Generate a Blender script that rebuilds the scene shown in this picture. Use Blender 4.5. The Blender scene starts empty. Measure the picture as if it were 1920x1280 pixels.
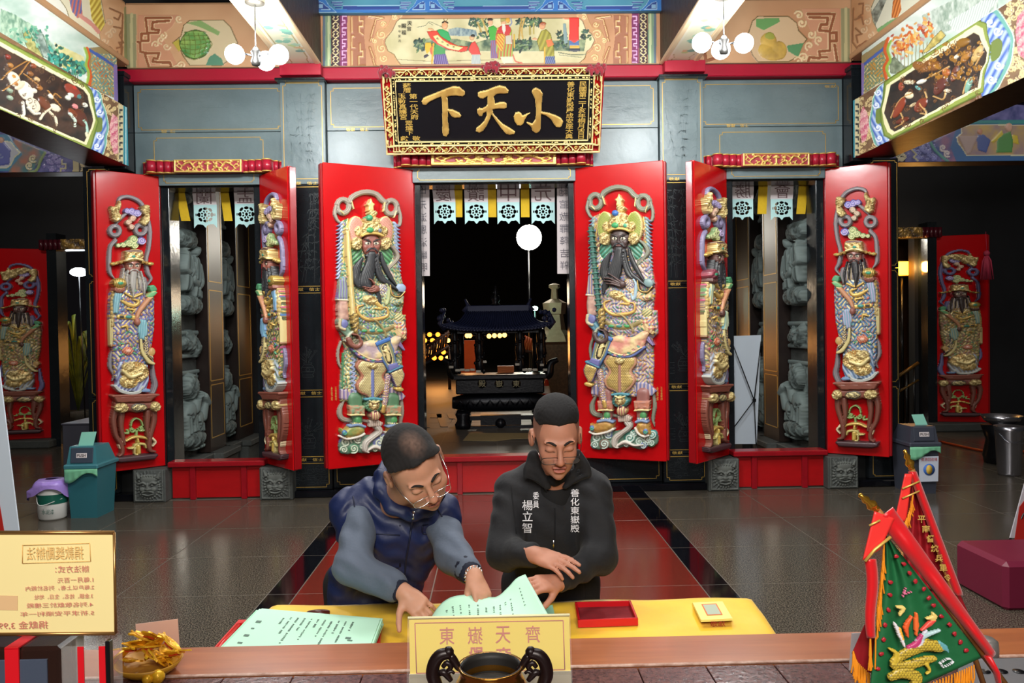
import bpy,math,random
import numpy as np
from mathutils import Vector,Matrix
random.seed(7)
rng=np.random.default_rng(7)
S=bpy.context.scene
COL=S.collection
PI=math.pi

# ---------------------------------------------------------------- camera
PITCH,YAW,ROLL,D,CH,FPX=.0182,.02066,.01533,8.92,1.85,1490.0
cF=np.array([math.sin(YAW)*math.cos(PITCH),math.cos(YAW)*math.cos(PITCH),-math.sin(PITCH)])
r0=np.array([math.cos(YAW),-math.sin(YAW),0.0]);u0=np.cross(r0,cF)
cR=r0*math.cos(ROLL)-u0*math.sin(ROLL);cU=np.cross(cR,cF)
cC=np.array([0,0,CH])
def ray(x,y):return cF+cR*(x-960)/FPX+cU*(640-y)/FPX
def at(x,y,Y):
    d=ray(x,y);return cC+d*(Y/d[1])
def atx(x,y,X):
    d=ray(x,y);return cC+d*(X/d[0])
def atz(x,y,z):
    d=ray(x,y);return cC+d*((z-CH)/d[2])
def topx(W):
    d=np.asarray(W)-cC;z=d@cF
    return 960+FPX*(d@cR)/z,640-FPX*(d@cU)/z
cam=bpy.data.cameras.new('camera');camo=bpy.data.objects.new('camera',cam);COL.objects.link(camo)
camo.matrix_world=Matrix(((cR[0],cU[0],-cF[0],0),(cR[1],cU[1],-cF[1],0),(cR[2],cU[2],-cF[2],CH),(0,0,0,1)))
cam.sensor_width=36;cam.lens=36*FPX/1920;cam.clip_start=.05;cam.clip_end=200
S.camera=camo

# ---------------------------------------------------------------- world, lights, exposure
S.view_settings.view_transform='Standard';S.view_settings.look='None'
S.view_settings.gamma=1;S.view_settings.exposure=0.0
S.view_settings.use_curve_mapping=False
w=bpy.data.worlds.new('night');S.world=w;w.use_nodes=True
w.node_tree.nodes['Background'].inputs[0].default_value=(.004,.0035,.004,1)
w.node_tree.nodes['Background'].inputs[1].default_value=1
def light(name,kind,loc,power,col=(1,1,1),size=.3,size_y=None,target=None,spread=None):
    l=bpy.data.lights.new(name,kind);o=bpy.data.objects.new(name,l);COL.objects.link(o)
    o.location=loc;l.energy=power;l.color=col
    if kind=='AREA':
        l.size=size
        if size_y:l.shape='RECTANGLE';l.size_y=size_y
        if spread:l.spread=spread
    elif kind in ('POINT','SPOT'):l.shadow_soft_size=size
    if target is not None:
        o.rotation_euler=(Vector(target)-Vector(loc)).to_track_quat('-Z','Y').to_euler()
    return o
# hall ceiling tubes behind and above the camera
light('hall_tube_light','AREA',(-1.7,3.0,5.3),210,(1,.97,.93),1.8,.4,(-1.6,8.9,1.6))
light('hall_tube_light','AREA',(1.7,3.0,5.3),210,(1,.97,.93),1.8,.4,(1.6,8.9,1.6))
light('hall_tube_light','AREA',(0,4.9,5.2),110,(1,.97,.93),1.4,.6,(0,4.6,0))
light('altar_lamp','AREA',(0,-1.6,3.4),235,(1,.95,.88),2.2,1.2,(0,3.2,1.0))
for x_,p_ in ((-7,30),(7,30)):light('wing_fill','AREA',(x_,10.2,4.6),p_,(1,.9,.8),.6,.3,(x_,11.8,0))  # added fill lights that lift the dark wings, no fixture modelled
for x_ in (-6.4,6.4):light('aisle_beam_fill','AREA',(x_,5.6,5.4),45,(1,.96,.92),1.2,.3,(x_,9.0,3.4))  # unseen fills added to brighten the painted aisle beams
LAMPS=[(-2.06,7.05,4.25),(2.05,7.0,4.30)]

# ---------------------------------------------------------------- colour and material helpers
def lin(h):
    if isinstance(h,str):
        h=h.lstrip('#');r=[int(h[i:i+2],16)/255 for i in (0,2,4)]
    else:r=list(h[:3])
    return [((v+.055)/1.055)**2.4 if v>.04045 else v/12.92 for v in r]
def K(h,m=0.0):return tuple(lin(h)+[m])
MATS={}
def mat(name,col='#808080',rough=.5,metal=0.,var=None,bump=None,coat=0.,emit=None,es=1.,trans=0.,alpha=1.,ior=1.45,col2=None,spec=None,wave=None,sheen=0):
    if name in MATS:return MATS[name]
    m=bpy.data.materials.new(name);m.use_nodes=True;nt=m.node_tree;n=nt.nodes;L=nt.links
    p=n['Principled BSDF'];c=lin(col)+[1]
    p.inputs['Base Color'].default_value=c;p.inputs['Roughness'].default_value=rough
    p.inputs['Metallic'].default_value=metal;p.inputs['Coat Weight'].default_value=coat
    p.inputs['Coat Roughness'].default_value=.08
    p.inputs['Transmission Weight'].default_value=trans;p.inputs['Alpha'].default_value=alpha;p.inputs['IOR'].default_value=ior
    if spec is not None:p.inputs['Specular IOR Level'].default_value=spec
    if sheen:p.inputs['Sheen Weight'].default_value=sheen
    if emit:p.inputs['Emission Color'].default_value=lin(emit)+[1];p.inputs['Emission Strength'].default_value=es
    tc=None
    if var or bump or wave:tc=n.new('ShaderNodeTexCoord')
    if var:
        sc,amt=var[:2]
        nz=n.new('ShaderNodeTexNoise');nz.inputs['Scale'].default_value=sc;nz.inputs['Detail'].default_value=6;nz.inputs['Roughness'].default_value=.65
        mp=n.new('ShaderNodeMapping');mp.inputs['Scale'].default_value=var[2] if len(var)>2 else (1,1,1)
        L.new(tc.outputs['Object'],mp.inputs[0]);L.new(mp.outputs[0],nz.inputs[0])
        rp=n.new('ShaderNodeValToRGB');rp.color_ramp.elements[0].position=.5-amt;rp.color_ramp.elements[1].position=.5+amt
        c2=lin(col2) if col2 else [v*.6 for v in c[:3]]
        rp.color_ramp.elements[0].color=c2+[1];rp.color_ramp.elements[1].color=c
        L.new(nz.outputs[0],rp.inputs[0]);L.new(rp.outputs[0],p.inputs['Base Color'])
    if bump:
        nz=n.new('ShaderNodeTexNoise');nz.inputs['Scale'].default_value=bump[0];nz.inputs['Detail'].default_value=5
        bp=n.new('ShaderNodeBump');bp.inputs['Strength'].default_value=bump[1];bp.inputs['Distance'].default_value=.01
        L.new(tc.outputs['Object'],nz.inputs[0]);L.new(nz.outputs[0],bp.inputs['Height']);L.new(bp.outputs[0],p.inputs['Normal'])
    MATS[name]=m;return m
def vmat(name,rough=.5,coat=0.,bump=None,metalrough=.3):
    """paint laid on a carving or panel: colour read from the mesh's own paint, alpha = gilding"""
    if name in MATS:return MATS[name]
    m=bpy.data.materials.new(name);m.use_nodes=True;nt=m.node_tree;n=nt.nodes;L=nt.links
    p=n['Principled BSDF'];a=n.new('ShaderNodeVertexColor');a.layer_name='paint'
    L.new(a.outputs[0],p.inputs['Base Color']);L.new(a.outputs[1],p.inputs['Metallic'])
    mr=n.new('ShaderNodeMapRange');mr.inputs[3].default_value=rough;mr.inputs[4].default_value=metalrough
    L.new(a.outputs[1],mr.inputs[0]);L.new(mr.outputs[0],p.inputs['Roughness'])
    p.inputs['Coat Weight'].default_value=coat
    if bump:
        tc=n.new('ShaderNodeTexCoord');nz=n.new('ShaderNodeTexNoise');nz.inputs['Scale'].default_value=bump[0]
        bp=n.new('ShaderNodeBump');bp.inputs['Strength'].default_value=bump[1];bp.inputs['Distance'].default_value=.005
        L.new(tc.outputs['Object'],nz.inputs[0]);L.new(nz.outputs[0],bp.inputs['Height']);L.new(bp.outputs[0],p.inputs['Normal'])
    MATS[name]=m;return m

# ---------------------------------------------------------------- object helpers
def tag(o,label=None,cat=None,group=None,kind=None):
    if label:o['label']=label
    if cat:o['category']=cat
    if group:o['group']=group
    if kind:o['kind']=kind
    return o
def thing(name,loc,label,cat,group=None):
    o=bpy.data.objects.new(name,None);COL.objects.link(o);o.location=[float(v) for v in loc];o.empty_display_size=.1
    return tag(o,label,cat,group)
def link(name,me,parent=None,kind=None,label=None):
    o=bpy.data.objects.new(name,me);COL.objects.link(o)
    if parent is not None:
        root=parent
        o.parent=parent
        if parent.type=='EMPTY':o.matrix_parent_inverse=Matrix.Translation(parent.location).inverted()
    if kind:o['kind']=kind
    if label:o['label']=label
    return o
def copy_tree(o,delta=(0,0,0),parent=None):
    c=o.copy();COL.objects.link(c)
    if parent is None:c.location=Vector(o.location)+Vector(delta)
    else:c.parent=parent
    for ch in [x for x in o.children]:copy_tree(ch,parent=c)
    return c
def V3(*a):return np.array(a,float)
def nrm(v):v=np.asarray(v,float);return v/max(1e-9,np.linalg.norm(v))
class MB:
    def __init__(s):s.v=[];s.f=[];s.m=[];s.sm=[]
    def add(s,vs,fs,mi=0,sm=False):
        b=len(s.v);s.v+=[tuple(map(float,q)) for q in vs]
        for f in fs:s.f.append(tuple(b+i for i in f));s.m.append(mi);s.sm.append(sm)
        return s
    def box(s,x0,x1,y0,y1,z0,z1,mi=0,bev=0.):
        if bev<=0:
            vs=[(x,y,z) for z in (z0,z1) for y in (y0,y1) for x in (x0,x1)]
            return s.add(vs,[(0,2,3,1),(4,5,7,6),(0,1,5,4),(2,6,7,3),(0,4,6,2),(1,3,7,5)],mi)
        b=min(bev,abs(x1-x0)/2.01,abs(y1-y0)/2.01,abs(z1-z0)/2.01)
        return s.obox(((x0+x1)/2,(y0+y1)/2,(z0+z1)/2),(1,0,0),(0,1,0),(0,0,1),abs(x1-x0)/2,abs(y1-y0)/2,abs(z1-z0)/2,mi,b)
    def obox(s,c,ux,uy,uz,hx,hy,hz,mi=0,bev=0.):
        c=np.array(c,float);ux,uy,uz=map(nrm,(ux,uy,uz))
        if bev<=0:
            vs=[c+ux*hx*i+uy*hy*j+uz*hz*k for k in (-1,1) for j in (-1,1) for i in (-1,1)]
            return s.add(vs,[(0,2,3,1),(4,5,7,6),(0,1,5,4),(2,6,7,3),(0,4,6,2),(1,3,7,5)],mi)
        vs=[];idx={}
        for k in (-1,1):
            for j in (-1,1):
                for i in (-1,1):
                    for a in range(3):
                        h=[hx-bev,hy-bev,hz-bev];h[a]+=bev
                        idx[(i,j,k,a)]=len(vs);vs.append(c+ux*h[0]*i+uy*h[1]*j+uz*h[2]*k)
        fs=[]
        for a in range(3):
            b,d=[q for q in range(3) if q!=a]
            for sg in (-1,1):
                q=[]
                for (p,r) in ((-1,-1),(1,-1),(1,1),(-1,1)):
                    t=[0,0,0];t[a]=sg;t[b]=p;t[d]=r;q.append(idx[(*t,a)])
                fs.append(tuple(q if (sg>0)==(a!=1) else q[::-1]))
        for a in range(3):
            b,d=[q for q in range(3) if q!=a]
            for p in (-1,1):
                for r in (-1,1):
                    t0=[0,0,0];t1=[0,0,0];t0[a]=-1;t1[a]=1
                    for t in (t0,t1):t[b]=p;t[d]=r
                    fs.append((idx[(*t0,b)],idx[(*t1,b)],idx[(*t1,d)],idx[(*t0,d)]))
        for i in (-1,1):
            for j in (-1,1):
                for k in (-1,1):fs.append((idx[(i,j,k,0)],idx[(i,j,k,1)],idx[(i,j,k,2)]))
        return s.add(vs,fs,mi)
    def tube(s,pts,r,n=8,mi=0,cap=True,sm=True,flat=None):
        pts=[np.array(p,float) for p in pts];N=len(pts)
        rs=[r]*N if np.isscalar(r) else list(np.interp(np.linspace(0,1,N),np.linspace(0,1,len(r)),r))
        t=nrm(pts[1]-pts[0]);a=np.array([0,0,1.]) if abs(t[2])<.9 else np.array([1.,0,0])
        x=nrm(np.cross(t,a));vs=[]
        for i,p in enumerate(pts):
            t=nrm(pts[min(i+1,N-1)]-pts[max(i-1,0)]);x=nrm(x-t*(x@t));y=np.cross(t,x)
            for k in range(n):
                an=2*PI*k/n;vs.append(p+(x*math.cos(an)+y*math.sin(an)*(flat or 1))*rs[i])
        fs=[(i*n+k,i*n+(k+1) % n,(i+1)*n+(k+1) % n,(i+1)*n+k) for i in range(N-1) for k in range(n)]
        if cap:fs+=[tuple(range(n))[::-1],tuple((N-1)*n+k for k in range(n))]
        return s.add(vs,fs,mi,sm)
    def lathe(s,c,prof,n=24,mi=0,ax=(0,0,1),sm=True,cap=True,sy=1.):
        ax=nrm(ax);a=np.array([1.,0,0]) if abs(ax[0])<.9 else np.array([0,1.,0])
        x=nrm(a-ax*(a@ax));y=np.cross(ax,x)*sy;c=np.array(c,float);vs=[]
        for (r,h) in prof:
            for k in range(n):
                an=2*PI*k/n;vs.append(c+ax*h+(x*math.cos(an)+y*math.sin(an))*r)
        N=len(prof)
        fs=[(i*n+k,i*n+(k+1) % n,(i+1)*n+(k+1) % n,(i+1)*n+k) for i in range(N-1) for k in range(n)]
        if cap:fs+=[tuple(range(n))[::-1],tuple((N-1)*n+k for k in range(n))]
        return s.add(vs,fs,mi,sm)
    def ball(s,c,r,n=12,mi=0,sz=None):
        rz=sz or r;m=max(4,n//2)
        return s.lathe(c,[(r*math.sin(PI*(i+.02)/(m+.04)),-rz*math.cos(PI*(i+.02)/(m+.04))) for i in range(m+1)],n,mi)
    def prism(s,pts,d,mi=0,sm=False):
        """pts: 3-D outline (planar), d: extrusion vector"""
        n=len(pts);d=np.array(d,float);pts=[np.array(p,float) for p in pts]
        vs=pts+[p+d for p in pts]
        fs=[tuple(range(n))[::-1],tuple(range(n,2*n))]
        s.add(vs,fs,mi)
        b=len(s.v)-2*n
        for i in range(n):s.f.append((b+i,b+(i+1) % n,b+n+(i+1) % n,b+n+i));s.m.append(mi);s.sm.append(sm)
        return s
    def grid(s,fn,nu,nv,mi=0,sm=True,thick=None):
        vs=[fn(i/nu,j/nv) for j in range(nv+1) for i in range(nu+1)]
        w_=nu+1
        fs=[(j*w_+i,j*w_+i+1,(j+1)*w_+i+1,(j+1)*w_+i) for j in range(nv) for i in range(nu)]
        s.add(vs,fs,mi,sm)
        if thick is not None:
            s.add([np.array(v)+np.array(thick) for v in vs],[f[::-1] for f in fs],mi,sm)
            b=len(s.v)-2*len(vs);n_=len(vs)
            ring=[i for i in range(nu+1)]+[j*w_+nu for j in range(1,nv+1)]+[nv*w_+i for i in range(nu-1,-1,-1)]+[j*w_ for j in range(nv-1,0,-1)]
            for i in range(len(ring)):
                p,q=ring[i],ring[(i+1) % len(ring)]
                s.f.append((b+q,b+p,b+n_+p,b+n_+q));s.m.append(mi);s.sm.append(False)
        return s
    def mesh(s,name,mats):
        me=bpy.data.meshes.new(name);me.from_pydata(s.v,[],s.f)
        if not isinstance(mats,(list,tuple)):mats=[mats]
        for m in mats:me.materials.append(m)
        if len(mats)>1:me.polygons.foreach_set('material_index',s.m)
        me.polygons.foreach_set('use_smooth',s.sm);me.update();return me
    def build(s,name,mats,parent=None,kind=None,label=None,cat=None,group=None):
        o=link(name,s.mesh(name,mats),parent,kind,label)
        if cat:o['category']=cat
        if group:o['group']=group
        return o
def struct(name,mb,m):return mb.build(name,m,None,'structure')
def crom(pts,n=6):
    """smooth a polyline (Catmull-Rom)"""
    P=np.array(pts,float);N=len(P)
    if N<3:return P
    Q=np.vstack([2*P[0]-P[1],P,2*P[-1]-P[-2]]);out=[]
    for i in range(1,N):
        p0,p1,p2,p3=Q[i-1],Q[i],Q[i+1],Q[i+2]
        for k in range(n):
            t=k/n;out.append(.5*((2*p1)+(-p0+p2)*t+(2*p0-5*p1+4*p2-p3)*t*t+(-p0+3*p1-3*p2+p3)*t**3))
    out.append(P[-1]);return np.array(out)
def text(body,c,h,ux=(1,0,0),uz=(0,0,1),m=None,depth=.002,parent=None,name='lettering',w=None,mirror=False,vertical=False,bold=0.,lh=1.0,label=None):
    """flat lettering centred on c, cap height h, right vector ux, up vector uz"""
    cu=bpy.data.curves.new('t','FONT');cu.body='\n'.join(body) if vertical else body
    cu.align_x='CENTER';cu.align_y='CENTER';cu.space_line=lh;cu.resolution_u=2;cu.extrude=0;cu.offset=bold
    o=bpy.data.objects.new('t',cu);COL.objects.link(o)
    me=bpy.data.meshes.new_from_object(o.evaluated_get(bpy.context.evaluated_depsgraph_get()))
    bpy.data.objects.remove(o);bpy.data.curves.remove(cu)
    n=len(me.vertices)
    if n==0:return None
    co=np.empty(n*3);me.vertices.foreach_get('co',co);co=co.reshape(-1,3)
    lo,hi=co.min(0),co.max(0);co=co-(lo+hi)/2
    sc=h/max(1e-6,hi[1]-lo[1]);sx=sc if w is None else w/max(1e-6,hi[0]-lo[0])
    ux=nrm(ux);uz=nrm(uz);nn=np.cross(ux,uz)
    if mirror:co[:,0] *=-1
    W=np.array(c,float)+np.outer(co[:,0]*sx,ux)+np.outer(co[:,1]*sc,uz)+nn*depth
    me.vertices.foreach_set('co',W.ravel())
    if mirror:me.flip_normals()
    me.materials.clear();me.materials.append(m);me.name=name;me.update()
    return link(name,me,parent,None,label)
# ---------------------------------------------------------------- carved and painted surfaces
class Raster:
    """a carved / painted panel: a fine grid on the plane O + u*U + v*V, worked with strokes and fields"""
    def __init__(s,O,U,V,N,u0,u1,v0,v1,res,umap=None):
        s.O,s.U,s.V,s.N=[np.array(q,float) for q in (O,U,V,N)]
        nu=max(2,int(round((u1-u0)/res)));nv=max(2,int(round((v1-v0)/res)))
        s.u,s.v=np.meshgrid(np.linspace(u0,u1,nu+1),np.linspace(v0,v1,nv+1))
        s.P=s.O+s.u[...,None]*s.U+s.v[...,None]*s.V
        if umap:s.PX,s.PY=umap(s.u,s.v)
        else:s.PX,s.PY=topx(s.P)
        s.X,s.Y=s.PX,s.PY;s.sc=1.
        s.src(0,0,1)
    def src(s,ox,oy,sc):
        s.X=(s.PX-ox)*sc;s.Y=(s.PY-oy)*sc;s.sc=sc;return s
    def begin(s,h=None,col=None):
        s.H=np.full(s.PX.shape,-1.);s.C=np.zeros(s.PX.shape+(4,))
        if h is not None:s.H[:]=h;s.C[:]=col
        return s
    def _w(s,x0,x1,y0,y1):
        m=(s.X>=x0)&(s.X<=x1)&(s.Y>=y0)&(s.Y<=y1)
        r=np.flatnonzero(m.any(1));c=np.flatnonzero(m.any(0))
        if len(r)==0:return None
        return slice(r[0],r[-1]+1),slice(c[0],c[-1]+1)
    def _put(s,w,m,col,h,dist,bulge,edge,pat,oc,ow,mode,groove,along=None,side=None):
        X,Y=s.X[w],s.Y[w]
        hh=np.full(X.shape,float(h))
        if bulge and dist is not None:
            t=np.clip(dist/edge,0,1);hh=hh+bulge*np.sqrt(np.maximum(0,1-(1-t)**2))
        cc=np.empty(X.shape+(4,));cc[:]=col
        if pat is not None:
            c2,dh=pat(X,Y)
            if c2 is not None:cc[:]=c2
            hh=hh+dh
        if groove and side is not None:
            g=np.cos(side*groove[0])*.5+.5
            hh=hh-groove[1]*g;cc[...,:3] *= (1-groove[2]*g)[...,None]
        if oc is not None and dist is not None:
            e=m&(dist<ow);cc[e]=oc
        H=s.H[w];C=s.C[w]
        if mode=='max':m=m&(hh>H)
        if mode=='add':m=m&(H>=0);hh=H+hh
        if mode=='on':m=m&(H>=0)
        if mode=='tint':m=m&(H>=0);hh=H
        if mode=='cut':H[m]=-1;return
        H[m]=hh[m];C[m]=cc[m]
    def poly(s,pts,col=(1,1,1,0),h=.01,bulge=0,edge=6,pat=None,oc=None,ow=1.5,mode='over',sm=False):
        P=np.array(pts,float)
        if sm:P=crom(np.vstack([P,P[:1]]),5)[:-1]
        pad=1;w=s._w(P[:,0].min()-pad,P[:,0].max()+pad,P[:,1].min()-pad,P[:,1].max()+pad)
        if w is None:return s
        X,Y=s.X[w],s.Y[w];ins=np.zeros(X.shape,bool);d=None
        if bulge or oc is not None:d=np.full(X.shape,1e9)
        n=len(P)
        for i in range(n):
            (x1,y1),(x2,y2)=P[i],P[(i+1) % n]
            if y1!=y2:
                c=((Y<y1)!=(Y<y2))&(X<(x2-x1)*(Y-y1)/(y2-y1)+x1);ins ^= c
            if d is not None:
                dx,dy=x2-x1,y2-y1;L=dx*dx+dy*dy+1e-9
                t=np.clip(((X-x1)*dx+(Y-y1)*dy)/L,0,1)
                d=np.minimum(d,np.hypot(X-x1-t*dx,Y-y1-t*dy))
        s._put(w,ins,col,h,d,bulge,edge,pat,oc,ow,mode,None);return s
    def rect(s,x0,y0,x1,y1,col=(1,1,1,0),**k):return s.poly([(x0,y0),(x1,y0),(x1,y1),(x0,y1)],col,**k)
    def stroke(s,pts,wd,col,h=.01,bulge=0,pat=None,oc=None,ow=1.5,mode='over',sm=True,groove=None,closed=False):
        P=np.array(pts,float)
        if closed:P=np.vstack([P,P[:1]])
        W=np.array([wd]*len(P) if np.isscalar(wd) else np.interp(np.linspace(0,1,len(P)),np.linspace(0,1,len(wd)),wd),float)
        if sm and len(P)>2:
            W=np.interp(np.linspace(0,1,(len(P)-1)*5+1),np.linspace(0,1,len(P)),W);P=crom(P,5)
        wm=W.max();w=s._w(P[:,0].min()-wm,P[:,0].max()+wm,P[:,1].min()-wm,P[:,1].max()+wm)
        if w is None:return s
        X,Y=s.X[w],s.Y[w];best=np.full(X.shape,-1e9);rad=np.ones(X.shape);side=np.zeros(X.shape)
        for i in range(len(P)-1):
            (x1,y1),(x2,y2)=P[i],P[i+1];dx,dy=x2-x1,y2-y1;L=dx*dx+dy*dy+1e-9
            t=np.clip(((X-x1)*dx+(Y-y1)*dy)/L,0,1);r=W[i]+(W[i+1]-W[i])*t
            dd=r-np.hypot(X-x1-t*dx,Y-y1-t*dy);m=dd>best
            best[m]=dd[m];rad[m]=r[m]
            sd=((X-x1)*dy-(Y-y1)*dx)/math.sqrt(L);side[m]=sd[m]
        s._put(w,best>0,col,h,best,bulge,np.maximum(rad,.1),pat,oc,ow,mode,groove,side=side/np.maximum(rad,.1));return s
    def ell(s,cx,cy,rx,ry,col,h=.01,bulge=0,ang=0,pat=None,oc=None,ow=1.5,mode='over'):
        R=max(rx,ry);w=s._w(cx-R,cx+R,cy-R,cy+R)
        if w is None:return s
        X,Y=s.X[w]-cx,s.Y[w]-cy;a=math.radians(ang)
        x=X*math.cos(a)+Y*math.sin(a);y=-X*math.sin(a)+Y*math.cos(a)
        q=np.sqrt((x/rx)**2+(y/ry)**2);mn=min(rx,ry)
        s._put(w,q<1,col,h,(1-q)*mn,bulge,mn,pat,oc,ow,mode,None);return s
    def spiral(s,cx,cy,r,turns,a0,wd,col,h=.01,bulge=.005,cw=1,**k):
        n=int(10*turns)+2
        pts=[(cx+r*(1-i/n*.92)*math.cos(a0+cw*2*PI*turns*i/n),cy+r*(1-i/n*.92)*math.sin(a0+cw*2*PI*turns*i/n)) for i in range(n+1)]
        return s.stroke(pts,wd,col,h,bulge,sm=False,**k)
    def end(s,name,m,parent=None,skirt=True,kind=None,label=None,smooth=True):
        M=s.H>=0
        q=M[:-1,:-1]&M[1:,:-1]&M[:-1,1:]&M[1:,1:]
        nv_,nu_=s.PX.shape;used=np.zeros(M.shape,bool)
        used[:-1,:-1] |= q;used[1:,:-1] |= q;used[:-1,1:] |= q;used[1:,1:] |= q
        if not used.any():return None
        idx=np.full(M.shape,-1);cnt=int(used.sum());idx[used]=np.arange(cnt)
        pos=(s.P+s.H[...,None]*s.N)[used];col=s.C[used]
        if m.name=='painted wood carving':col=np.concatenate([col[:,:3]*.95+.022,col[:,3:]],1)
        j,i=np.nonzero(q)
        A,B,C_,D_=idx[j,i],idx[j,i+1],idx[j+1,i+1],idx[j+1,i]
        flip=np.dot(np.cross(s.U,s.V),s.N)<0
        F=np.stack([A,B,C_,D_] if not flip else [D_,C_,B,A],1)
        if skirt:
            base=(s.P[used]-s.N*.001);
            qp=np.pad(q,1)
            rows=[]
            for (dj,di,p,r_) in ((-1,0,(0,0),(0,1)),(1,0,(1,1),(1,0)),(0,-1,(1,0),(0,0)),(0,1,(0,1),(1,1))):
                nb=qp[1+dj:1+dj+q.shape[0],1+di:1+di+q.shape[1]]
                jj,ii=np.nonzero(q&~nb)
                a=idx[jj+p[0],ii+p[1]];b=idx[jj+r_[0],ii+r_[1]]
                rows.append(np.stack([b,a,a+cnt,b+cnt] if not flip else [a,b,b+cnt,a+cnt],1))
            Sk=np.concatenate(rows);need=np.unique(Sk[Sk>=cnt]);rem=np.full(2*cnt,-1);rem[:cnt]=np.arange(cnt);rem[need]=cnt+np.arange(len(need))
            F=np.concatenate([F,rem[Sk]]);pos=np.concatenate([pos,base[need-cnt]]);col=np.concatenate([col,col[need-cnt]])
        me=bpy.data.meshes.new(name);nV,nF=len(pos),len(F)
        me.vertices.add(nV);me.vertices.foreach_set('co',pos.astype(np.float32).ravel())
        me.loops.add(nF*4);me.loops.foreach_set('vertex_index',F.astype(np.int32).ravel())
        me.polygons.add(nF);me.polygons.foreach_set('loop_start',np.arange(0,nF*4,4,dtype=np.int32))
        me.polygons.foreach_set('use_smooth',np.full(nF,smooth))
        me.update(calc_edges=True);me.validate()
        ca=me.color_attributes.new('paint','FLOAT_COLOR','POINT');ca.data.foreach_set('color',col.astype(np.float32).ravel())
        me.materials.append(m)
        return link(name,me,parent,kind,label)
def hash2(a,b):return np.mod(np.sin(a*127.1+b*311.7)*43758.5453,1.0)
def vnoise(x,y):
    xi,yi=np.floor(x),np.floor(y);fx,fy=x-xi,y-yi;fx=fx*fx*(3-2*fx);fy=fy*fy*(3-2*fy)
    return (hash2(xi,yi)*(1-fx)+hash2(xi+1,yi)*fx)*(1-fy)+(hash2(xi,yi+1)*(1-fx)+hash2(xi+1,yi+1)*fx)*fy
def fbm(x,y,o=4):return sum(vnoise(x*2**i+i*17,y*2**i-i*9)*.5**(i+1) for i in range(o))/(1-.5**o)
def ramp(t,stops):
    t=np.asarray(t);ts=[a for a,_ in stops];cs=np.array([c for _,c in stops])
    return np.stack([np.interp(t,ts,cs[:,k]) for k in range(4)],-1)
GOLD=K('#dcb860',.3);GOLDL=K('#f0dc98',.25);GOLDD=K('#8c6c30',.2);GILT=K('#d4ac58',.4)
def brocade(base,accs,per=18.,gold=.35,amp=.004,seed=0.):
    base=np.array(base);accs=[np.array(a) for a in accs];per *= 1.5
    def f(x,y):
        x=x/per*6.28+seed;y=y/per*6.28
        a=np.sin(x+1.8*np.sin(y*.6+seed));b=np.sin(y*.9+2.1*np.sin(x*.55+1));v=a*b
        k=np.floor(vnoise(x*.35+seed*3,y*.35)*len(accs)*1.25).astype(int) % len(accs)
        c=np.empty(x.shape+(4,));c[:]=base
        A=np.array(accs)[k];m=v>.3;c[m]=A[m]
        ln=np.abs(v-.3)<.06;c[ln]=GOLD
        m2=v<-.62;c[m2]=np.array(GOLDL)
        return c,amp*np.clip(v*1.5,-.3,1)+amp*.6*ln
    return f
def scalepat(sz,c1=GOLDL,c2=GOLDD,amp=.008):
    c1=np.array(c1);c2=np.array(c2)
    def f(x,y):
        row=np.floor(y/sz);xx=np.mod(x/sz*.8+.5*np.mod(row,2),1)-.5;yy=np.mod(y/sz,1)
        r=np.sqrt((xx*1.15)**2+(yy-.35)**2);t=np.clip((.58-r)*6,0,1)[...,None]
        return c2*(1-t)+c1*t,amp*np.clip(.6-r,0,1)
    return f
def foldpat(c1,c2,per=10,ang=0.,amp=.006,wob=.3):
    c1=np.array(c1);c2=np.array(c2);ca,sa=math.cos(ang),math.sin(ang)
    def f(x,y):
        t=(x*ca+y*sa)/per*6.28+wob*np.sin((y*ca-x*sa)/per*1.3);g=(.5+.5*np.sin(t))
        return c1*g[...,None]+c2*(1-g)[...,None],amp*g
    return f
def noisecol(c1,c2,per=20,amp=0.,o=3,sx=1.):
    c1=np.array(c1);c2=np.array(c2)
    def f(x,y):
        t=np.clip((fbm(x/per*sx,y/per,o)-.5)*2+.5,0,1);return c1*t[...,None]+c2*(1-t[...,None]),amp*t
    return f
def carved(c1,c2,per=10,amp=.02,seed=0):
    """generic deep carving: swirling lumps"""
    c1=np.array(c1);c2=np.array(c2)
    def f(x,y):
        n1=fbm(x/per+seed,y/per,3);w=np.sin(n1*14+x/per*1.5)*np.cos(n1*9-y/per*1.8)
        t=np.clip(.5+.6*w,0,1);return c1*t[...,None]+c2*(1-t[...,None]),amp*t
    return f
# ================================================================ materials
mSTONE=mat('polished dark stone','#1d2226',.16,var=(3,.25),col2='#14181b',bump=(9,.12),spec=.55)
mSTONEU=mat('lit grey dusty slate','#6c7c80',.32,var=(2.2,.3),col2='#56666a',bump=(12,.25),spec=.6)  # dusty stone, its grey also holds reflected lamp and beam light
mCORE=mat('wall core','#0d0f10',.6)
mGOLDLINE=mat('gold leaf line','#c8a04c',.4,.5)
mRED=mat('red lacquer','#c20a12',.2,var=(1.3,.35),col2='#b0070e',bump=(3,.18),coat=.6)
mREDD=mat('dark red lacquer','#8e0c14',.28,coat=.3,bump=(5,.2))
mBAND=mat('red band paint','#a81530',.35)
mGOLD=mat('gilding','#cf9c38',.32,.75,bump=(60,.3))
mPAINTGOLD=mat('gold paint','#d8b568',.4,.35,var=(14,.3),col2='#c09a48')
mBLACK=mat('black lacquer','#0c0d10',.3,coat=.2)
mGREY=mat('carved grey stone','#4a4e4c',.75,bump=(40,.5),var=(10,.3),col2='#3a3d3b')
mCARVE=vmat('painted wood carving',.42,.15)
mPAINT=vmat('painted beam',.45,.1)
mSTCARVE=vmat('carved stone',.75)
mPRINT=vmat('printed sheet',.6)
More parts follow.
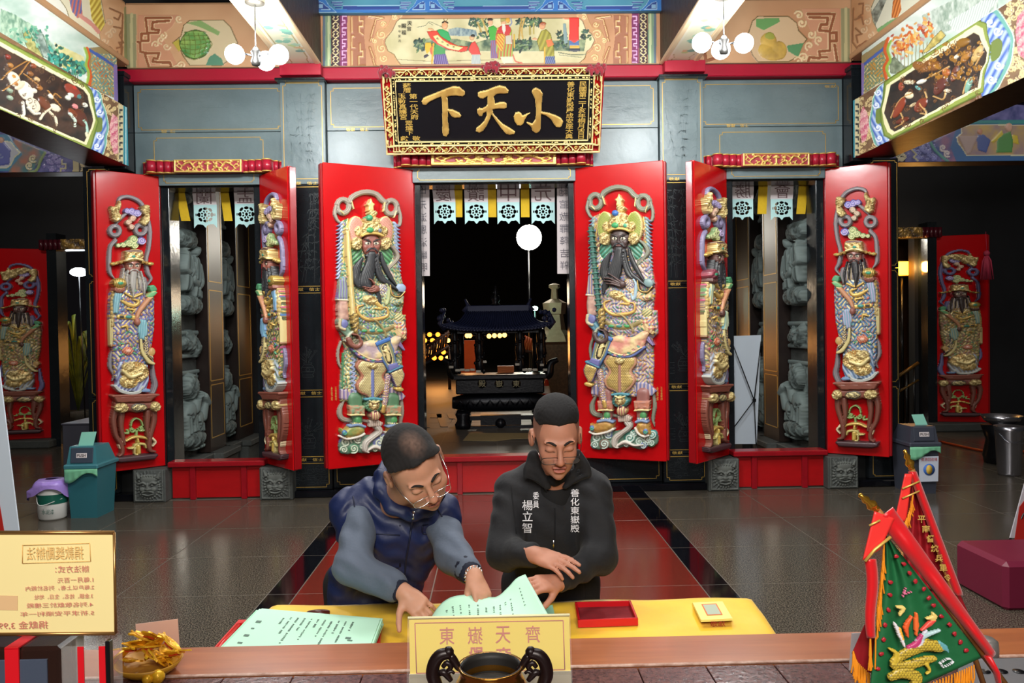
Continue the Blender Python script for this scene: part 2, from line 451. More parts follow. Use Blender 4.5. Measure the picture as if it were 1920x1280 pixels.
mDARKWOOD=mat('dark ceiling wood','#24140f',.45,var=(4,.3),col2='#150b09',bump=(8,.3))
mGR_G=mat('grey speckled granite','#6a6256',.17,var=(110,.08),col2='#0d0b0a',spec=.5)
mGR_R=mat('red granite','#702a20',.18,var=(80,.14),col2='#4c1812',spec=.4)
mGR_K=mat('black granite','#0b0c11',.08)
mJOINT=mat('floor joint grout','#5e5850',.5)
mINK=mat('black ink','#161414',.7)
mCHAR=mat('gold characters','#d8b45c',.42,.45)

# ================================================================ floor
fl=MB();fl.box(-9.5,9.5,-2.5,15.5,-.12,-.0012)
floor=struct('floor',fl,mJOINT)
ROW=[8.78,8.43,7.48,6.53,5.58,4.63,3.68,2.73,1.78]
def tiles(name,x0,x1,ys,m,jo=.004):
    cache={}
    for i in range(len(ys)-1):
        y1,y0=ys[i],ys[i+1];key=(round(x1-x0,3),round(y1-y0,3))
        if key not in cache:
            a,b=(x1-x0)/2-jo,(y1-y0)/2-jo
            cache[key]=MB().obox((0,0,-.006),(1,0,0),(0,1,0),(0,0,1),a,b,.006,0,.0015).mesh(name,m)
        o=link(name,cache[key],floor);o.location=((x0+x1)/2,(y0+y1)/2,0)
xs=[1.63+1.06*i for i in range(6)]
for sgn in (-1,1):
    for i in range(len(xs)-1):
        a,b=sorted((sgn*xs[i],sgn*xs[i+1]));tiles('granite_tile',a,b,ROW,mGR_G)
    a,b=sorted((sgn*1.425,sgn*1.63));tiles('border_tile',a,b,ROW,mGR_K)
for a,b in ((-1.425,-.475),(-.475,.475),(.475,1.425)):tiles('red_tile',a,b,ROW,mGR_R)
# side halls behind the front line
for sgn in (-1,1):
    for i in range(2,6):
        a=sgn*(1.63+1.06*i+.2);b=sgn*(1.63+1.06*(i+1)+.2);a,b=sorted((a,b));tiles('granite_tile',a,b,[13.5,12.55,11.6,10.65,9.7,8.79],mGR_G)
# courtyard pavement seen through the doors
mPAVE=mat('courtyard stone paving','#5c5750',.5,var=(30,.3),col2='#3c3833')
mPAVED=mat('dark inlaid paving','#24221f',.45)
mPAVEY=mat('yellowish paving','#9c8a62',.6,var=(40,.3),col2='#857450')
MB().box(-3.6,3.6,9.2,48,-.12,-.012).build('courtyard_ground',mJOINT,None,'structure')
cg=bpy.data.objects['courtyard_ground']
cache={}
for j in range(10):
    for i in range(-4,4):
        if 'p' not in cache:cache['p']=MB().obox((0,0,-.006),(1,0,0),(0,1,0),(0,0,1),.445,.445,.006,0,.003).mesh('paving_slab',mPAVE)
        o=link('paving_slab',cache['p'],cg);o.location=(i*.9+.45,9.66+j*.9,0)
m=MB()
for j in range(10):
    m.box(-3.6,3.6,18.2+j*3,21.19+j*3,-.012,0)
m.build('far_paving',mPAVE,cg,'stuff')
# meander border of dark stone laid into the paving, and the lighter slab in front of the burner
m=MB()
def flatpx(pts):return [atz(x,y,.004) for x,y in pts]
for q in ([(795,776),(828,776),(828,783),(806,783),(806,801),(795,801)],[(818,776),(830,776),(840,800),(826,800)],[(838,776),(866,776),(872,800),(858,800),(853,785),(842,785)]):
    m.prism(flatpx(q),(0,0,.004))
m.build('inlaid_stone',mPAVED,cg)
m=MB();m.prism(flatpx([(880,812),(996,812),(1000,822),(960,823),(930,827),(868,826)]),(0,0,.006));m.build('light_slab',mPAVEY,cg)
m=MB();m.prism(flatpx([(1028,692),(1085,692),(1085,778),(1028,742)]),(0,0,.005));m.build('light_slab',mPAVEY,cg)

# ================================================================ back wall of the hall (facade with three doors)
core=MB()
for a,b in ((-4.51,-3.70),(-2.59,-.90),(.925,2.62),(3.74,4.55)):core.box(a,b,8.95,9.2,0,3.5)
core.box(-4.51,4.55,8.95,9.2,3.5,5.6)
wallb=struct('wall_back',core,mCORE)
def slab(x0,x1,z0,z1,y=8.92,m_=mSTONE,name='stone_panel',y2=8.955):
    g=.0025
    return MB().box(x0+g,x1-g,y,y2,z0+g,z1-g,0,.004).build(name,m_,wallb)
def goldframe(x0,x1,z0,z1,y,parent,notch=.03,w_=.006,sides='LRTB'):
    m=MB();n=notch
    P=[(x0+n,z0),(x1-n,z0),(x1-n,z0+n),(x1,z0+n),(x1,z1-n),(x1-n,z1-n),(x1-n,z1),(x0+n,z1),(x0+n,z1-n),(x0,z1-n),(x0,z0+n),(x0+n,z0+n)]
    lab=['B','','','R','','','T','','','L','','']
    for i in range(12):
        if lab[i] and lab[i] not in sides:continue
        a,b=P[i],P[(i+1) % 12]
        m.box(min(a[0],b[0])-w_/2,max(a[0],b[0])+w_/2,y-.0025,y+.001,min(a[1],b[1])-w_/2,max(a[1],b[1])+w_/2)
    return m.build('gold_inlay',mGOLDLINE,parent)
def etch(x0,x1,z0,z1,y,parent,kind='bamboo',seed=1):
    """faint engraved drawing on a polished slab"""
    r=random.Random(seed);m=MB()
    def ln(pts,w_=.0022):
        for a,b in zip(pts[:-1],pts[1:]):
            d=np.array([b[0]-a[0],b[1]-a[1]]);L=np.hypot(*d)+1e-9;nx,nz=-d[1]/L*w_,d[0]/L*w_
            m.add([(a[0]-nx,y,a[1]-nz),(b[0]-nx,y,b[1]-nz),(b[0]+nx,y,b[1]+nz),(a[0]+nx,y,a[1]+nz)],[(0,1,2,3)])
    W,Hh=x1-x0,z1-z0
    if kind=='vase':
        cx=(x0+x1)/2;b=z0+Hh*.12;s_=min(W,Hh)*.5
        pr=[(0.28,0),(.34,.06),(.26,.12),(.36,.3),(.34,.55),(.2,.7),(.24,.8)]
        for sg in (-1,1):ln([(cx+sg*s_*a,b+s_*h_) for a,h_ in crom(pr,3)])
        for h_,a in ((0,.28),(.12,.26),(.3,.36),(.55,.34),(.7,.2),(.8,.24)):ln([(cx-s_*a,b+s_*h_),(cx+s_*a,b+s_*h_)])
        ln([(cx+.1*s_*math.cos(t),b+s_*.42+.1*s_*math.sin(t)) for t in np.linspace(0,2*PI,9)])
        top=b+s_*.8
        for k in range(14):
            an=PI/2+r.uniform(-.9,.9);L=r.uniform(.4,.95)*s_;x,z=cx,top;p=[(x,z)]
            for q in range(4):an+=r.uniform(-.25,.25);x+=math.cos(an)*L/4;z+=math.sin(an)*L/4;p.append((x,z))
            ln(p,.0016);rr=r.uniform(.03,.07)*s_
            ln([(x+rr*math.cos(t)*(1+.3*math.cos(5*t)),z+rr*math.sin(t)*(1+.3*math.cos(5*t))) for t in np.linspace(0,2*PI,13)],.0016)
        for k in range(5):ln([(x0+W*.08*(k % 2+1),z0+.1+k*.03),(x0+W*.22,z0+.1+k*.03)])
    elif kind=='bamboo':
        for k in range(5):
            x=x0+W*r.uniform(.1,.9);z=z0+Hh*.02;p=[(x,z)];an=PI/2+r.uniform(-.15,.15)
            while z<z1-Hh*.12:an+=r.uniform(-.12,.12);x+=math.cos(an)*.09;z+=math.sin(an)*.09;x=min(max(x,x0+.02),x1-.02);p.append((x,z))
            ln(p,.0018)
            for (px_,pz) in p[2:]:
                for q in range(3):
                    a=r.uniform(-PI*.9,PI*.1);L=r.uniform(.03,.075)
                    ex,ez=px_+math.cos(a)*L,pz+math.sin(a)*L;mx,mz=(px_+ex)/2+.008*math.sin(a),(pz+ez)/2-.008*math.cos(a)
                    if x0<ex<x1 and z0<ez<z1:ln([(px_,pz),(mx,mz),(ex,ez)],.0024)
    else:
        for k in range(26):
            x=x0+W*r.random();z=z0+Hh*r.random();rr=r.uniform(.03,.09);t0=r.uniform(0,6)
            p=[(x+rr*(1-t/14)*math.cos(t0+t*.5),z+rr*.6*(1-t/14)*math.sin(t0+t*.5)) for t in range(12)]
            p=[q for q in p if x0<q[0]<x1 and z0<q[1]<z1]
            if len(p)>2:ln(p,.0016)
            if k % 3==0:ln([(max(x0,x-.1),z),(min(x1,x+.12),z+.01*r.uniform(-1,1))],.0016)
    return m.build('engraving',mETCH if y<8.99 and z0<3.4 else mETCHU,parent,'stuff')
mETCH=mat('engraved line dark','#262c2f',.4);mETCHU=mat('engraved line pale','#5c6c70',.4)
def band_text(x0,x1,z,y,parent,s='敬獻　信士'):
    text(s,((x0+x1)/2,y,z),.034,m=mCHAR,parent=parent,depth=.002,w=min(.3,(x1-x0)*.62))
for sg,X0,X1,XC0,XC1 in ((-1,-3.96,-2.334,-2.334,-1.839),(1,2.356,3.95,1.863,2.356)):
    a,b=X0,X1
    s1=slab(a,b,4.06,4.585,m_=mSTONEU);
    if sg<0:goldframe(a+.05,b-.012,4.09,4.535,8.919,s1);band_text(a+.25,a+.5,4.072,8.919,s1)
    else:goldframe(a+.012,b-.05,4.09,4.535,8.919,s1);band_text(a+.2,a+.6,4.072,8.919,s1);text('敬獻',(b-.14,8.918,4.50),.03,m=mCHAR,parent=s1,w=.13)
    etch(a+.1,b-.1,4.12,4.5,8.9185,s1,'cloud',3+sg)
    s2=slab(a,b,3.5,4.06,m_=mSTONEU)
    goldframe((a+b)/2-.60,(a+b)/2+.60,3.52,4.0,8.919,s2,sides='LRT')
    # jambs each side of the side door
    ja,jb=(a,-3.70) if sg<0 else (a,2.62);slab(ja,jb,.365,3.5,8.92)
    ja,jb=(-2.59,b) if sg<0 else (3.74,b);slab(ja,jb,.365,3.5,8.92)
    # full-height pier between the doors
    zs=[0.075,.40,1.14,2.29,3.46,4.60]
    for k in range(5):
        s3=slab(XC0,XC1,zs[k],zs[k+1],8.85,mSTONE if k<4 else mSTONEU,'pier_stone',8.955)
        lo=zs[k]+(.03 if k==0 else .045 if k<4 else .06)
        goldframe(XC0+.035,XC1-.035,lo,zs[k+1]-.03,8.849,s3)
        if 1<=k:band_text(XC0,XC1,zs[k]+.012,8.849,s3)
        etch(XC0+.05,XC1-.05,lo+.02,zs[k+1]-.05,8.8485,s3,'cloud' if k==0 else 'vase' if k in (1,2) else 'bamboo',20+k+sg)
    # narrow pier at the outer end and its gilded face
    E0,E1=(-4.20,-3.96) if sg<0 else (3.95,4.19)
    slab(E0,E1,.34,3.62,8.90,mSTONE,'pier_stone',8.955);slab(E0,E1,3.62,4.66,8.70,mSTONE,'pier_stone',8.955)
    slab(E0-.015,E1+.015,4.62,4.67,8.68,mSTONE,'pier_cap',8.955)
    F0,F1=(-4.51,-4.20) if sg<0 else (4.19,4.55)
    for k,(z0_,z1_) in enumerate(((.075,.40),(.40,1.14),(1.14,2.45),(2.45,3.68))):
        s4=slab(F0,F1,z0_,z1_,8.86,mSTONE,'pier_stone',8.955)
        goldframe(F0+.05,F1-.02,z0_+.03,z1_-.03,8.859,s4,.02)
# centre, above the door
s1=slab(-1.839,1.863,4.06,4.585,m_=mSTONEU);goldframe(-1.79,1.81,4.10,4.53,8.919,s1)
etch(-1.75,-1.25,4.12,4.5,8.9185,s1,'cloud',9);etch(1.28,1.78,4.12,4.5,8.9185,s1,'cloud',10);band_text(-1.7,-1.3,4.072,8.919,s1)
slab(-1.839,1.863,3.5,4.06,m_=mSTONEU)
for a,b in ((-1.839,-.90),(.925,1.863)):
    for z0_,z1_ in ((.075,.40),(.40,1.14),(1.14,3.5)):
        s1=slab(a,b,z0_,z1_);goldframe(a+.04,b-.04,z0_+.04,z1_-.04,8.919,s1)
# low plinth
for a,b in ((-4.53,-4.0),(-2.25,-.9),(.93,2.36),(4.03,4.57)):
    MB().box(a,b,8.77,8.955,0,.075,0,.01).build('plinth_stone',mGR_K,wallb)
# lintels (dark stone with gold line) just over each opening
for a,b in ((-3.70,-2.59),(-.90,.925),(2.62,3.74)):
    l_=slab(a,b,3.47,3.60,8.90,mSTONEU,'lintel_stone');goldframe(a+.06,b-.06,3.50,3.62,8.899,l_,.02,sides='BLR')
    # deep reveal of the doorway
    j=MB();j.box(a,a+.085,8.96,9.24,.0,3.47,0,.006);j.box(b-.085,b,8.96,9.24,.0,3.47,0,.006);j.box(a+.085,b-.085,8.96,9.24,3.455,3.47,0,.004)
    j.build('door_frame',mSTONE,wallb)
for a,b in ((-2.36,-1.82),(1.84,2.38)):MB().box(a,b,8.74,8.9,4.575,4.60,0,.004).build('pier_cap',mSTONE,wallb);MB().box(a+.06,b-.03,8.72,8.9,4.62,4.745,0,.004).build('pier_block',mBAND,wallb)
struct('trim_1',MB().box(-4.23,4.24,8.83,8.98,4.60,4.735,0,.01),mBAND)
m=MB();m.box(-4.2,4.2,8.86,8.98,4.735,4.75)
struct('trim_2',m,mat('worn dark edge','#3a1a1c',.5))

# ================================================================ ceiling and beams
struct('ceiling',MB().box(-9.5,9.5,-2.5,15.5,5.9,6.0),mat('dark coffered ceiling','#2b2030',.4,bump=(6,.9),var=(8,.3),col2='#140f18'))
struct('wall_left',MB().box(-9.5,-9.35,-2.5,15.5,0,5.9),mat('dim side wall','#17181b',.6))
struct('wall_right',MB().box(9.35,9.5,-2.5,15.5,0,5.9),mat('dim side wall','#17181b',.6))
struct('wall_front',MB().box(-9.5,9.5,-2.6,-2.5,0,5.9),mat('altar back wall','#5a2a1c',.6))
def gold_swirls(R,x0,y0,x1,y1,col,n,r,seed=1,wd=1.2,h=0,bulge=.003,mode='on'):
    q=random.Random(seed)
    for k in range(n):
        cx,cy=q.uniform(x0,x1),q.uniform(y0,y1);rr=r*q.uniform(.7,1.2);a=q.uniform(0,6.28);c=q.choice((-1,1))
        R.spiral(cx,cy,rr,1.1,a,wd,col,h,bulge,c,mode=mode)
# ---------------- side beams that run towards the altar
def side_beam(sg):
    X=-3.895 if sg<0 else 3.93;XM=-3.975 if sg<0 else 4.01;XO=-3.993 if sg<0 else 4.023
    U=(0,1,0);N=(-sg,0,0)
    nm='left' if sg<0 else 'right'
    root=thing('painted_beam',(X+sg*.2,4.9,3.63),'lower painted beam running towards the altar, battle scene panel on its face, '+('left side' if sg<0 else 'right side'),'beam',None)
    b=MB();b.box(min(X,X+sg*.42),max(X,X+sg*.42),1.2,8.6,3.63,4.25);b.build('beam_body',mDARKWOOD,root)
    R=Raster((X,0,0),U,(0,0,1),N,5.9 if sg<0 else 5.2,8.6,3.63,4.25,.0056)
    R.src(0 if sg<0 else 1580,0,3.765)
    brown=K('#7d5a3c');R.begin(.0,brown)
    R.H[:]=0.004
    dk=noisecol(K('#8a6a48'),K('#6a4830'),40)
    R.C[:]=dk(R.X,R.Y)[0]
    if sg<0:
        gold_swirls(R,690,660,850,1180,K('#d8c08a'),130,14,3,3,.006)
        R.poly([(832,735),(868,745),(868,1190),(832,1180)],K('#d9cda0'),.006)
        for y in range(770,1180,46):R.rect(838,y,862,y+14,K('#26262c'),h=.006);R.rect(838,y,846,y+32,K('#26262c'),h=.006)
        R.poly([(866,740),(1000,750),(1000,1260),(866,1200)],K('#2f8ea0'),.007);R.stroke([(884,750),(884,1200)],4,K('#bfe0e0'),.007,sm=False)
        R.poly([(790,800),(826,830),(830,1080),(800,1090),(775,1000),(770,880)],K('#c0305c'),.007,pat=carved(K('#c84470'),K('#f0c8c0'),16,.003))
        # teal and blue cloud collar
        R.poly([(600,600),(700,650),(720,720),(748,800),(765,900),(752,960),(745,1030),(700,1110),(560,1060)],K('#6fb0a4'),.009,oc=K('#e0f0e0'),ow=5,sm=True)
        R.poly([(600,600),(670,640),(700,720),(728,800),(745,900),(728,960),(725,1040),(690,1095),(560,1060)],K('#4a73c0'),.012,bulge=.006,edge=30,pat=foldpat(K('#3d66bd'),K('#b8cbe8'),34,.5,.003),sm=True)
        for cx,cy in ((672,700),(690,790),(690,960),(672,1030)):R.spiral(cx,cy,26,1.3,0,5,K('#e8eef8'),.014,.005)
        R.poly([(662,830),(705,830),(712,870),(705,925),(662,925)],K('#6f8238'),.014,sm=True)
        ol=[(-60,235),(600,590),(640,640),(655,700),(668,800),(690,860),(668,930),(640,1030),(620,1090),(-60,770)]
        R.poly(ol,K('#8a9a44'),.012,oc=K('#5f7428'),ow=10)
        cr=[(-60,270),(590,615),(625,665),(640,740),(655,790),(665,850),(650,900),(625,960),(600,1025),(-60,745)]
        R.poly(cr,K('#efe6b8'),.014)
        cr2=[(-60,300),(580,632),(612,675),(626,745),(643,800),(650,850),(637,900),(610,955),(588,1003),(-60,728)]
        R.poly(cr2,K('#32221a'),.006,pat=noisecol(K('#4a3022'),K('#1d1714'),60,.004,4))
        hz=[((90,560,60,38,60),'#dcd3bd'),((170,640,75,48,60),'#e4dcc8'),((225,740,60,40,50),'#d8ceb6'),((130,605,40,22,-40),'#cfc4a8'),((305,730,60,30,50),'#6a3a24'),((380,760,40,24,30),'#e8dcc0'),((505,640,70,34,40),'#8a3a2a'),((560,830,70,40,60),'#5a2c1c'),((500,800,40,24,60),'#7a3c22')]
        for (a,c_) in hz:R.ell(*a[:4],K(c_),.012,.012,a[4])
        for p_,c_ in (([(150,720),(160,800),(150,815)],'#e4dcc8'),([(190,760),(230,800),(270,800)],'#e4dcc8'),([(350,760),(300,800),(275,840)],'#e0d2b4'),([(340,790),(380,830),(392,882)],'#e0d2b4'),([(480,800),(520,850),(520,890)],'#cfe0d0'),([(580,850),(600,880),(608,930)],'#a8d0c0'),([(600,940),(606,960)],'#f0e8c0')):
            R.stroke(p_,8,K(c_),.014,.006)
        for (x,y,c_) in ((45,400,'#8a3428'),(62,460,'#b07a3c'),(80,540,'#c08838'),(95,590,'#a46a2c'),(60,640,'#8fa088'),(60,690,'#9aae98'),(205,520,'#8a5a30'),(250,560,'#c8a878'),(270,620,'#a06a34'),(225,465,'#8c4a2c'),(510,620,'#b03428'),(490,670,'#c8d4c4'),(520,750,'#e08a88'),(545,680,'#4a7a78'),(590,740,'#e0e0d0'),(470,690,'#d8dccc'),(230,640,'#e0d4c0'),(350,680,'#e4dcc8')):
            R.ell(x,y,22,15,K(c_),.014,.012,40,mode='max')
        for p_ in ([(0,560),(60,500),(180,430)],[(10,640),(120,560)],[(160,520),(260,600)],[(420,690),(380,660),(360,690)],[(330,640),(420,750)],[(120,540),(170,470),(200,430)]):R.stroke(p_,3.5,K('#c08a48',.3),.018)
        gold_swirls(R,20,420,600,940,K('#5c4028'),60,20,5,3,.008)
    else:
        gold_swirls(R,90,690,260,1100,K('#d8c08a'),120,14,4,3,.006)
        gold_swirls(R,1150,-60,1290,600,K('#e4cf98'),90,22,6,5,.006)
        R.poly([(88,700),(122,690),(122,1110),(88,1120)],K('#d9cda0'),.006)
        for y in range(730,1110,46):R.rect(94,y,118,y+14,K('#26262c'),h=.006);R.rect(110,y,118,y+32,K('#26262c'),h=.006)
        R.poly([(40,700),(90,700),(90,1130),(40,1140)],K('#2f8ea0'),.007);R.stroke([(68,710),(68,1130)],4,K('#bfe0e0'),.007,sm=False)
        for q in ([(150,750),(180,800),(188,900),(170,990),(140,1010),(126,900),(130,800)],[(1240,120),(1290,60),(1290,420),(1245,380),(1225,240)]):
            R.poly(q,K('#c0305c'),.007,pat=carved(K('#c84470'),K('#f0c8c0'),20,.003))
        R.poly([(310,570),(250,620),(215,700),(208,760),(190,860),(205,940),(240,1030),(330,1010),(340,600)],K('#6fb0a4'),.009,oc=K('#e0f0e0'),ow=5,sm=True)
        R.poly([(310,570),(262,630),(232,700),(226,770),(208,860),(224,930),(260,1030),(330,1010),(340,600)],K('#4a73c0'),.012,bulge=.006,edge=30,pat=foldpat(K('#3d66bd'),K('#b8cbe8'),34,2.6,.003),sm=True)
        for cx,cy in ((262,650),(250,740),(262,900),(270,975)):R.spiral(cx,cy,26,1.3,3,5,K('#e8eef8'),.014,.005,-1)
        R.poly([(245,775),(275,760),(282,800),(275,870),(245,860)],K('#6f8238'),.014,sm=True)
        R.poly([(990,120),(1080,60),(1130,100),(1180,180),(1215,250),(1215,330),(1195,450),(1140,560),(1090,640),(990,680)],K('#6fb0a4'),.009,oc=K('#e0f0e0'),ow=6,sm=True)
        R.poly([(990,120),(1070,90),(1110,130),(1150,190),(1190,260),(1190,330),(1160,450),(1110,560),(1060,640),(990,670)],K('#4a73c0'),.012,bulge=.006,edge=34,pat=foldpat(K('#3d66bd'),K('#b8cbe8'),44,.5,.003),sm=True)
        for cx,cy in ((1060,160),(1110,220),(1115,460),(1065,560)):R.spiral(cx,cy,34,1.3,0,7,K('#e8eef8'),.014,.005)
        R.poly([(1060,300),(1110,270),(1145,310),(1120,400),(1060,430)],K('#6f8238'),.014,sm=True)
        R.poly([(300,575),(960,140),(1030,160),(1040,240),(1060,330),(1050,420),(1020,520),(1010,650),(350,985),(300,960),(275,860),(270,780),(290,700)],K('#8a9a44'),.012,oc=K('#5f7428'),ow=10)
        R.poly([(318,600),(950,175),(1000,200),(1015,270),(1045,340),(1035,430),(1000,500),(985,620),(360,955),(325,930),(300,870),(285,770),(305,690)],K('#efe6b8'),.014)
        R.poly([(345,600),(935,230),(975,250),(990,300),(1030,370),(1020,440),(985,500),(965,610),(375,930),(345,910),(325,860),(300,800),(325,690)],K('#241c1a'),.006,pat=noisecol(K('#3c2a20'),K('#181818'),60,.004,4))
        for (x,y,rx,ry,a,c_) in ((405,760,80,30,-60,'#8a3a22'),(560,740,60,34,-50,'#7a3420'),(700,600,80,34,-60,'#5c2c24'),(430,850,50,18,-20,'#6a3020'),(640,460,60,40,0,'#7a4c22'),(560,470,60,34,20,'#8a5a2a'),(860,300,50,30,-20,'#8a6020'),(960,380,70,26,-60,'#c8a868'),(880,400,50,24,-50,'#a4702c'),(800,520,60,22,-70,'#6a3a2c'),(900,600,60,18,-70,'#7fae9c'),(480,580,40,16,0,'#ddd4b4'),(565,575,36,14,-20,'#f0e8d8'),(478,672,30,24,0,'#ecdcb8'),(750,640,26,12,0,'#e0d4b8'),(540,620,22,10,40,'#5a9a98'),(815,400,22,12,-50,'#e8dcc4'),(420,610,16,30,0,'#9c4430'),(740,510,26,30,0,'#a85c28'),(505,740,26,10,-30,'#dccaa0')):
            R.ell(x,y,rx,ry,K(c_),.012,.014,a,mode='max')
        for p_ in ([(350,830),(420,700),(500,660)],[(590,650),(604,690)],[(950,460),(1004,365)],[(860,660),(890,560)],[(590,560),(760,470)],[(380,900),(440,860),(420,800)],[(560,800),(600,800),(560,730)],[(650,680),(720,700),(740,640)]):R.stroke(p_,4.5,K('#cfa468',.3),.018)
        gold_swirls(R,360,280,980,900,K('#6a4424'),90,20,5,3,.008);gold_swirls(R,620,300,980,560,K('#a8762c',.3),50,16,15,4,.01)
    R.end('painted_face',mPAINT,root,skirt=False)
    # landscape plank above it
    root=thing('landscape_plank',(XM,4.9,4.38),('left' if sg<0 else 'right')+' painted plank with '+('misty mountains and green trees' if sg<0 else 'autumn trees and waterfall')+' above the battle beam','beam')
    b=MB();b.box(min(XM,XM+sg*.3),max(XM,XM+sg*.3),1.2,8.56,4.252,4.758);b.build('beam_body',mDARKWOOD,root)
    R=Raster((XM,0,0),U,(0,0,1),N,5.4 if sg<0 else 4.9,8.56,4.255,4.76,.0068)
    R.src(0 if sg<0 else 1580,0,3.765)
    R.begin(.003,K('#dfe6d6'));R.C[:]=noisecol(K('#eef2ea'),K('#b8d0c0'),90,0,4,.6)(R.X,R.Y)[0]
    if sg<0:
        R.poly([(0,60),(120,110),(260,200),(380,320),(420,460),(300,400),(0,230)],K('#9ab89a'),.004,pat=noisecol(K('#c4dcc0'),K('#6f9a80'),30,0,4,2))
        R.poly([(150,210),(200,215),(260,330),(320,440),(200,370),(170,300)],K('#c4bf68'),.006,pat=noisecol(K('#d8d088'),K('#7d8040'),26),oc=K('#4a5a40'),ow=4)
        R.poly([(240,210),(290,220),(350,370),(380,430),(300,400),(255,300)],K('#94a89c'),.006,pat=noisecol(K('#b8c8bc'),K('#627a70'),26),oc=K('#44564c'),ow=4)
        R.poly([(380,300),(590,400),(600,520),(420,470)],K('#ecdc98'),.004,pat=noisecol(K('#f0e4b0'),K('#c4c070'),50))
        q=random.Random(4)
        for k in range(110):
            x=q.uniform(340,600);y=400+(x-340)*.42+q.gauss(0,40);R.ell(x,y,q.uniform(10,24),q.uniform(7,14),K(q.choice(['#3a9a8a','#4fae9c','#2a6a5c','#62a878','#1f4c44'])),.006,.004,q.uniform(0,180),mode='on')
        for k in range(40):R.ell(q.uniform(60,330),q.uniform(190,330)+0,14,8,K(q.choice(['#5fae90','#8cc0a0','#3f8a70'])),.005,0,q.uniform(0,90),mode='on')
        for k in range(12):R.stroke([(390+k*14,560),(392+k*14,500)],2.5,K('#3a5048'),.007)
        R.poly([(600,340),(1000,300),(1000,760),(610,620)],K('#9c8a5c'),.008);R.poly([(640,380),(1000,380),(1000,760),(640,620)],K('#6a9088'),.008,pat=brocade(K('#6f9a90'),[K('#c8703c'),K('#b8a060')],34,amp=.002))
        R.stroke([(628,352),(820,480)],10,K('#3a62b0'),.012,sm=False);R.stroke([(808,470),(815,760)],14,K('#8a78b4'),.012,sm=False)
        R.stroke([(606,340),(622,400),(608,460),(630,520),(622,620)],10,K('#d8602c'),.014);R.stroke([(590,340),(608,400),(598,460),(618,520),(600,610)],8,K('#9ab84c'),.014)
    else:
        R.poly([(560,110),(900,-60),(1100,-60),(1100,60),(800,200),(620,260)],K('#9ab0a0'),.004,pat=noisecol(K('#e0e8dc'),K('#8ca490'),40,0,4,2))
        for x in range(360,620,26):R.stroke([(x,500),(x+6,300)],4,K('#a8a884'),.005,sm=False)
        q=random.Random(5)
        for k in range(150):
            x=q.uniform(350,640);y=330-(x-350)*.55+q.gauss(0,45)+20;R.ell(x,y,q.uniform(9,22),q.uniform(6,13),K(q.choice(['#e08a3c','#d86a30','#e8b060','#b04a38','#c8a0a0','#f0c878'])),.006,.003,q.uniform(0,180),mode='on')
        R.poly([(560,380),(640,270),(700,210),(735,250),(690,300),(600,370)],K('#d0b858'),.008,pat=noisecol(K('#e0cc78'),K('#8c7c34'),24),oc=K('#5a5430'),ow=4)
        R.poly([(330,420),(370,400),(440,470),(560,440),(600,400),(520,460),(420,520),(340,520)],K('#8c9c80'),.006,pat=noisecol(K('#a4b094'),K('#5c6c54'),26),oc=K('#444c3c'),ow=3)
        R.poly([(740,160),(1000,0),(1100,0),(1000,130),(800,220)],K('#f2f4ee'),.005,pat=foldpat(K('#f6f6f0'),K('#b8c8bc'),16,.3,.001))
        R.poly([(100,420),(330,260),(330,540),(100,700)],K('#9c8a5c'),.008);R.poly([(150,470),(312,350),(312,560),(150,660)],K('#6a9088'),.008,pat=brocade(K('#6f8a70'),[K('#c8903c'),K('#b8a060')],34,amp=.002))
        R.stroke([(150,460),(300,340)],10,K('#3a62b0'),.012,sm=False);R.stroke([(146,460),(140,680)],14,K('#8a78b4'),.012,sm=False)
        R.stroke([(328,270),(305,350),(325,420),(300,480),(318,560)],10,K('#d8602c'),.014);R.stroke([(348,290),(325,350),(345,420),(318,480),(340,540)],8,K('#9ab84c'),.014)
    R.end('painted_face',mPAINT,root,skirt=False)
    # upper tan beam
    root=thing('tan_beam',(XO,4.9,4.76),('left' if sg<0 else 'right')+' upper tan beam running towards the altar with robed figures and key fret end','beam')
    b=MB();b.box(min(XO,XO+sg*.3),max(XO,XO+sg*.3),1.2,8.84,4.76,5.46);b.build('beam_body',mat('tan beam paint','#b58a62',.5),root)
    m=MB();m.obox((XO-sg*.02,5.0,4.79),(1,0,0),(0,1,0),(0,0,1),.03,3.8,.03,0,.01);m.build('edge_moulding',mat('tan beam paint','#b58a62',.5),root)
    R=Raster((XO,0,0),U,(0,0,1),N,6.6,8.84,4.80,5.44,.0068)
    R.src(0 if sg<0 else 1580,0,3.765)
    R.begin(.003,K('#d8a878'));R.C[:]=noisecol(K('#e4b88c'),K('#cc9668'),120)(R.X,R.Y)[0]
    me_=K('#9c6844')
    if sg<0:
        R.poly([(0,-60),(300,-60),(480,30),(560,130),(700,300),(672,302),(540,215),(0,-200)],K('#f2eedd'),.005)
        R.poly([(360,-80),(700,-80),(718,30),(742,160),(700,238),(710,300),(690,300),(500,180),(460,60)],K('#ece2c0'),.007,oc=K('#8a7a44'),ow=5)
        R.poly([(480,-10),(570,0),(575,110),(540,130),(500,80)],K('#d86848'),.009,pat=foldpat(K('#e07858'),K('#4a70b0'),26,.2,.002))
        R.poly([(620,-40),(700,-40),(712,60),(735,170),(700,235),(640,130)],K('#e8cc48'),.009,pat=foldpat(K('#f0dc6a'),K('#b8942c'),30,.6,.002))
        R.stroke([(560,110),(640,170),(690,225)],14,K('#e09888'),.009)
        for p_ in ([(770,60),(850,95),(830,140),(800,125)],[(800,190),(860,200),(838,250)],[(838,250),(866,300),(835,300),(850,330)],[(770,330),(790,350),(770,380),(800,400)],[(820,340),(860,330),(850,410),(820,400),(825,365)],[(862,100),(850,420)]):R.stroke(p_,6,me_,.008,.002,sm=False)
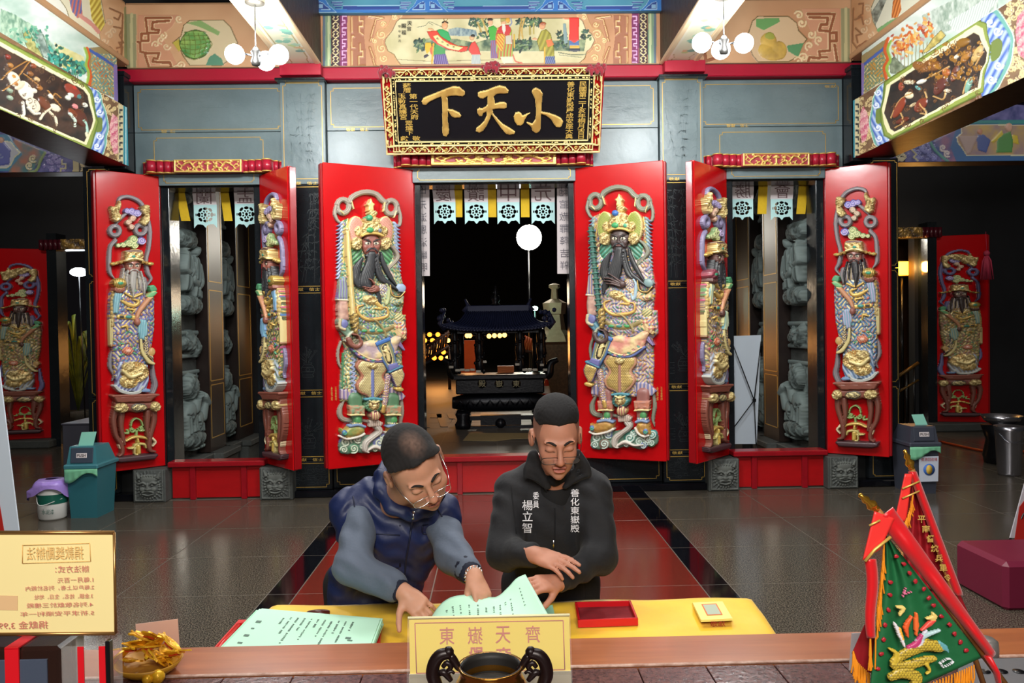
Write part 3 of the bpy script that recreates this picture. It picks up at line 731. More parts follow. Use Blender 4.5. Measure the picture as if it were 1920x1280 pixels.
        for cx,cy in ((770,160),(800,220),(735,290),(770,250),(700,330)):R.spiral(cx,cy,28,1.2,cx,5,K('#e8c8a0'),.007,.002)
        R.stroke([(885,60),(885,520)],14,K('#8c8c5c'),.01,sm=False)
    else:
        R.poly([(200,60),(250,-60),(700,-60),(640,10),(420,160),(270,250),(235,190),(215,150)],K('#e4e2c8'),.006,oc=K('#7a7a48'),ow=5)
        R.poly([(205,90),(290,-40),(330,-40),(260,130),(235,180)],K('#8c9484'),.008,pat=noisecol(K('#a8b0a0'),K('#4c5448'),20))
        R.poly([(360,10),(410,-40),(420,70),(390,130),(350,125)],K('#e08038'),.009,pat=foldpat(K('#f09850'),K('#b05820'),20,.3,.002))
        R.poly([(240,210),(330,150),(420,110),(500,60),(380,180),(270,245)],K('#7cb070'),.008)
        for p_ in ([(120,30),(150,25),(145,100),(115,120)],[(90,140),(140,120),(150,170)],[(95,200),(140,240),(100,250),(110,300)],[(110,330),(170,290),(210,300),(190,330)],[(80,60),(75,300),(120,360)]):R.stroke(p_,6,me_,.008,.002,sm=False)
        for cx,cy in ((175,150),(150,210),(200,250),(225,290),(180,60)):R.spiral(cx,cy,28,1.2,cx,5,K('#e8c8a0'),.007,.002)
        R.stroke([(40,60),(40,480)],14,K('#8c8c5c'),.01,sm=False)
    R.end('painted_face',mPAINT,root,skirt=False)
side_beam(-1);side_beam(1)

# ---------------- beams across the facade
def fret(R,pts_list,col,wd,h):
    for p in pts_list:R.stroke(p,wd,col,h,.002,sm=False)
TAN=noisecol(K('#dcae84'),K('#c48e66'),90)
def front_side(sg):
    x0,x1=(-3.993,-1.88) if sg<0 else (1.89,4.023)
    root=thing('fruit_beam',((x0+x1)/2,8.9,4.75),'tan painted beam over the '+('left side door with a green melon medallion' if sg<0 else 'right side door with a yellow gourd medallion'),'beam')
    MB().box(x0,x1,8.86,9.1,4.75,5.46).build('beam_body',mat('tan beam paint','#b58a62',.5),root)
    R=Raster((0,8.855,0),(1,0,0),(0,0,1),(0,-1,0),x0,x1,4.755,5.44,.0065)
    R.begin(.003,K('#dcae84'));R.C[:]=TAN(R.PX,R.PY)[0]
    cu=K('#e8c89c');br=K('#9a5c3c')
    if sg<0:
        R.src(0,0,2.977)
        R.poly([(700,80),(762,80),(762,410),(700,410)],K('#9c9a72'),.005);R.stroke([(735,80),(735,405)],8,K('#c8c090'),.006,sm=False)
        R.poly([(770,85),(1000,85),(960,150),(900,200),(960,300),(1010,400),(770,400)],K('#d49a78'),.005)
        R.poly([(962,240),(1010,200),(1025,140),(1060,112),(1250,112),(1290,150),(1330,240),(1290,330),(1240,368),(1060,368),(1025,320),(1000,270)],K('#dcc8a0'),.008,oc=K('#806840'),ow=5)
        R.poly([(1040,130),(1120,115),(1230,180),(1220,200),(1110,150)],K('#8fae6c'),.010);R.poly([(1170,320),(1200,300),(1240,330),(1250,366),(1150,366)],K('#5f9478'),.010)
        R.poly([(965,240),(1000,220),(1030,260),(1000,290)],K('#c8b84c'),.010)
        R.ell(1093,250,86,82,K('#7cae54'),.01,.02,pat=noisecol(K('#a4c468'),K('#4f9450'),60),oc=K('#3f6a34'),ow=5)
        for k in range(-3,4):
            R.stroke([(1093+k*26-8,180+abs(k)*12),(1093+k*30+4,250),(1093+k*24,322-abs(k)*12)],2,K('#6a7c30'),.03);R.stroke([(1012+abs(k)*8,250+k*22),(1093,256+k*26),(1175-abs(k)*8,244+k*20)],2,K('#6a7c30'),.03)
        mm=[[(955,102),(815,102),(825,185),(885,185),(890,170),(850,165),(855,125),(945,118)],[(790,190),(830,190),(830,230),(792,230),(792,190)],[(770,235),(785,240),(785,290),(830,300),(890,298),(880,330),(860,325),(855,345),(900,350)],[(810,300),(835,380),(960,380),(950,350),(905,350)]]
        fret(R,mm,cu,11,.007);fret(R,mm,br,7,.008)
        for cx,cy in ((900,225),(930,260),(870,250),(1000,105),(990,385),(1015,365),(910,200)):R.spiral(cx,cy,22,1.2,cx,4,K('#ecd2a4'),.008,.003)
        # right end, seen past the lamp
        fret(R,[[(1500,110),(1560,110),(1560,180),(1530,180)],[(1540,330),(1600,330),(1600,260)]],br,8,.008)
    else:
        R.src(1230,0,2.783)
        R.poly([(965,45),(1010,45),(1010,355),(965,355)],K('#9c9a72'),.005);R.stroke([(990,45),(990,350)],8,K('#c8c090'),.006,sm=False)
        R.poly([(760,45),(960,45),(960,350),(720,350),(760,300),(820,200)],K('#d49a78'),.005)
        R.poly([(470,200),(500,110),(530,84),(690,84),(735,120),(745,160),(790,205),(745,260),(735,300),(690,326),(530,326),(500,290)],K('#dcbc94'),.008,oc=K('#806840'),ow=5)
        R.poly([(520,100),(640,95),(645,115),(560,160),(520,140)],K('#6fa460'),.010);R.poly([(680,240),(770,225),(740,300),(690,270)],K('#5f9a68'),.010)
        for a in ((585,215,42,42),(570,265,38,40),(640,265,40,48),(610,290,52,28)):R.ell(*a,K('#d8a848'),.01,.018,pat=noisecol(K('#e0b858'),K('#b8944c'),40),mode='max')
        R.ell(590,195,26,24,K('#a4a84c'),.02,.01,mode='max')
        mm=[[(790,75),(930,75),(905,165),(850,160),(860,130),(890,130),(895,95),(800,92)],[(940,170),(905,175),(905,215),(940,215),(940,170)],[(905,220),(905,265),(850,270),(855,300),(890,300)],[(930,235),(945,330),(790,330),(800,300),(850,305)]]
        fret(R,mm,cu,11,.007);fret(R,mm,br,7,.008)
        for cx,cy in ((850,210),(810,180),(800,240),(760,120),(745,320),(770,300),(745,80)):R.spiral(cx,cy,24,1.2,cx,5,K('#ecd2a4'),.008,.003)
        fret(R,[[(330,80),(270,80),(270,140),(310,150)],[(320,300),(260,320),(250,250)]],br,8,.008)
    R.end('painted_face',mPAINT,root,skirt=False)
front_side(-1);front_side(1)
# centre beam with the scroll painting
root=thing('scroll_painting_beam',(0,8.9,4.75),'carved centre beam above the name board with robed figures unrolling a red scroll','beam')
MB().box(-1.87,1.88,8.86,9.1,4.75,5.46).build('beam_body',mat('tan beam paint','#b58a62',.5),root)
R=Raster((0,8.855,0),(1,0,0),(0,0,1),(0,-1,0),-1.87,1.88,4.755,5.42,.0054)
R.begin(.003,K('#c08c68'));R.C[:]=noisecol(K('#cc9a70'),K('#b8845e'),40)(R.PX,R.PY)[0]
for sg in (-1,1):
    fx=(lambda a:a) if sg<0 else (lambda a:3698-a)      # mirrored about the beam's centre, crop units
    R.src(600,0,5.818)
    def mp(pts):return [(fx(a),b) for a,b in pts]
    R.poly(mp([(30,100),(122,100),(122,790),(30,790)]),K('#7d9a7c'),.004);R.stroke(mp([(95,130),(95,780)]),12,K('#c0cc9c'),.005,sm=False);R.stroke(mp([(45,100),(45,790)]),14,K('#5d7080'),.005,sm=False)
    R.poly(mp([(124,130),(218,130),(218,780),(124,780)]),K('#3a2430'),.006)
    for k in range(7):
        y=190+k*92
        for q in (-1,1):R.stroke(mp([(171,y-40),(171+q*30,y-18),(171+q*14,y),(171+q*30,y+20),(171,y+42)]),5,K('#dccb98',.3),.007,.004)
    R.poly(mp([(220,130),(298,130),(298,780),(220,780)]),K('#7a2c5c'),.006)
    for k in range(5):
        y=180+k*125;R.stroke(mp([(290,y),(245,y),(245,y+45),(275,y+45),(275,y+75),(245,y+75),(245,y+100)]),6,K('#d8a4cc'),.008,.003,sm=False)
    R.poly(mp([(335,170),(500,170),(480,400),(500,560),(500,740),(335,740)]),K('#a0684c'),.006)
    mm=[[(350,190),(350,350)],[(370,400),(350,400),(350,520),(380,520)],[(350,560),(350,730)],[(430,180),(430,230),(470,230),(470,290),(430,290),(430,350),(470,380)],[(440,480),(440,560),(470,560),(470,620),(425,620),(425,720),(490,720)],[(530,180),(690,200),(610,220),(570,400),(550,450)],[(545,520),(600,720),(640,730)],[(590,290),(560,400)],[(560,560),(590,640)]]
    for p in mm:R.stroke(mp(p),15,K('#a8714e'),.007,.002,sm=False);R.stroke(mp(p),5,K('#e0bc84',.2),.010,.003,sm=False)
    R.poly(mp([(800,150),(900,160),(860,230),(810,320),(720,400),(690,470),(740,560),(810,600),(850,690),(880,720),(640,720),(620,640),(590,470),(640,330),(730,300)]),K('#c89a6c'),.012,oc=K('#e8c890'),ow=5,sm=True)
    for cx,cy,r_ in ((820,190,34),(675,380,52),(600,450,30),(675,530,50),(700,640,44),(690,270,34)):R.spiral(fx(cx),cy,r_,1.4,1+cx,6,K('#ecd098',.2),.016,.004,sg)
# picture field
fld=[(870,203),(2828,195),(2868,230),(2900,320),(2965,370),(3000,440),(2960,520),(2910,570),(2890,640),(2830,690),(880,708),(835,650),(810,600),(740,560),(705,470),(715,425),(790,330),(830,240)]
R.src(600,0,5.818)
R.poly(fld,K('#d8cc9c'),.004,pat=noisecol(K('#ded4a8'),K('#c4bc8c'),150),oc=K('#7a5c3c'),ow=7)
def f_(pts,c_,h=.006,b=.003,**k):R.poly(pts,K(c_),h,b,14,**k)
R.poly([(1020,500),(1100,440),(1200,420),(1500,430),(1700,470),(1850,420),(2200,440),(2500,450),(2900,430),(2880,560),(2400,560),(1800,560),(1100,545)],K('#6a8468'),.005,pat=noisecol(K('#a4b084'),K('#3f5c48'),60,.003,4),mode='on')
R.poly([(1400,320),(1500,300),(1700,330),(1720,400),(1400,390)],K('#7c98a0'),.005,pat=noisecol(K('#a8b8b0'),K('#5a7484'),40,0,4,2),mode='on')
for p in ([(1060,300),(1150,280),(1190,240),(1260,265),(1340,300)],[(1190,250),(1230,275)]):R.stroke(p,3,K('#6f7458'),.006)
q=random.Random(8)
for (x0,x1,y0,y1,n) in ((1630,1830,205,290,40),(2150,2420,200,290,70),(1030,1180,430,560,30),(1720,1850,340,420,20),(2580,2700,350,520,40),(2130,2300,420,560,50),(2850,2950,330,430,24)):
    for k in range(n):R.ell(q.uniform(x0,x1),q.uniform(y0,y1),q.uniform(12,30),q.uniform(7,14),K(q.choice(['#2f4a3a','#1f3430','#4a6a48','#3c5c50','#6c8858'])),.006,.002,q.uniform(0,180),mode='on')
for p,c_ in (([(1720,250),(1760,350)],'#b89c54'),([(1770,210),(1800,300),(1830,380)],'#c0a458'),([(2200,210),(2180,330),(2170,430)],'#b09048'),([(2230,205),(2200,330),(2210,420)],'#caa85c'),([(2290,290),(2290,380)],'#a89850'),([(2330,260),(2330,370)],'#b8a860')):R.stroke(p,9,K(c_),.007,.003)
R.stroke([(840,650),(1200,668),(1900,655)],3,K('#8c8058'),.006);R.stroke([(2600,575),(2760,600),(2900,595)],5,K('#6f7860'),.006);R.stroke([(2610,600),(2850,630)],3,K('#6f7860'),.006)
# figure holding the scroll
f_([(1260,470),(1350,450),(1370,600),(1400,700),(1245,700),(1240,560)],'#4a9c58');f_([(1245,600),(1370,590),(1405,705),(1240,700)],'#7c6ca4',pat=foldpat(K('#8c7cb4'),K('#54487c'),22,.2,.002))
f_([(1150,470),(1210,465),(1222,540),(1165,590),(1145,530)],'#e4b838');R.stroke([(1238,480),(1222,690)],9,K('#e0b040'),.008);f_([(1200,530),(1230,500),(1228,600),(1205,590)],'#d87048');f_([(1130,610),(1170,590),(1190,610),(1140,640)],'#3c3848')
f_([(1285,325),(1340,320),(1400,350),(1430,430),(1400,470),(1290,420),(1270,350)],'#2fa45c',oc=K('#1c5c34'),ow=3)
R.ell(1362,285,32,40,K('#e0a878'),.01,.01);R.stroke([(1340,250),(1362,238),(1392,252)],9,K('#2c2018'),.014);R.stroke([(1362,235),(1345,205)],4,K('#a08050'),.01);R.stroke([(1375,235),(1400,205)],4,K('#a08050'),.01)
R.stroke([(1190,320),(1225,325),(1240,350)],10,K('#e0a878'),.01,.004)
f_([(1165,345),(1275,335),(1320,400),(1400,450),(1500,500),(1620,510),(1600,560),(1540,572),(1400,545),(1280,490),(1210,430)],'#d8402c',h=.009,oc=K('#8c1c18'),ow=3)
f_([(1235,400),(1285,385),(1340,440),(1420,490),(1560,522),(1510,555),(1400,530),(1290,475)],'#ecdc98',h=.011)
for (x,y) in ((1285,425),(1335,460),(1395,492),(1460,515)):R.ell(x,y,16,11,K('#5c5434'),.012,0,25,pat=noisecol(K('#2c2818'),K('#d8c88c'),7))
# child
f_([(1650,470),(1690,450),(1730,520),(1755,600),(1700,620),(1655,600),(1615,545)],'#d84a40',oc=K('#8c201c'),ow=3);f_([(1655,600),(1745,600),(1755,700),(1650,700)],'#c8d0c8',pat=foldpat(K('#d8e0d8'),K('#8c9898'),14,.1,.001));R.ell(1657,415,26,26,K('#dca878'),.009,.006);R.ell(1668,395,24,16,K('#26201c'),.012,.006)
# two centre figures (crop at 910)
R.src(910,0,5.818)
f_([(30,300),(90,280),(140,320),(120,440),(50,450)],'#46a83c',oc=K('#1c5c28'),ow=3);f_([(60,440),(125,440),(135,640),(60,640)],'#5868a8',pat=foldpat(K('#6878b8'),K('#a85c48'),20,.1,.002));R.ell(55,250,26,34,K('#e0ac80'),.009,.006);R.ell(52,218,32,16,K('#26201c'),.013,.006)
f_([(130,310),(180,280),(260,280),(290,330),(300,600),(290,650),(140,650),(120,560),(110,400)],'#8cb04c',pat=foldpat(K('#9cc45c'),K('#c85040'),34,.1,.002));f_([(130,310),(180,280),(200,300),(210,400),(190,560),(160,560),(120,470)],'#d8a838',pat=foldpat(K('#ecc848'),K('#d05838'),26,2.5,.002));f_([(150,300),(190,275),(260,275),(285,340),(240,400),(190,370),(120,370)],'#c83434',oc=K('#701818'),ow=3)
R.ell(198,255,26,30,K('#e0ac80'),.012,.006);f_([(180,270),(215,270),(222,330),(205,380),(185,330)],'#dcd8c8');f_([(165,205),(235,200),(240,235),(165,240)],'#a89c58');R.ell(245,225,24,26,K('#d8a03c'),.012,.006);R.stroke([(275,205),(288,250),(265,285)],7,K('#8c94b0'),.01)
f_([(220,395),(285,390),(290,480),(225,480)],'#c8c4b0');R.stroke([(315,380),(318,520)],8,K('#d8b048'),.01);R.stroke([(300,600),(330,670),(400,690)],7,K('#d87060'),.008);f_([(160,620),(300,620),(310,690),(200,695)],'#d8dcc0')
# bowing elder
f_([(610,340),(660,320),(710,370),(745,500),(760,690),(640,695),(640,560),(590,560),(560,450)],'#a49c38',oc=K('#54501c'),ow=4,pat=foldpat(K('#b4ac48'),K('#8c8430'),50,.4,.002));f_([(640,620),(755,620),(765,700),(640,700)],'#6c7ca8',pat=foldpat(K('#7c8cb8'),K('#404c74'),20,.4,.001));f_([(660,440),(720,430),(750,490),(680,520)],'#dc7c48');R.stroke([(648,520),(645,690)],7,K('#e0b040'),.01)
R.ell(620,285,34,38,K('#d89c70'),.01,.008);R.ell(628,262,34,18,K('#a85c38'),.015,.005);R.stroke([(560,430),(520,430),(540,420)],9,K('#d8a078'),.009)
# red column and stone lantern
f_([(915,195),(1020,195),(1020,440),(970,470),(915,440)],'#dc3830',h=.008,b=.006);f_([(915,440),(970,475),(1020,440),(1025,520),(915,520)],'#5878a8');f_([(920,500),(1025,500),(1025,530),(920,530)],'#d8b048');f_([(915,530),(1030,530),(1035,560),(970,568),(910,556)],'#38404c');f_([(835,195),(915,195),(915,215),(860,212)],'#c87850')
f_([(845,260),(875,255),(890,360),(900,470),(860,480),(850,360)],'#88a0a0')
R.end('painted_face',mPAINT,root,skirt=False)
R.src(0,0,1)
for s_,x,y in (('天',768,44),('官',767,54),('賜',757,49),('福',757,61)):text(s_,at(x,y,8.84),.05,m=mINK,parent=root,depth=.006,bold=.01)
for k,s_ in enumerate('甲申夏月'):text(s_,at(749,50+k*9,8.84),.028,m=mINK,parent=root,depth=.006)
# blue beam above the centre
root=thing('blue_fret_beam',(0,8.5,5.3),'blue beam with angular line ornament along the top centre of the hall','beam')
zb=at(925,23,8.78)[2]
MB().box(-1.88,1.89,8.78,8.84,zb,zb+.5).build('beam_body',mat('blue beam paint','#2f6a9c',.5,var=(5,.3),col2='#3f7f94'),root)
R=Raster((0,8.775,0),(1,0,0),(0,0,1),(0,-1,0),-1.87,1.88,zb+.002,zb+.45,.007)
R.begin(.003,K('#3a7fa8'));R.C[:]=noisecol(K('#4a8ca0'),K('#357094'),60)(R.PX,R.PY)[0]
pale=K('#9cc0d8');navy=K('#1c3c84');blue=K('#2a6cb4')
R.src(600,0,5.818)
R.rect(-100,105,4000,140,blue,h=.004)
for x0,x1 in ((250,870),(1450,2300),(2900,3450)):
    R.rect(x0,70,x1,106,navy,h=.005);R.stroke([(x0,66),(x1,62)],3,pale,.006,sm=False)
for cx in (-50,1170,2570,3700):
    R.poly([(cx-240,140),(cx-150,60),(cx-90,-40),(cx+90,-40),(cx+150,60),(cx+240,140)],blue,.006,oc=pale,ow=5)
    for q_ in (-1,1):
        R.poly([(cx+q_*30,15),(cx+q_*80,30),(cx+q_*170,108),(cx+q_*25,108),(cx+q_*25,40)],navy,.007,oc=pale,ow=5);R.rect(min(cx+q_*40,cx+q_*85),50,max(cx+q_*40,cx+q_*85),90,K('#7fa8c8'),h=.008)
        for k in range(3):R.stroke([(cx+q_*(180+k*24),30+k*30),(cx+q_*(290-k*6),30+k*30)],9,navy,.007,sm=False);R.stroke([(cx+q_*(180+k*24),22+k*30),(cx+q_*290,22+k*30)],3,pale,.008,sm=False)
R.end('painted_face',mPAINT,root,skirt=False)
# soffit beams above the piers, carrying the pendant lamps
mPALE=mat('pale painted soffit','#e6dcc0',.45,var=(1.6,.3),col2='#a8c8b0')
mFRAME=mat('cream frame','#e0c49c',.45)
mBRCARVE=mat('dark brown carved beam side','#4a2c18',.45,bump=(12,.8),var=(9,.3),col2='#1f130c')
for sg,xa,xb in ((-1,-2.27,-1.87),(1,1.88,2.27)):
    root=thing('soffit_beam',((xa+xb)/2,4.9,4.75),'pale painted soffit beam carrying the '+('left' if sg<0 else 'right')+' pendant lamp','beam')
    MB().box(xa,xb,1.0,8.85,4.77,5.6).build('beam_body',mBRCARVE,root)
    MB().box(xa+.05,xb-.05,1.0,8.8,4.755,4.772).build('painted_underside',mPALE,root)
    m=MB();m.box(xa-.01,xa+.05,1.0,8.84,4.735,4.775,0,.01);m.box(xb-.05,xb+.01,1.0,8.84,4.735,4.775,0,.01)
    m.build('edge_moulding',mFRAME,root)
    R=Raster((0,0,4.754),(1,0,0),(0,1,0),(0,0,-1),xa+.05,xb-.05,5.0,8.8,.012,umap=lambda u,v:(u*100,v*100))
    R.begin(0,K('#efe8d0'));q=random.Random(3+sg)
    cxm=(xa+xb)/2*100
    R.poly([(cxm-11,880),(cxm-9,865),(cxm-12,855),(cxm-12,500),(cxm+12,500),(cxm+12,855),(cxm+9,865),(cxm+11,880)],K('#e8e4c4'),.001,oc=K('#b09a4c'),ow=.9)
    for k in range(50):R.ell(cxm+q.uniform(-10,10),q.uniform(500,850),q.uniform(2,6),q.uniform(2,5),K(q.choice(['#8cc4a8','#b8d8b8','#c8d890','#e4c08c','#7cb0a0'])),.001,0,q.uniform(0,180),mode='on')
    R.end('painted_scene',mPAINT,root,skirt=False)
# carved dark frieze seen under the ceiling beside the soffit beams
for sg,a,b in ((-1,-3.98,-2.28),(1,2.28,4.0)):
    R=Raster((0,8.6,0),(1,0,0),(0,0,1),(0,-1,0),a,b,5.43,5.85,.02,umap=lambda u,v:(u*100,v*100))
    R.begin(.0,K('#2c2438'));R.H[:]=0;c_,dh=carved(K('#4c4460'),K('#140e14'),9,.06)(R.PX,R.PY);R.C[:]=c_;R.H+=dh
    o=R.end('carved_frieze',mPAINT,None,skirt=False);tag(o,'dark carved frieze under the ceiling above the '+('left melon beam' if sg<0 else 'right gourd beam'),'frieze')
# side hall beams parallel to the facade
for sg in (-1,1):
    x0,x1=(-7.6,-4.45) if sg<0 else (4.5,7.6)
    zb_,zt_=at(80 if sg<0 else 1800,323 if sg<0 else 303,8.95)[2],4.3
    root=thing('aisle_beam',((x0+x1)/2,9.05,zb_),('left' if sg<0 else 'right')+' aisle cross beam painted blue with a figure cartouche','beam')
    MB().box(x0,x1,8.955,9.2,zb_,zt_).build('beam_body',mDARKWOOD,root)
    R=Raster((0,8.95,0),(1,0,0),(0,0,1),(0,-1,0),x0,x1,zb_+.003,zt_,.008)
    R.begin(.003,K('#5c5c9c'));R.C[:]=noisecol(K('#7470b0'),K('#3c4484'),12,0,3)(R.PX,R.PY)[0]
    if sg<0:
        R.src(0,0,3.765)
        gold_swirls(R,300,1080,460,1220,K('#9c90cc'),40,14,2,3,.004)
        R.poly([(515,1100),(560,1100),(560,1230),(515,1230)],K('#d8c894'),.006);R.poly([(560,1100),(640,1100),(640,1230),(560,1230)],K('#3a2c28'),.006);gold_swirls(R,565,1140,600,1215,K('#e0cc98'),8,14,2,4,.006)
        R.stroke([(440,1130),(440,1160),(465,1160),(465,1190),(430,1190),(430,1215)],5,K('#d8d0a0'),.006,sm=False)
        R.poly([(100,980),(320,1070),(300,1130),(250,1180),(220,1225),(60,1225)],K('#a86a4c'),.006,pat=noisecol(K('#b87458'),K('#4c7c80'),60));R.stroke([(320,1080),(290,1130),(260,1200),(200,1225)],10,K('#8ca464'),.008)
        for cx,cy in ((235,1120),(210,1170)):R.spiral(cx,cy,28,1.4,1,6,K('#e8dcb0'),.009,.004)
        R.poly([(-300,950),(60,950),(110,1020),(160,1090),(100,1160),(60,1210),(-300,1215)],K('#4c8cac'),.007)
        R.poly([(-300,955),(80,1000),(110,1040),(150,1080),(110,1110),(80,1170),(50,1190),(-300,1195)],K('#c8ccd4'),.009,oc=K('#e8e4b0'),ow=6)
        f2=lambda p,c_:R.poly(p,K(c_),.011,.004,14)
        f2([(-40,1020),(30,1000),(80,1060),(70,1160),(-40,1180)],'#5c64b0');R.ell(10,990,22,22,K('#d8a88c'),.012,.006)
        gold_swirls(R,-200,960,20,1180,K('#8c98c0'),20,20,7,4,.011)
    else:
        R.src(1580,0,3.765)
        gold_swirls(R,450,1020,660,1130,K('#8c90d0'),40,14,2,3,.004)
        R.poly([(375,1080),(440,1080),(440,1140),(375,1140)],K('#2c2820'),.006);gold_swirls(R,380,1090,435,1130,K('#e8dcb0'),10,14,3,4,.006);R.stroke([(490,1060),(520,1090),(500,1110),(530,1135)],5,K('#d8d0a0'),.006,sm=False)
        R.poly([(640,1000),(820,900),(850,1140),(700,1140)],K('#7c5c94'),.006,pat=noisecol(K('#9c6c8c'),K('#3c5c9c'),60));R.stroke([(620,1010),(650,1060),(690,1100),(740,1138)],10,K('#5c9c94'),.008)
        for cx,cy in ((705,1045),(735,1085)):R.spiral(cx,cy,26,1.4,1,6,K('#e8dcd8'),.009,.004)
        R.poly([(800,900),(900,850),(1700,850),(1700,1140),(800,1140),(760,1040)],K('#3c6ca4'),.007)
        R.stroke([(880,862),(1700,862)],14,K('#3c9494'),.01,sm=False)
        R.poly([(830,900),(900,880),(1700,880),(1700,1100),(870,1100),(840,1050),(808,1010),(800,970),(835,940)],K('#c4a070'),.009,oc=K('#e8e4c0'),ow=6,pat=noisecol(K('#d0b068'),K('#a08894'),90))
        f2=lambda p,c_:R.poly(p,K(c_),.011,.004,14)
        f2([(940,960),(990,950),(1040,990),(1010,1080),(950,1060)],'#5468a8');R.ell(965,930,18,20,K('#d89c80'),.012,.006);f2([(1090,960),(1180,930),(1200,1000),(1190,1080),(1080,1080)],'#5c9c54');f2([(1040,1000),(1120,920),(1130,950),(1060,1010)],'#e0cc50');R.ell(1168,900,24,30,K('#e0b49c'),.013,.006);f2([(1190,950),(1230,960),(1240,1020),(1200,1010)],'#e0c840');f2([(810,960),(950,960),(900,1080),(870,1090)],'#c0a8a0')
        f2([(1300,940),(1400,940),(1420,1080),(1290,1080)],'#a84c5c');R.ell(1350,915,22,26,K('#e0b49c'),.013,.006)
    R.end('painted_face',mPAINT,root,skirt=False)
    R=Raster((0,8.93,0),(1,0,0),(0,0,1),(0,-1,0),x0,x1,zt_,4.9,.02,umap=lambda u,v:(u*100,v*100));R.begin(0,K('#2c1c14'));c_,dh=carved(K('#3c2418'),K('#120b08'),9,.05,3)(R.PX,R.PY);R.C[:]=c_;R.H[:]=dh
    o=R.end('carved_frieze',mPAINT,None,skirt=False);tag(o,'dark brown carved frieze above the '+('left' if sg<0 else 'right')+' aisle beam','frieze')
# ================================================================ door leaves and guardian carvings
def face(R,cx,cy,w,hgt,skin,dark,h,beardcol,angry=0,ar=1.):
    """carved face, cx cy centre, w half width, hgt half height (in current units)"""
    sk=K(skin);dk=K(dark)
    R.ell(cx,cy,w,hgt,sk,h,.035)
    R.poly([(cx-w*.97,cy-hgt*.5),(cx+w*.97,cy-hgt*.5),(cx+w*.93,cy+hgt*.3),(cx+w*.5,cy+hgt*.92),(cx-w*.5,cy+hgt*.92),(cx-w*.93,cy+hgt*.3)],sk,h+.006,.030,w*.6,mode='max',sm=True)
    for q in (-1,1):
        R.ell(cx+q*w*.55,cy+hgt*.22,w*.34,hgt*.26,sk,h+.02,.018,mode='max')
        R.ell(cx+q*w*.46,cy-hgt*.1,w*.33,hgt*.17,dk,h+.030,.0)
        R.ell(cx+q*w*.46,cy-hgt*.09,w*.27,hgt*.12,K('#e8dcc0'),h+.032,.008)
        R.ell(cx+q*w*.42,cy-hgt*.09,w*.11,hgt*.11,K('#151010'),h+.034,.008)
        R.stroke([(cx+q*w*.12,cy-hgt*.2),(cx+q*w*.45,cy-hgt*.36),(cx+q*w*.9,cy-hgt*(.34+.1*angry))],[w*.06,w*.11,w*.04],K('#221816'),h+.036,.008)
    R.stroke([(cx,cy-hgt*.2),(cx,cy+hgt*.22)],[w*.1,w*.2],sk,h+.04,.02);R.ell(cx,cy+hgt*.24,w*.28,hgt*.12,sk,h+.042,.018,mode='max')
    R.ell(cx,cy+hgt*.52,w*.34,hgt*.09,K('#7a3a30'),h+.040,.010);R.stroke([(cx-w*.3,cy+hgt*.52),(cx+w*.3,cy+hgt*.52)],w*.03,dk,h+.052,0,sm=False)
    if beardcol:R.stroke([(cx-w*.6,cy+hgt*.6),(cx-w*.3,cy+hgt*.38),(cx,cy+hgt*.36),(cx+w*.3,cy+hgt*.38),(cx+w*.6,cy+hgt*.6)],[w*.08,w*.11,w*.08,w*.11,w*.08],K(beardcol),h+.046,.008)
def hair(R,pts,wd,col,h,b=.02,n=16):
    R.stroke(pts,wd,K(col),h,b,groove=(n,.005,.35))
def cloudlet(R,cx,cy,r,col,rim,h,cw=1,a=0):
    R.ell(cx,cy,r,r*.92,K(col),h,.02,mode='max');R.spiral(cx,cy,r*.82,1.7,a,r*.13,K(rim),h+.018,.010,cw)
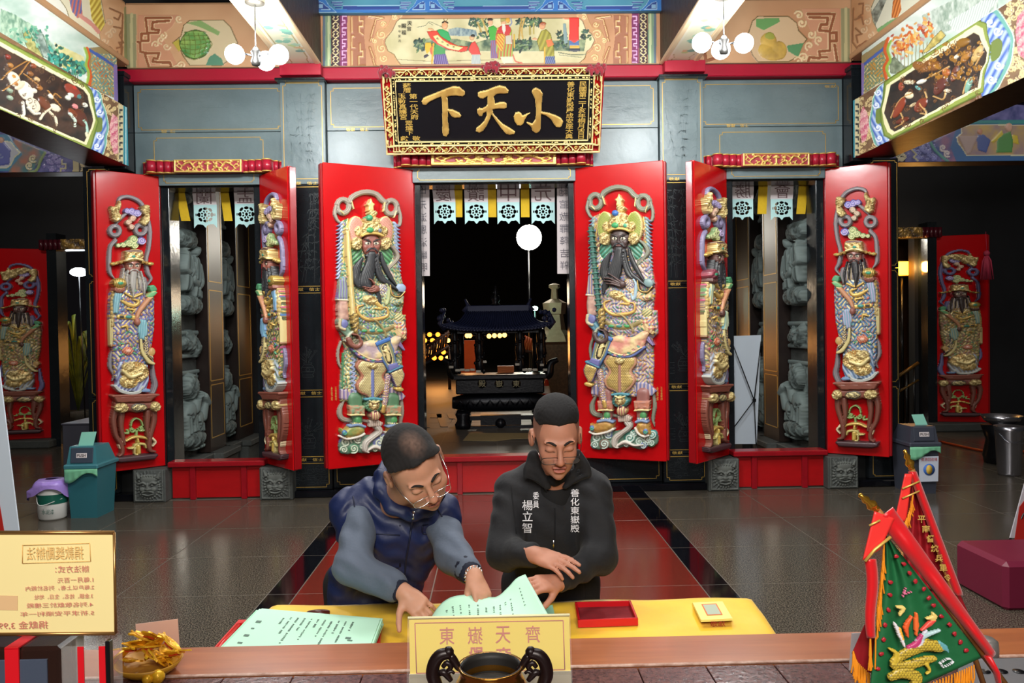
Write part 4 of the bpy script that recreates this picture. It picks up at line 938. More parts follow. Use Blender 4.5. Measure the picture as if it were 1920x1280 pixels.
def general(R,V,par):
    dx,dy=V['off']
    A=lambda:R.src(615+dx,350+dy,5.12);B=lambda:R.src(615+dx,590+dy,4.744)
    rib=V['ribbon'];G=dict(groove=(9,.006,.3))
    def fin(name,lab=None):R.end(name,mCARVE,par,label=lab)
    # flowing ribbon behind everything
    A();R.begin()
    for cx,cy in ((140,190),(600,200)):
        R.stroke([(cx+58*math.cos(t),cy+66*math.sin(t)) for t in np.linspace(0,6.3,17)],27,rib,.02,.03,sm=False,**G)
    R.stroke([(200,150),(225,105),(300,65),(380,55),(460,78),(510,130),(545,150)],[24,30,26,26,30,24],rib,.025,.032,**G)
    R.stroke([(70,190),(60,260),(90,330),(130,350)],[16,20,8],rib,.02,.02,**G);R.stroke([(670,200),(690,290),(680,370),(640,380)],[14,20,12],rib,.02,.02,**G)
    R.stroke([(560,560),(620,610),(650,680),(600,750),(550,800),(570,870)],[14,20,24,20,26,10],rib,.06,.03,**G)
    B();R.stroke([(110,240),(85,330),(95,440),(140,500)],[14,16,10],rib,.015,.02,**G)
    R.stroke([(135,760),(100,840),(110,910),(170,935),(260,930),(360,950)],[12,24,26,22,16,14],rib,.018,.025,**G);R.stroke([(640,700),(655,850),(640,960),(655,1030)],[14,20,18,6],rib,.015,.02,**G)
    A()
    for p_ in ([(215,150),(235,220)],[(530,160),(520,240)],[(640,240),(620,300)],[(110,240),(140,270)]):R.stroke(p_,[6,14,5],GOLDL,.055,.012)
    fin('ribbon')
    # back flags with hooked edge
    A();R.begin()
    fl_=V['flag'];R.poly([(125,330),(185,300),(200,520),(170,760),(100,1000),(80,980),(105,700)],fl_,.02,.015,20,pat=brocade(fl_,[K('#c8a850'),V['a1']],60,amp=.003));R.poly([(590,330),(650,340),(672,620),(690,900),(640,900),(600,600)],fl_,.02,.015,20,pat=brocade(fl_,[K('#c8a850'),V['a1']],60,amp=.003))
    R.stroke([(185,310),(150,500),(140,740)],5,GOLD,.035,.008);R.stroke([(600,340),(635,560),(650,800)],5,GOLD,.035,.008)
    for k in range(15):
        y=360+k*36
        R.stroke([(128-k*1.5,y-14),(104-k*1.5,y+14),(72,y+20+6*(k % 2))],[13,11,3],V['hook'],.03,.014);R.stroke([(120-k*1.5,y),(86,y+22)],3,V['a1'],.045,.004)
        R.stroke([(622+k*2,y-14),(655+k*2,y+14),(690,y+22)],[13,11,3],V['hook'],.03,.014);R.stroke([(640+k*2,y),(678,y+22)],3,V['a1'],.045,.004)
    fin('back_flags')
    # torso, sleeves
    A();R.begin()
    br=brocade(V['robe'],V['acc'],44,amp=.012,seed=V['seed'])
    R.poly([(210,620),(300,590),(470,590),(600,620),(660,760),(700,900),(715,1060),(690,1290),(90,1290),(70,1080),(90,900),(120,760)],V['robe'],.04,.035,60,pat=br)
    R.ell(250,660,62,90,V['collar'],.055,.02,pat=foldpat(V['collar'],K('#2c5c38'),34,.8,.006));R.ell(540,660,62,90,V['collar'],.055,.02,pat=foldpat(V['collar'],K('#2c5c38'),34,2.3,.006))
    R.stroke([(470,650),(520,760),(600,860)],16,K('#cdb4a4'),.07,.012)
    fin('upper_robe')
    B();R.begin()
    R.poly([(70,0),(680,0),(690,210),(640,260),(655,460),(640,700),(600,770),(100,770),(95,640),(110,440),(140,300),(80,120)],V['robe'],.03,.03,50,pat=br)
    R.poly([(95,660),(240,650),(250,735),(160,755),(95,745)],K('#b8a4ac'),.05,.012,20,pat=foldpat(K('#cdb8b8'),V['a1'],34,.0,.008));R.poly([(490,640),(600,640),(680,720),(640,760),(500,750)],K('#b8a4ac'),.05,.012,20,pat=foldpat(K('#cdb8b8'),V['a1'],34,.0,.008))
    for k in range(9):R.ell(168+4*math.sin(k),365+k*38,10,15,GOLDL,.062,.008);
    R.stroke([(125,340),(112,640)],7,V['a2'],.06,.008)
    for k in range(8):R.stroke([(190-3*k+k*k*.6,385+k*40),(222-3*k+k*k*.6,400+k*40),(200-2*k+k*k*.6,425+k*40)],[8,14,4],V['hook'],.065,.008,oc=V['a1'],ow=3)
    fin('side_skirt')
    # left arm sleeve going down, right sleeve
    A();R.begin()
    R.poly([(85,900),(150,860),(170,1000),(170,1090),(60,1090),(75,1000)],V['robe2'],.075,.03,30,pat=foldpat(V['robe2'],V['a1'],26,0,.008))
    R.poly([(75,1090),(170,1090),(185,1280),(80,1300),(65,1180)],K('#c89c8c'),.07,.04,40,pat=noisecol(K('#d8b09c'),K('#a87c70'),50))
    R.stroke([(70,1088),(168,1092)],8,K('#d8ccb0'),.1,.01)
    R.poly([(435,930),(540,930),(560,1000),(640,1080),(695,1040),(700,1130),(620,1150),(540,1130),(440,1030)],V['robe2'],.09,.035,40,pat=brocade(V['robe2'],V['acc'],36,amp=.008))
    R.stroke([(560,950),(580,1040),(650,1060),(700,1010)],12,K('#34302c'),.115,.012,pat=None);R.stroke([(560,950),(580,1040),(650,1060),(700,1010)],5,GOLD,.13,.008)
    R.stroke([(525,945),(545,1000),(540,1090),(520,1130),(500,1080)],[13,16,16,10],V['cuff'],.125,.018);R.ell(665,975,48,42,V['hook'],.12,.02,20)
    R.ell(490,985,45,50,K('#8c84b4'),.105,.012,0,pat=brocade(K('#7c78ac'),[K('#d8cca0')],30,amp=.006))
    fin('sleeve')
    B();R.begin()
    R.stroke([(90,60),(110,110),(150,160),(170,200)],[34,44,36,26],V['cuff2'],.085,.035,groove=(5,.006,.25));R.stroke([(80,50),(78,110),(120,130)],14,K('#c8b890'),.12,.016);R.stroke([(195,150),(160,180),(130,230)],13,K('#b8bca0'),.12,.014)
    R.ell(120,80,32,38,K('#6c70a8'),.12,.012)
    fin('sleeve')
    # waist, belly armour
    A();R.begin();
    R.poly([(230,1040),(300,1000),(440,1010),(560,1100),(640,1160),(620,1330),(250,1330),(235,1150)],V['robe'],.085,.04,70,pat=brocade(V['robe'],[V['a1'],K('#5c94a0'),V['a2']],40,amp=.01,seed=2))
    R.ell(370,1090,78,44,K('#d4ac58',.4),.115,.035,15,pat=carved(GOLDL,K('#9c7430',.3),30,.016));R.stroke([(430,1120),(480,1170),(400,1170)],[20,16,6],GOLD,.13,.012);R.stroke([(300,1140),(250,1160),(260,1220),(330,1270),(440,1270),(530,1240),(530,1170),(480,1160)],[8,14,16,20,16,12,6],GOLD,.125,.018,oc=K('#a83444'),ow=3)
    fin('belly_armour','gilt dragon belly armour')
    B();R.begin()
    R.poly([(210,60),(620,40),(600,190),(470,240),(330,230),(200,170)],V['robe'],.08,.035,60,pat=brocade(V['robe'],[V['a1'],K('#5c94a0'),V['a2']],40,amp=.01,seed=4))
    R.stroke([(250,110),(330,150),(440,150),(540,110)],20,K('#8c7a44'),.115,.014);
    for x,c_ in ((290,'#3f9c60'),(360,'#3c8c84'),(430,'#44a45c')):R.ell(x,143,26,13,K(c_),.13,.01)
    R.stroke([(330,30),(400,60),(470,150),(480,190)],10,K('#9c8a54'),.13,.014)
    R.poly([(195,230),(280,240),(360,225),(470,240),(560,190),(620,200),(600,260),(560,350),(470,400),(380,410),(270,370),(190,310)],K('#d8b888'),.105,.035,50,pat=noisecol(K('#e4cc94'),V['apron'],60,.01),sm=True)
    R.stroke([(180,300),(240,360),(330,405),(440,410),(500,390),(580,330)],13,V['a1'],.12,.014);R.stroke([(190,292),(250,345),(340,388),(440,394),(560,330)],4,GOLDL,.14,.006)
    for k in range(9):t=k/8;R.ell(200+t*330,322+math.sin(t*PI)*82,15,10,K(('#5c9c84','#d89890')[k % 2]),.137,.006,20)
    fin('waist_sash')
    # front skirt of scales
    R.begin()
    R.poly([(240,400),(300,385),(480,400),(510,470),(470,540),(500,620),(460,690),(420,720),(365,760),(320,720),(250,690),(220,620),(262,540),(215,460)],V['trim'],.095,.02,20,sm=True)
    R.poly([(255,425),(300,405),(470,418),(490,470),(445,540),(480,620),(440,680),(365,735),(320,700),(262,672),(245,615),(290,540),(240,465)],GOLDL,.11,.015,40,pat=scalepat(13,V['sc1'],V['sc2']),sm=True)
    R.stroke([(364,430),(364,720)],14,V['stripe'],.125,.012,sm=False)
    R.ell(364,450,42,30,GILT,.125,.03,pat=carved(GOLDL,GOLDD,14,.012))
    fin('scale_apron','gilded scale apron')
    # legs
    R.begin()
    lg=V['leg']
    for (p_,w_) in (([(225,740),(235,830),(245,900),(245,980)],[64,60,48,40]),([(560,740),(555,830),(550,910),(548,990)],[60,58,50,44])):
        R.stroke(p_,w_,lg,.05,.05,groove=(3,.008,.2),pat=None)
    for cx in (235,555):
        R.poly([(cx-75,800),(cx+75,800),(cx+65,880),(cx+20,870),(cx,895),(cx-30,870),(cx-66,880)],V['leg2'],.095,.02,16,pat=noisecol(V['leg2'],K('#c87c5c'),24,.006));R.stroke([(cx-64,885),(cx,880),(cx+60,884)],8,GOLDL,.115,.01)
        R.ell(cx+10,930,30,36,K('#4c9c58'),.085,.02,pat=None);R.poly([(cx-50,950),(cx+50,950),(cx+45,1000),(cx-45,1000)],V['leg3'],.08,.025,20,pat=brocade(V['leg3'],[GOLDL,V['a1']],26,amp=.006))
    fin('leg')
    # belt lion head and tassel
    R.begin()
    R.ell(372,800,78,62,V['mane'],.115,.03,pat=carved(V['mane'],K('#2c4c34'),14,.014));R.ell(372,795,48,42,GILT,.14,.03,pat=carved(GOLDL,GOLDD,18,.01))
    for q_ in (-1,1):R.ell(372+q_*20,780,9,9,K('#5a3a18'),.17,.004);R.stroke([(372+q_*8,770),(372+q_*44,755)],6,GOLDL,.168,.008)
    R.ell(372,800,14,10,GOLDL,.17,.01);R.ell(382,885,44,44,GILT,.14,.035,pat=foldpat(GOLDL,K('#a84c5c'),22,0,.008));R.stroke([(372,850),(382,845)],10,K('#5c2c34'),.165,.004)
    R.stroke([(300,745),(370,735),(440,745)],12,K('#4c94a4'),.135,.014)
    R.poly([(340,930),(420,925),(465,950),(450,985),(345,990)],K('#d8c4b4'),.09,.02,16,pat=foldpat(K('#e0d0c0'),K('#a89484'),18,0,.006))
    fin('lion_belt_buckle','gilt lion head buckle')
    # boots
    R.begin()
    for q_,cx in ((-1,200),(1,555)):
        if q_<0:P=[(160,975),(290,975),(295,1050),(180,1085),(100,1060),(95,1000),(130,1010)]
        else:P=[(505,985),(600,985),(625,1040),(630,1100),(560,1110),(510,1060)]
        R.poly(P,GOLD,.06,.06,40,pat=noisecol(K('#d0a850',.3),V['boot'],30,.006),sm=True)
        R.stroke([(95,1075),(150,1095),(250,1075),(300,1050)] if q_<0 else [(495,1040),(520,1085),(570,1115),(610,1105)],12,K('#ecE6d8'),.09,.02)
        R.ell(118 if q_<0 else 590,1040 if q_<0 else 1070,22,26,K('#3c6cb0'),.12,.014);R.spiral(118 if q_<0 else 590,1040 if q_<0 else 1070,18,1.3,0,4,K('#4cac74'),.13,.008)
        R.stroke([(170,980),(240,970),(300,985)] if q_<0 else [(505,985),(550,975),(600,985)],13,K('#7c94b8'),.115,.014)
    fin('boot')
    # cloud base
    R.begin()
    q=random.Random(V['seed']*10+2)
    R.poly([(100,1110),(150,1085),(300,1070),(420,1060),(560,1100),(655,1060),(690,1120),(680,1190),(620,1200),(540,1240),(420,1210),(330,1230),(240,1225),(160,1240),(100,1215),(85,1160)],K('#5c7c68'),.02,.03,24,sm=True)
    cols=V['clouds']
    for k,(cx,cy,r_) in enumerate(((150,1130,58),(250,1100,46),(215,1185,50),(130,1195,42),(300,1170,34),(440,1130,56),(525,1165,46),(600,1140,46),(640,1100,44),(630,1180,40),(480,1090,40),(560,1200,36),(410,1190,34))):
        cloudlet(R,cx,cy,r_,cols[k % len(cols)],V['rim'],.03+.008*(k % 3),1 if k % 2 else-1,k)
    R.stroke([(420,990),(440,1030),(380,1080),(320,1130),(310,1190),(340,1215)],[30,26,22,30,26,8],K('#d4ccc0'),.075,.035,**G);R.stroke([(330,1200),(400,1165),(480,1195),(560,1190)],[10,18,10,6],K('#e0d8cc'),.07,.02)
    fin('cloud_base','swirling blue and green cloud base')
    # quiver / bow case
    R.begin();qf=V['quiver']
    def Q(p):return [(qf(x),y) for x,y in p]
    R.poly(Q([(380,245),(510,195),(550,300),(570,400),(590,470),(500,500),(440,400)]),K('#7d8464'),.13,.02,20,oc=K('#4674b4'),ow=14);R.poly(Q([(378,248),(508,196),(520,226),(390,280)]),K('#3c70b8'),.15,.01,10)
    R.poly(Q([(430,290),(455,258),(485,255),(505,290),(535,380),(530,430),(500,440),(470,400)]),K('#16120e'),.148,0,oc=GOLDL,ow=6,sm=True)
    R.stroke(Q([(470,300),(490,350),(500,400)]),[14,18,16],GOLDL,.155,.015,pat=None);R.ell(qf(468),288,13,15,GOLDL,.16,.012);R.stroke(Q([(455,320),(500,340)]),7,GOLDL,.165,.008)
    R.poly(Q([(490,440),(570,420),(600,460),(570,490),(505,505)]),K('#6c6ca8'),.152,.015,14);R.stroke(Q([(510,505),(560,480),(615,455)]),12,K('#3c7c98'),.155,.012)
    R.poly(Q([(510,510),(560,485),(620,465),(645,520),(640,560),(600,640),(565,635),(540,580)]),GOLDL,.125,.03,24,pat=scalepat(12,V['sc1'],V['sc2']),oc=K('#7c70a8'),ow=7)
    R.ell(qf(600),655,42,22,GOLD,.12,.02,10)
    fin('bow_case','green bow case with a gilt figure panel')
    R.begin();R.stroke(Q([(505,540),(490,640),(480,740),(458,845)]),26,K('#8c749c'),.11,.02,pat=brocade(K('#8c749c'),[GOLD,K('#c89c8c')],24,amp=.006));R.stroke(Q([(462,810),(456,850)]),18,GILT,.125,.014);fin('scabbard')
    # side drape on the other side of the case
    R.begin()
    R.stroke([(560,130),(600,160),(650,200)],[50,40,20],K('#d8c080'),.095,.03,groove=(6,.006,.25));R.poly([(545,60),(600,20),(650,60),(675,160),(640,215),(590,190),(560,130)],K('#dcae90'),.1,.03,26,pat=brocade(K('#dcb890'),[K('#d87c74'),K('#7c9cc0')],40,amp=.008))
    R.stroke([(550,210),(600,250),(650,310)],[24,26,10],K('#8c7cac'),.09,.02,groove=(6,.005,.2));R.ell(600,25,46,40,K('#d8b868',.3),.11,.02,pat=foldpat(K('#e0c888'),K('#8c9c6c'),22,.9,.008))
    fin('side_drape')
    # sword and hand
    A();R.begin()
    if V['sword']=='gold':
        R.poly([(135,430),(175,425),(200,700),(215,960),(240,1240),(182,1240),(160,900),(142,640)],K('#e4cc80',.25),.12,.02,26);R.ell(152,420,20,16,K('#e8d494',.3),.12,.02);R.stroke([(158,450),(182,900),(208,1230)],4,K('#f4e8b4',.2),.142,.004)
    else:
        for k in range(17):
            y=440+k*50;x=118+k*5.2;R.poly([(x-26,y),(x+14,y-6),(x+22,y+44),(x-18,y+48)],K('#2c5c50'),.12,.02,12);R.stroke([(x-26,y+46),(x+24,y+40)],8,K('#38786a'),.135,.012)
    fin('sword','long gilt straight sword' if V['sword']=='gold' else 'green segmented battle mace')
    B();R.begin();R.stroke([(205,10),(208,80),(210,150)],[28,34,18],K('#4c3c20',.2),.14,.03,pat=carved(GOLD,K('#241a0e'),13,.01));fin('sword_hilt')
    # hands
    B();R.begin();sk=K(V['skin2'])
    R.stroke([(150,220),(170,262),(220,280),(255,250),(240,200)],[26,24,22,20,12],sk,.15,.028);R.ell(212,236,26,26,K('#5c5040',.2),.15,.01,pat=carved(K('#8c8460'),K('#2c2418'),8,.006))
    R.stroke([(185,172),(225,182),(240,205)],[10,9,7],sk,.165,.014)
    fin('hand')
    A();R.begin()
    R.ell(412,985,44,36,sk,.15,.025,10)
    if V['sword']=='gold':
        for p_ in ([(400,935),(375,905),(350,892)],[(400,960),(370,980),(320,972),(295,968)],[(400,990),(360,1000),(310,985)],[(405,1005),(370,1015),(335,1005)]):R.stroke(p_,[12,9,6],sk,.16,.014)
    else:
        for p_ in ([(400,960),(340,915),(290,885)],[(390,975),(310,935),(250,930)],[(390,990),(310,960),(250,955)],[(395,1005),(330,985),(270,980)]):R.stroke(p_,[13,10,7],sk,.16,.014)
    fin('hand')
    # beard then face over it
    A();R.begin();bc=V['beard']
    hair(R,[(300,690),(255,780),(240,880),(270,950),(330,975)],[12,38,40,30,8],bc,.11);hair(R,[(385,660),(375,740),(345,860),(330,930),(360,975)],[40,46,66,60,24],bc,.125,.03,26)
    hair(R,[(440,660),(450,770),(490,880),(560,940),(640,1000)],[14,22,24,24,8],bc,.115);hair(R,[(475,640),(500,740),(560,860),(620,950)],[12,24,24,10],bc,.11)
    hair(R,[(420,700),(440,820),(470,890),(510,930)],[10,20,22,8],bc,.12)
    if V['sword']=='gold':hair(R,[(440,1010),(455,1080),(470,1140)],[22,26,8],bc,.12)
    else:hair(R,[(280,940),(250,1010),(235,1080)],[36,30,8],bc,.12)
    fin('beard','long black beard')
    R.begin();face(R,385,565,88,112,V['skin'],V['dark'],.10,V['beard'],1)
    R.ell(385,672,62,26,K(V['beard']),.12,.02,mode='max')
    fin('face')
    # helmet
    R.begin();wg=V['wing']
    for sg_ in (-1,1):
        m_=lambda pts:[(385+sg_*(x-385)*(-1),y) for x,y in pts]
        L=[(280,300),(230,290),(185,340),(168,420),(180,520),(225,600),(285,610),(300,520),(305,420),(320,360)]
        L=[(385-sg_*(385-x),y) for x,y in L] if sg_>0 else [(385+(385-x),y) for x,y in L]
        R.poly(L,wg,.075,.03,50,pat=foldpat(wg,V['wing2'],13,PI/2+sg_*.5,.006),oc=GOLDL,ow=13,sm=True)
        xs_=245 if sg_>0 else 525
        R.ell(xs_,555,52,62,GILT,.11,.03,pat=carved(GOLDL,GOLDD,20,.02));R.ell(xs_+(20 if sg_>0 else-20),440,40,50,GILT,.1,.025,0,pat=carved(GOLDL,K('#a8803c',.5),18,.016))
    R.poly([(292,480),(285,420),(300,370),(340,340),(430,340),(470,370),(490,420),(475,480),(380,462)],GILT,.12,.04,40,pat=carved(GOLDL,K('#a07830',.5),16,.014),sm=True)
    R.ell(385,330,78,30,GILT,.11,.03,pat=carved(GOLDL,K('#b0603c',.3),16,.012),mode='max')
    R.stroke([(290,485),(330,468),(385,462),(440,468),(485,485)],13,GOLD,.15,.014)
    R.ell(357,432,34,26,K('#2f9c58'),.165,.018);R.ell(452,435,18,20,V['j2'],.16,.014)
    R.ell(355,316,32,30,V['j1'],.155,.028)
    R.poly([(382,118),(402,165),(424,180),(408,205),(412,245),(352,245),(358,205),(338,180),(362,165)],K('#ecd488',.35),.10,.02,14);R.ell(400,265,46,26,GILT,.105,.02,pat=carved(GOLDL,GOLDD,9,.014));R.ell(400,290,34,16,GILT,.11,.02,mode='max')
    fin('helmet','winged gilt helmet with jewels')
def leaf_frame(hinge,outer):
    h=np.array([hinge[0],hinge[1],0.]);o=np.array([outer[0],outer[1],0.]);wd=np.linalg.norm(o-h);U=(o-h)/wd
    N=np.array([U[1],-U[0],0.])
    return h,U,N,wd
def make_leaf(name,hinge,outer,z0,z1,label,flip=1,grp=None):
    h,U,N,wd=leaf_frame(hinge,outer)
    if (N@(np.array([0,0,0])-h))<0:N=-N
    root=thing(name,(hinge[0],hinge[1],z0),label,'door',grp)
    c=h+U*wd/2-N*.03+np.array([0,0,(z0+z1)/2])
    MB().obox(c,U,N,(0,0,1),wd/2,.028,(z1-z0)/2,0,.006).build('leaf_board',mRED,root)
    m=MB();
    e=h+U*(wd-.0)-N*.03+np.array([0,0,(z0+z1)/2]);m.obox(e+U*.012-N*.02,U,N,(0,0,1),.014,.04,(z1-z0)/2-.01,0,.006);m.build('edge_strip',mREDD,root,label='darker red edge strip')
    pv=MB();pv.tube([h+np.array([0,0,z0+.002])-N*.03,h+np.array([0,0,z1+.04])-N*.03],.02,8);pv.build('pivot_post',mREDD,root)
    return root,h,U,N,wd
G_L=dict(off=(0,0),ribbon=K('#a89c8c'),flag=K('#3c6c48'),hook=K('#9cb0cc'),a1=K('#7468a4'),a2=K('#4c8c5c'),robe=K('#7c9c84'),robe2=K('#8ca48c'),acc=[K('#c87c6c'),K('#5c94a4'),K('#c8b068'),K('#4c8c60')],seed=1,collar=K('#5ca468'),cuff=K('#b8c088'),cuff2=K('#7c9c84'),apron=K('#b8a0a8'),trim=K('#a8684c'),sc1=K('#f0e0a0',.3),sc2=K('#6c5420'),stripe=K('#6c78b4'),leg=K('#5c8c64'),leg2=K('#7cac84'),leg3=K('#7c8c74'),mane=K('#5c9868'),boot=K('#7c9850'),clouds=['#6c74a8','#8c7c74','#3c7c54','#4c8c74','#2f7c7c'],rim='#d0dcc4',quiver=lambda x:x,sword='gold',skin='#8c4a3c',skin2='#8a5040',dark='#4a2018',beard='#20242a',wing=K('#dca48c'),wing2=K('#b86c5c'),j1=K('#2f9c6c'),j2=K('#6c7484'))
G_R=dict(G_L,off=(475,-9),ribbon=K('#8c8f7c'),flag=K('#9c6c54'),hook=K('#7f9c9c'),a1=K('#5c6ca8'),robe=K('#a08ca4'),robe2=K('#d0ac84'),acc=[K('#d8b858'),K('#5c7cb0'),K('#5c9c6c'),K('#c88c7c')],seed=2.5,collar=K('#4c9c84'),cuff=K('#a8c4d4'),cuff2=K('#5c94a8'),apron=K('#d88c7c'),trim=K('#c08c6c'),sc1=K('#e8c870',.4),sc2=K('#4c3414'),stripe=K('#a87464'),leg=K('#a0645c'),leg2=K('#b47c6c'),leg3=K('#5c7ca0'),mane=K('#3c8c8c'),boot=K('#b8843c'),clouds=['#2f7c6c','#5c6ca4','#7c6c5c','#3c9494','#4c8c60'],rim='#c8dcd0',quiver=lambda x:690-x,sword='mace',skin='#3c2420',skin2='#4a302c',dark='#150c0c',beard='#1c1e22',wing=K('#a8ac3c'),wing2=K('#6c7c24'),j1=K('#2c6cb8'),j2=K('#3c9c74'))
for nm_,hinge,outer,V,lab in (('guardian_door',(-.885,8.92),(-1.795,8.455),G_L,'red centre door leaf carved with a red-faced general holding a gilt sword'),('guardian_door',(.912,8.92),(1.832,8.55),G_R,'red centre door leaf carved with a dark-faced general holding a green mace')):
    root,h,U,N,wd=make_leaf(nm_,hinge,outer,.365,3.62,lab)
    R=Raster(h,U,(0,0,1),N,.04,wd-.04,.45,3.5,.0052)
    general(R,V,root)
    sx=628 if V is G_L else 1236
    P_=at(sx,738,outer[1]);q_=h+U*(wd-.075 if V is G_L else wd-.07)
    for k,s_ in enumerate(('江信善敬叩','舍龍弟')):text(s_,(q_[0]+(-.022+.044*(1-k))*1,q_[1]-.012,P_[2]-.0),.15,m=mCHAR,parent=root,depth=.001,vertical=True,w=.022)
def official(R,V,par,nm='',full=True):
    A=lambda:R.src(180,350,4.923);B=lambda:R.src(180,600,4.571);rib=V['ribbon'];G=dict(groove=(9,.008,.3));hs=V.get('hs',1.)
    def fin(name,lab=None):
        R.H[R.H>0] *= hs
        R.end(name,mCARVE,par,label=lab)
    A();R.begin()
    R.stroke([(190,160),(215,110),(290,95),(380,130),(430,190),(470,300),(490,420),(480,560),(455,680),(470,790),(500,850),(470,900)],[12,22,20,22,22,22,24,22,22,24,18,10],rib,.02,.035,**G)
    R.stroke([(170,500),(125,560),(115,680),(120,790),(160,850)],[24,22,24,22,8],rib,.02,.035,**G)
    for cx,cy in ((165,410),(400,400)):R.stroke([(cx+46*math.cos(t),cy+44*math.sin(t)) for t in np.linspace(0,6.3,13)],24,rib,.03,.035,sm=False,**G)
    R.stroke([(180,340),(210,300),(270,250)],[12,22,16],rib,.03,.03);R.stroke([(430,860),(440,930),(415,1000)],[30,30,10],rib,.04,.03,**G)
    B();R.stroke([(150,230),(120,300),(115,400),(145,470),(130,520)],[10,18,20,14,5],rib,.02,.03,**G);R.stroke([(470,340),(480,470),(495,560),(450,660),(380,690)],[14,24,28,22,8],rib,.03,.035,**G)
    fin('ribbon')
    A();R.begin()     # gilt corner leaves and cloud crest
    R.poly([(105,200),(120,180),(160,190),(190,130),(215,170),(200,240),(215,300),(170,335),(130,310),(120,250)],GILT,.05,.04,20,pat=carved(GOLDL,GOLDD,34,.03),sm=True);R.poly([(385,190),(440,170),(480,200),(470,330),(430,370),(385,330),(420,270),(400,230)],GILT,.05,.04,20,pat=carved(GOLDL,GOLDD,34,.03),sm=True)
    for a in ((315,235,40),(365,250,40),(272,228,32)):cloudlet(R,*a,V['cr1'],'#b8acd8',.05)
    for a in ((325,300,34),(285,335,32),(315,378,30)):cloudlet(R,*a,V['cr2'],'#e0c4a8',.045,-1)
    for a in ((330,490,44),(290,525,40),(340,545,38),(236,540,30),(190,545,24)):cloudlet(R,*a,V['cr3'],'#d8dca0',.05)
    cloudlet(R,405,505,42,V['cr1'],'#c8b8e0',.05)
    if not full:R.ell(300,200,120,50,GILT,.07,.04,-10,pat=carved(GOLDL,GOLDD,22,.03));R.ell(230,240,60,60,GILT,.07,.03,0,pat=carved(GOLDL,GOLDD,22,.03))
    fin('cloud_crest','gilt leaves and cloud crest')
    R.begin();br=brocade(V['robe'],V['acc'],50,amp=.012,seed=V['seed'])
    R.poly([(110,980),(150,950),(250,930),(380,930),(440,1000),(515,1000),(520,1280),(505,1420),(480,1550),(440,1700),(430,1800),(180,1800),(140,1620),(125,1400),(100,1200)],V['robe'],.05,.06,110,pat=br,sm=True)
    fin('robe',V['rl'])
    B();R.begin()
    R.ell(245,262,52,36,K('#d87c5c'),.115,.02,pat=foldpat(K('#e08c64'),K('#b0503c'),18,.6,.008));R.ell(245,262,22,14,K('#ecb8a0'),.14,.008)
    for (x,y,a) in ((190,300,-30),(305,285,30),(300,240,-30),(180,240,30),(200,200,0),(270,105,20)):R.ell(x,y,24,10,K('#4c9c74'),.11,.01,a)
    R.ell(235,190,26,14,K('#b8885c'),.11,.01)
    R.poly([(160,360),(220,340),(320,350),(420,380),(430,520),(400,600),(200,610),(150,560)],K('#a8b8d0'),.09,.03,40,pat=foldpat(K('#b8c8dc'),V['robe'],30,.5,.008))
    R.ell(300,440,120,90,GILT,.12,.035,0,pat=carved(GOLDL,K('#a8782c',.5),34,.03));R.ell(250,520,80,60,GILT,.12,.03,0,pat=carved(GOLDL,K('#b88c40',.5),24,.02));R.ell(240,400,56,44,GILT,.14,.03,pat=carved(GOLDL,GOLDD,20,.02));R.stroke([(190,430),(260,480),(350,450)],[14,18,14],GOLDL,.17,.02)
    R.stroke([(135,560),(180,600),(260,622),(340,610),(370,570)],[14,16,14,16,12],K('#c8ccc4'),.12,.02,groove=(5,.006,.3));R.stroke([(375,600),(425,600)],16,K('#6c8cb4'),.11,.015)
    fin('robe_hem','gilt dragon hem over waves')
    A();R.begin()     # sleeve drops and belt
    R.poly([(120,960),(150,960),(160,1050),(150,1290),(110,1300),(105,1100)],V['sleeve'],.08,.03,24,pat=brocade(V['sleeve'],[K('#c8a860')],40,amp=.006));R.poly([(150,970),(220,990),(190,1060),(175,1180),(130,1170),(125,1050)],V['cuff'],.11,.025,20,pat=foldpat(V['cuff'],K('#6ca0ac'),24,.1,.008))
    R.stroke([(180,1200),(260,1205),(330,1210)],22,GOLD,.115,.014);R.ell(268,1203,30,16,K('#2f8c84'),.135,.012);R.rect(185,1192,225,1212,K('#1c1814'),h=.136)
    R.stroke([(210,1060),(270,1090),(330,1100),(360,1060),(300,1040)],[14,22,18,16,8],GOLD,.12,.02,pat=None);R.stroke([(250,1130),(320,1140),(300,1170)],[8,14,6],GOLD,.12,.02)
    fin('belt_and_sleeve')
    B();R.begin();R.stroke([(110,0),(112,120),(112,215)],[16,16,12],K('#d8c888'),.08,.02,groove=(4,.005,.3));R.ell(112,220,16,14,K('#8c6438'),.09,.012)
    R.poly([(330,-10),(400,0),(412,100),(395,170),(340,180),(325,100)],V['cuff'],.125,.03,24,pat=foldpat(V['cuff'],K('#6ca8b4'),22,.1,.01));R.stroke([(350,170),(365,270),(420,350),(460,370)],[14,18,20,14],K('#d8c888'),.13,.02,oc=K('#5c4c2c'),ow=3);R.stroke([(395,150),(405,260),(450,320)],[16,22,16],K('#4c3c50'),.12,.018,pat=brocade(K('#4c4054'),[K('#d8c890')],26,amp=.004));R.ell(450,270,30,38,K('#c8a060'),.11,.02)
    R.stroke([(190,60),(230,50),(240,90)],[10,14,8],GOLD,.12,.02)
    fin('sleeve')
    A();R.begin();sk=K(V['skin'])
    if V['hand']!='right':pass
    R.ell(180,955,52,34,sk,.13,.03);
    for k in range(4):R.stroke([(140+k*26,960),(148+k*24,935)],11,sk,.15,.014)
    R.ell(182,895,64,50,V['item'],.13,.045,pat=foldpat(V['item'],K('#8c6a2c',.3),16,0,.008) if V['item'][3]>0 else carved(V['item'],K('#5c2030'),16,.012));R.ell(182,897,26,14,K('#2f9c74'),.175,.01)
    fin('held_offering',V['ol'])
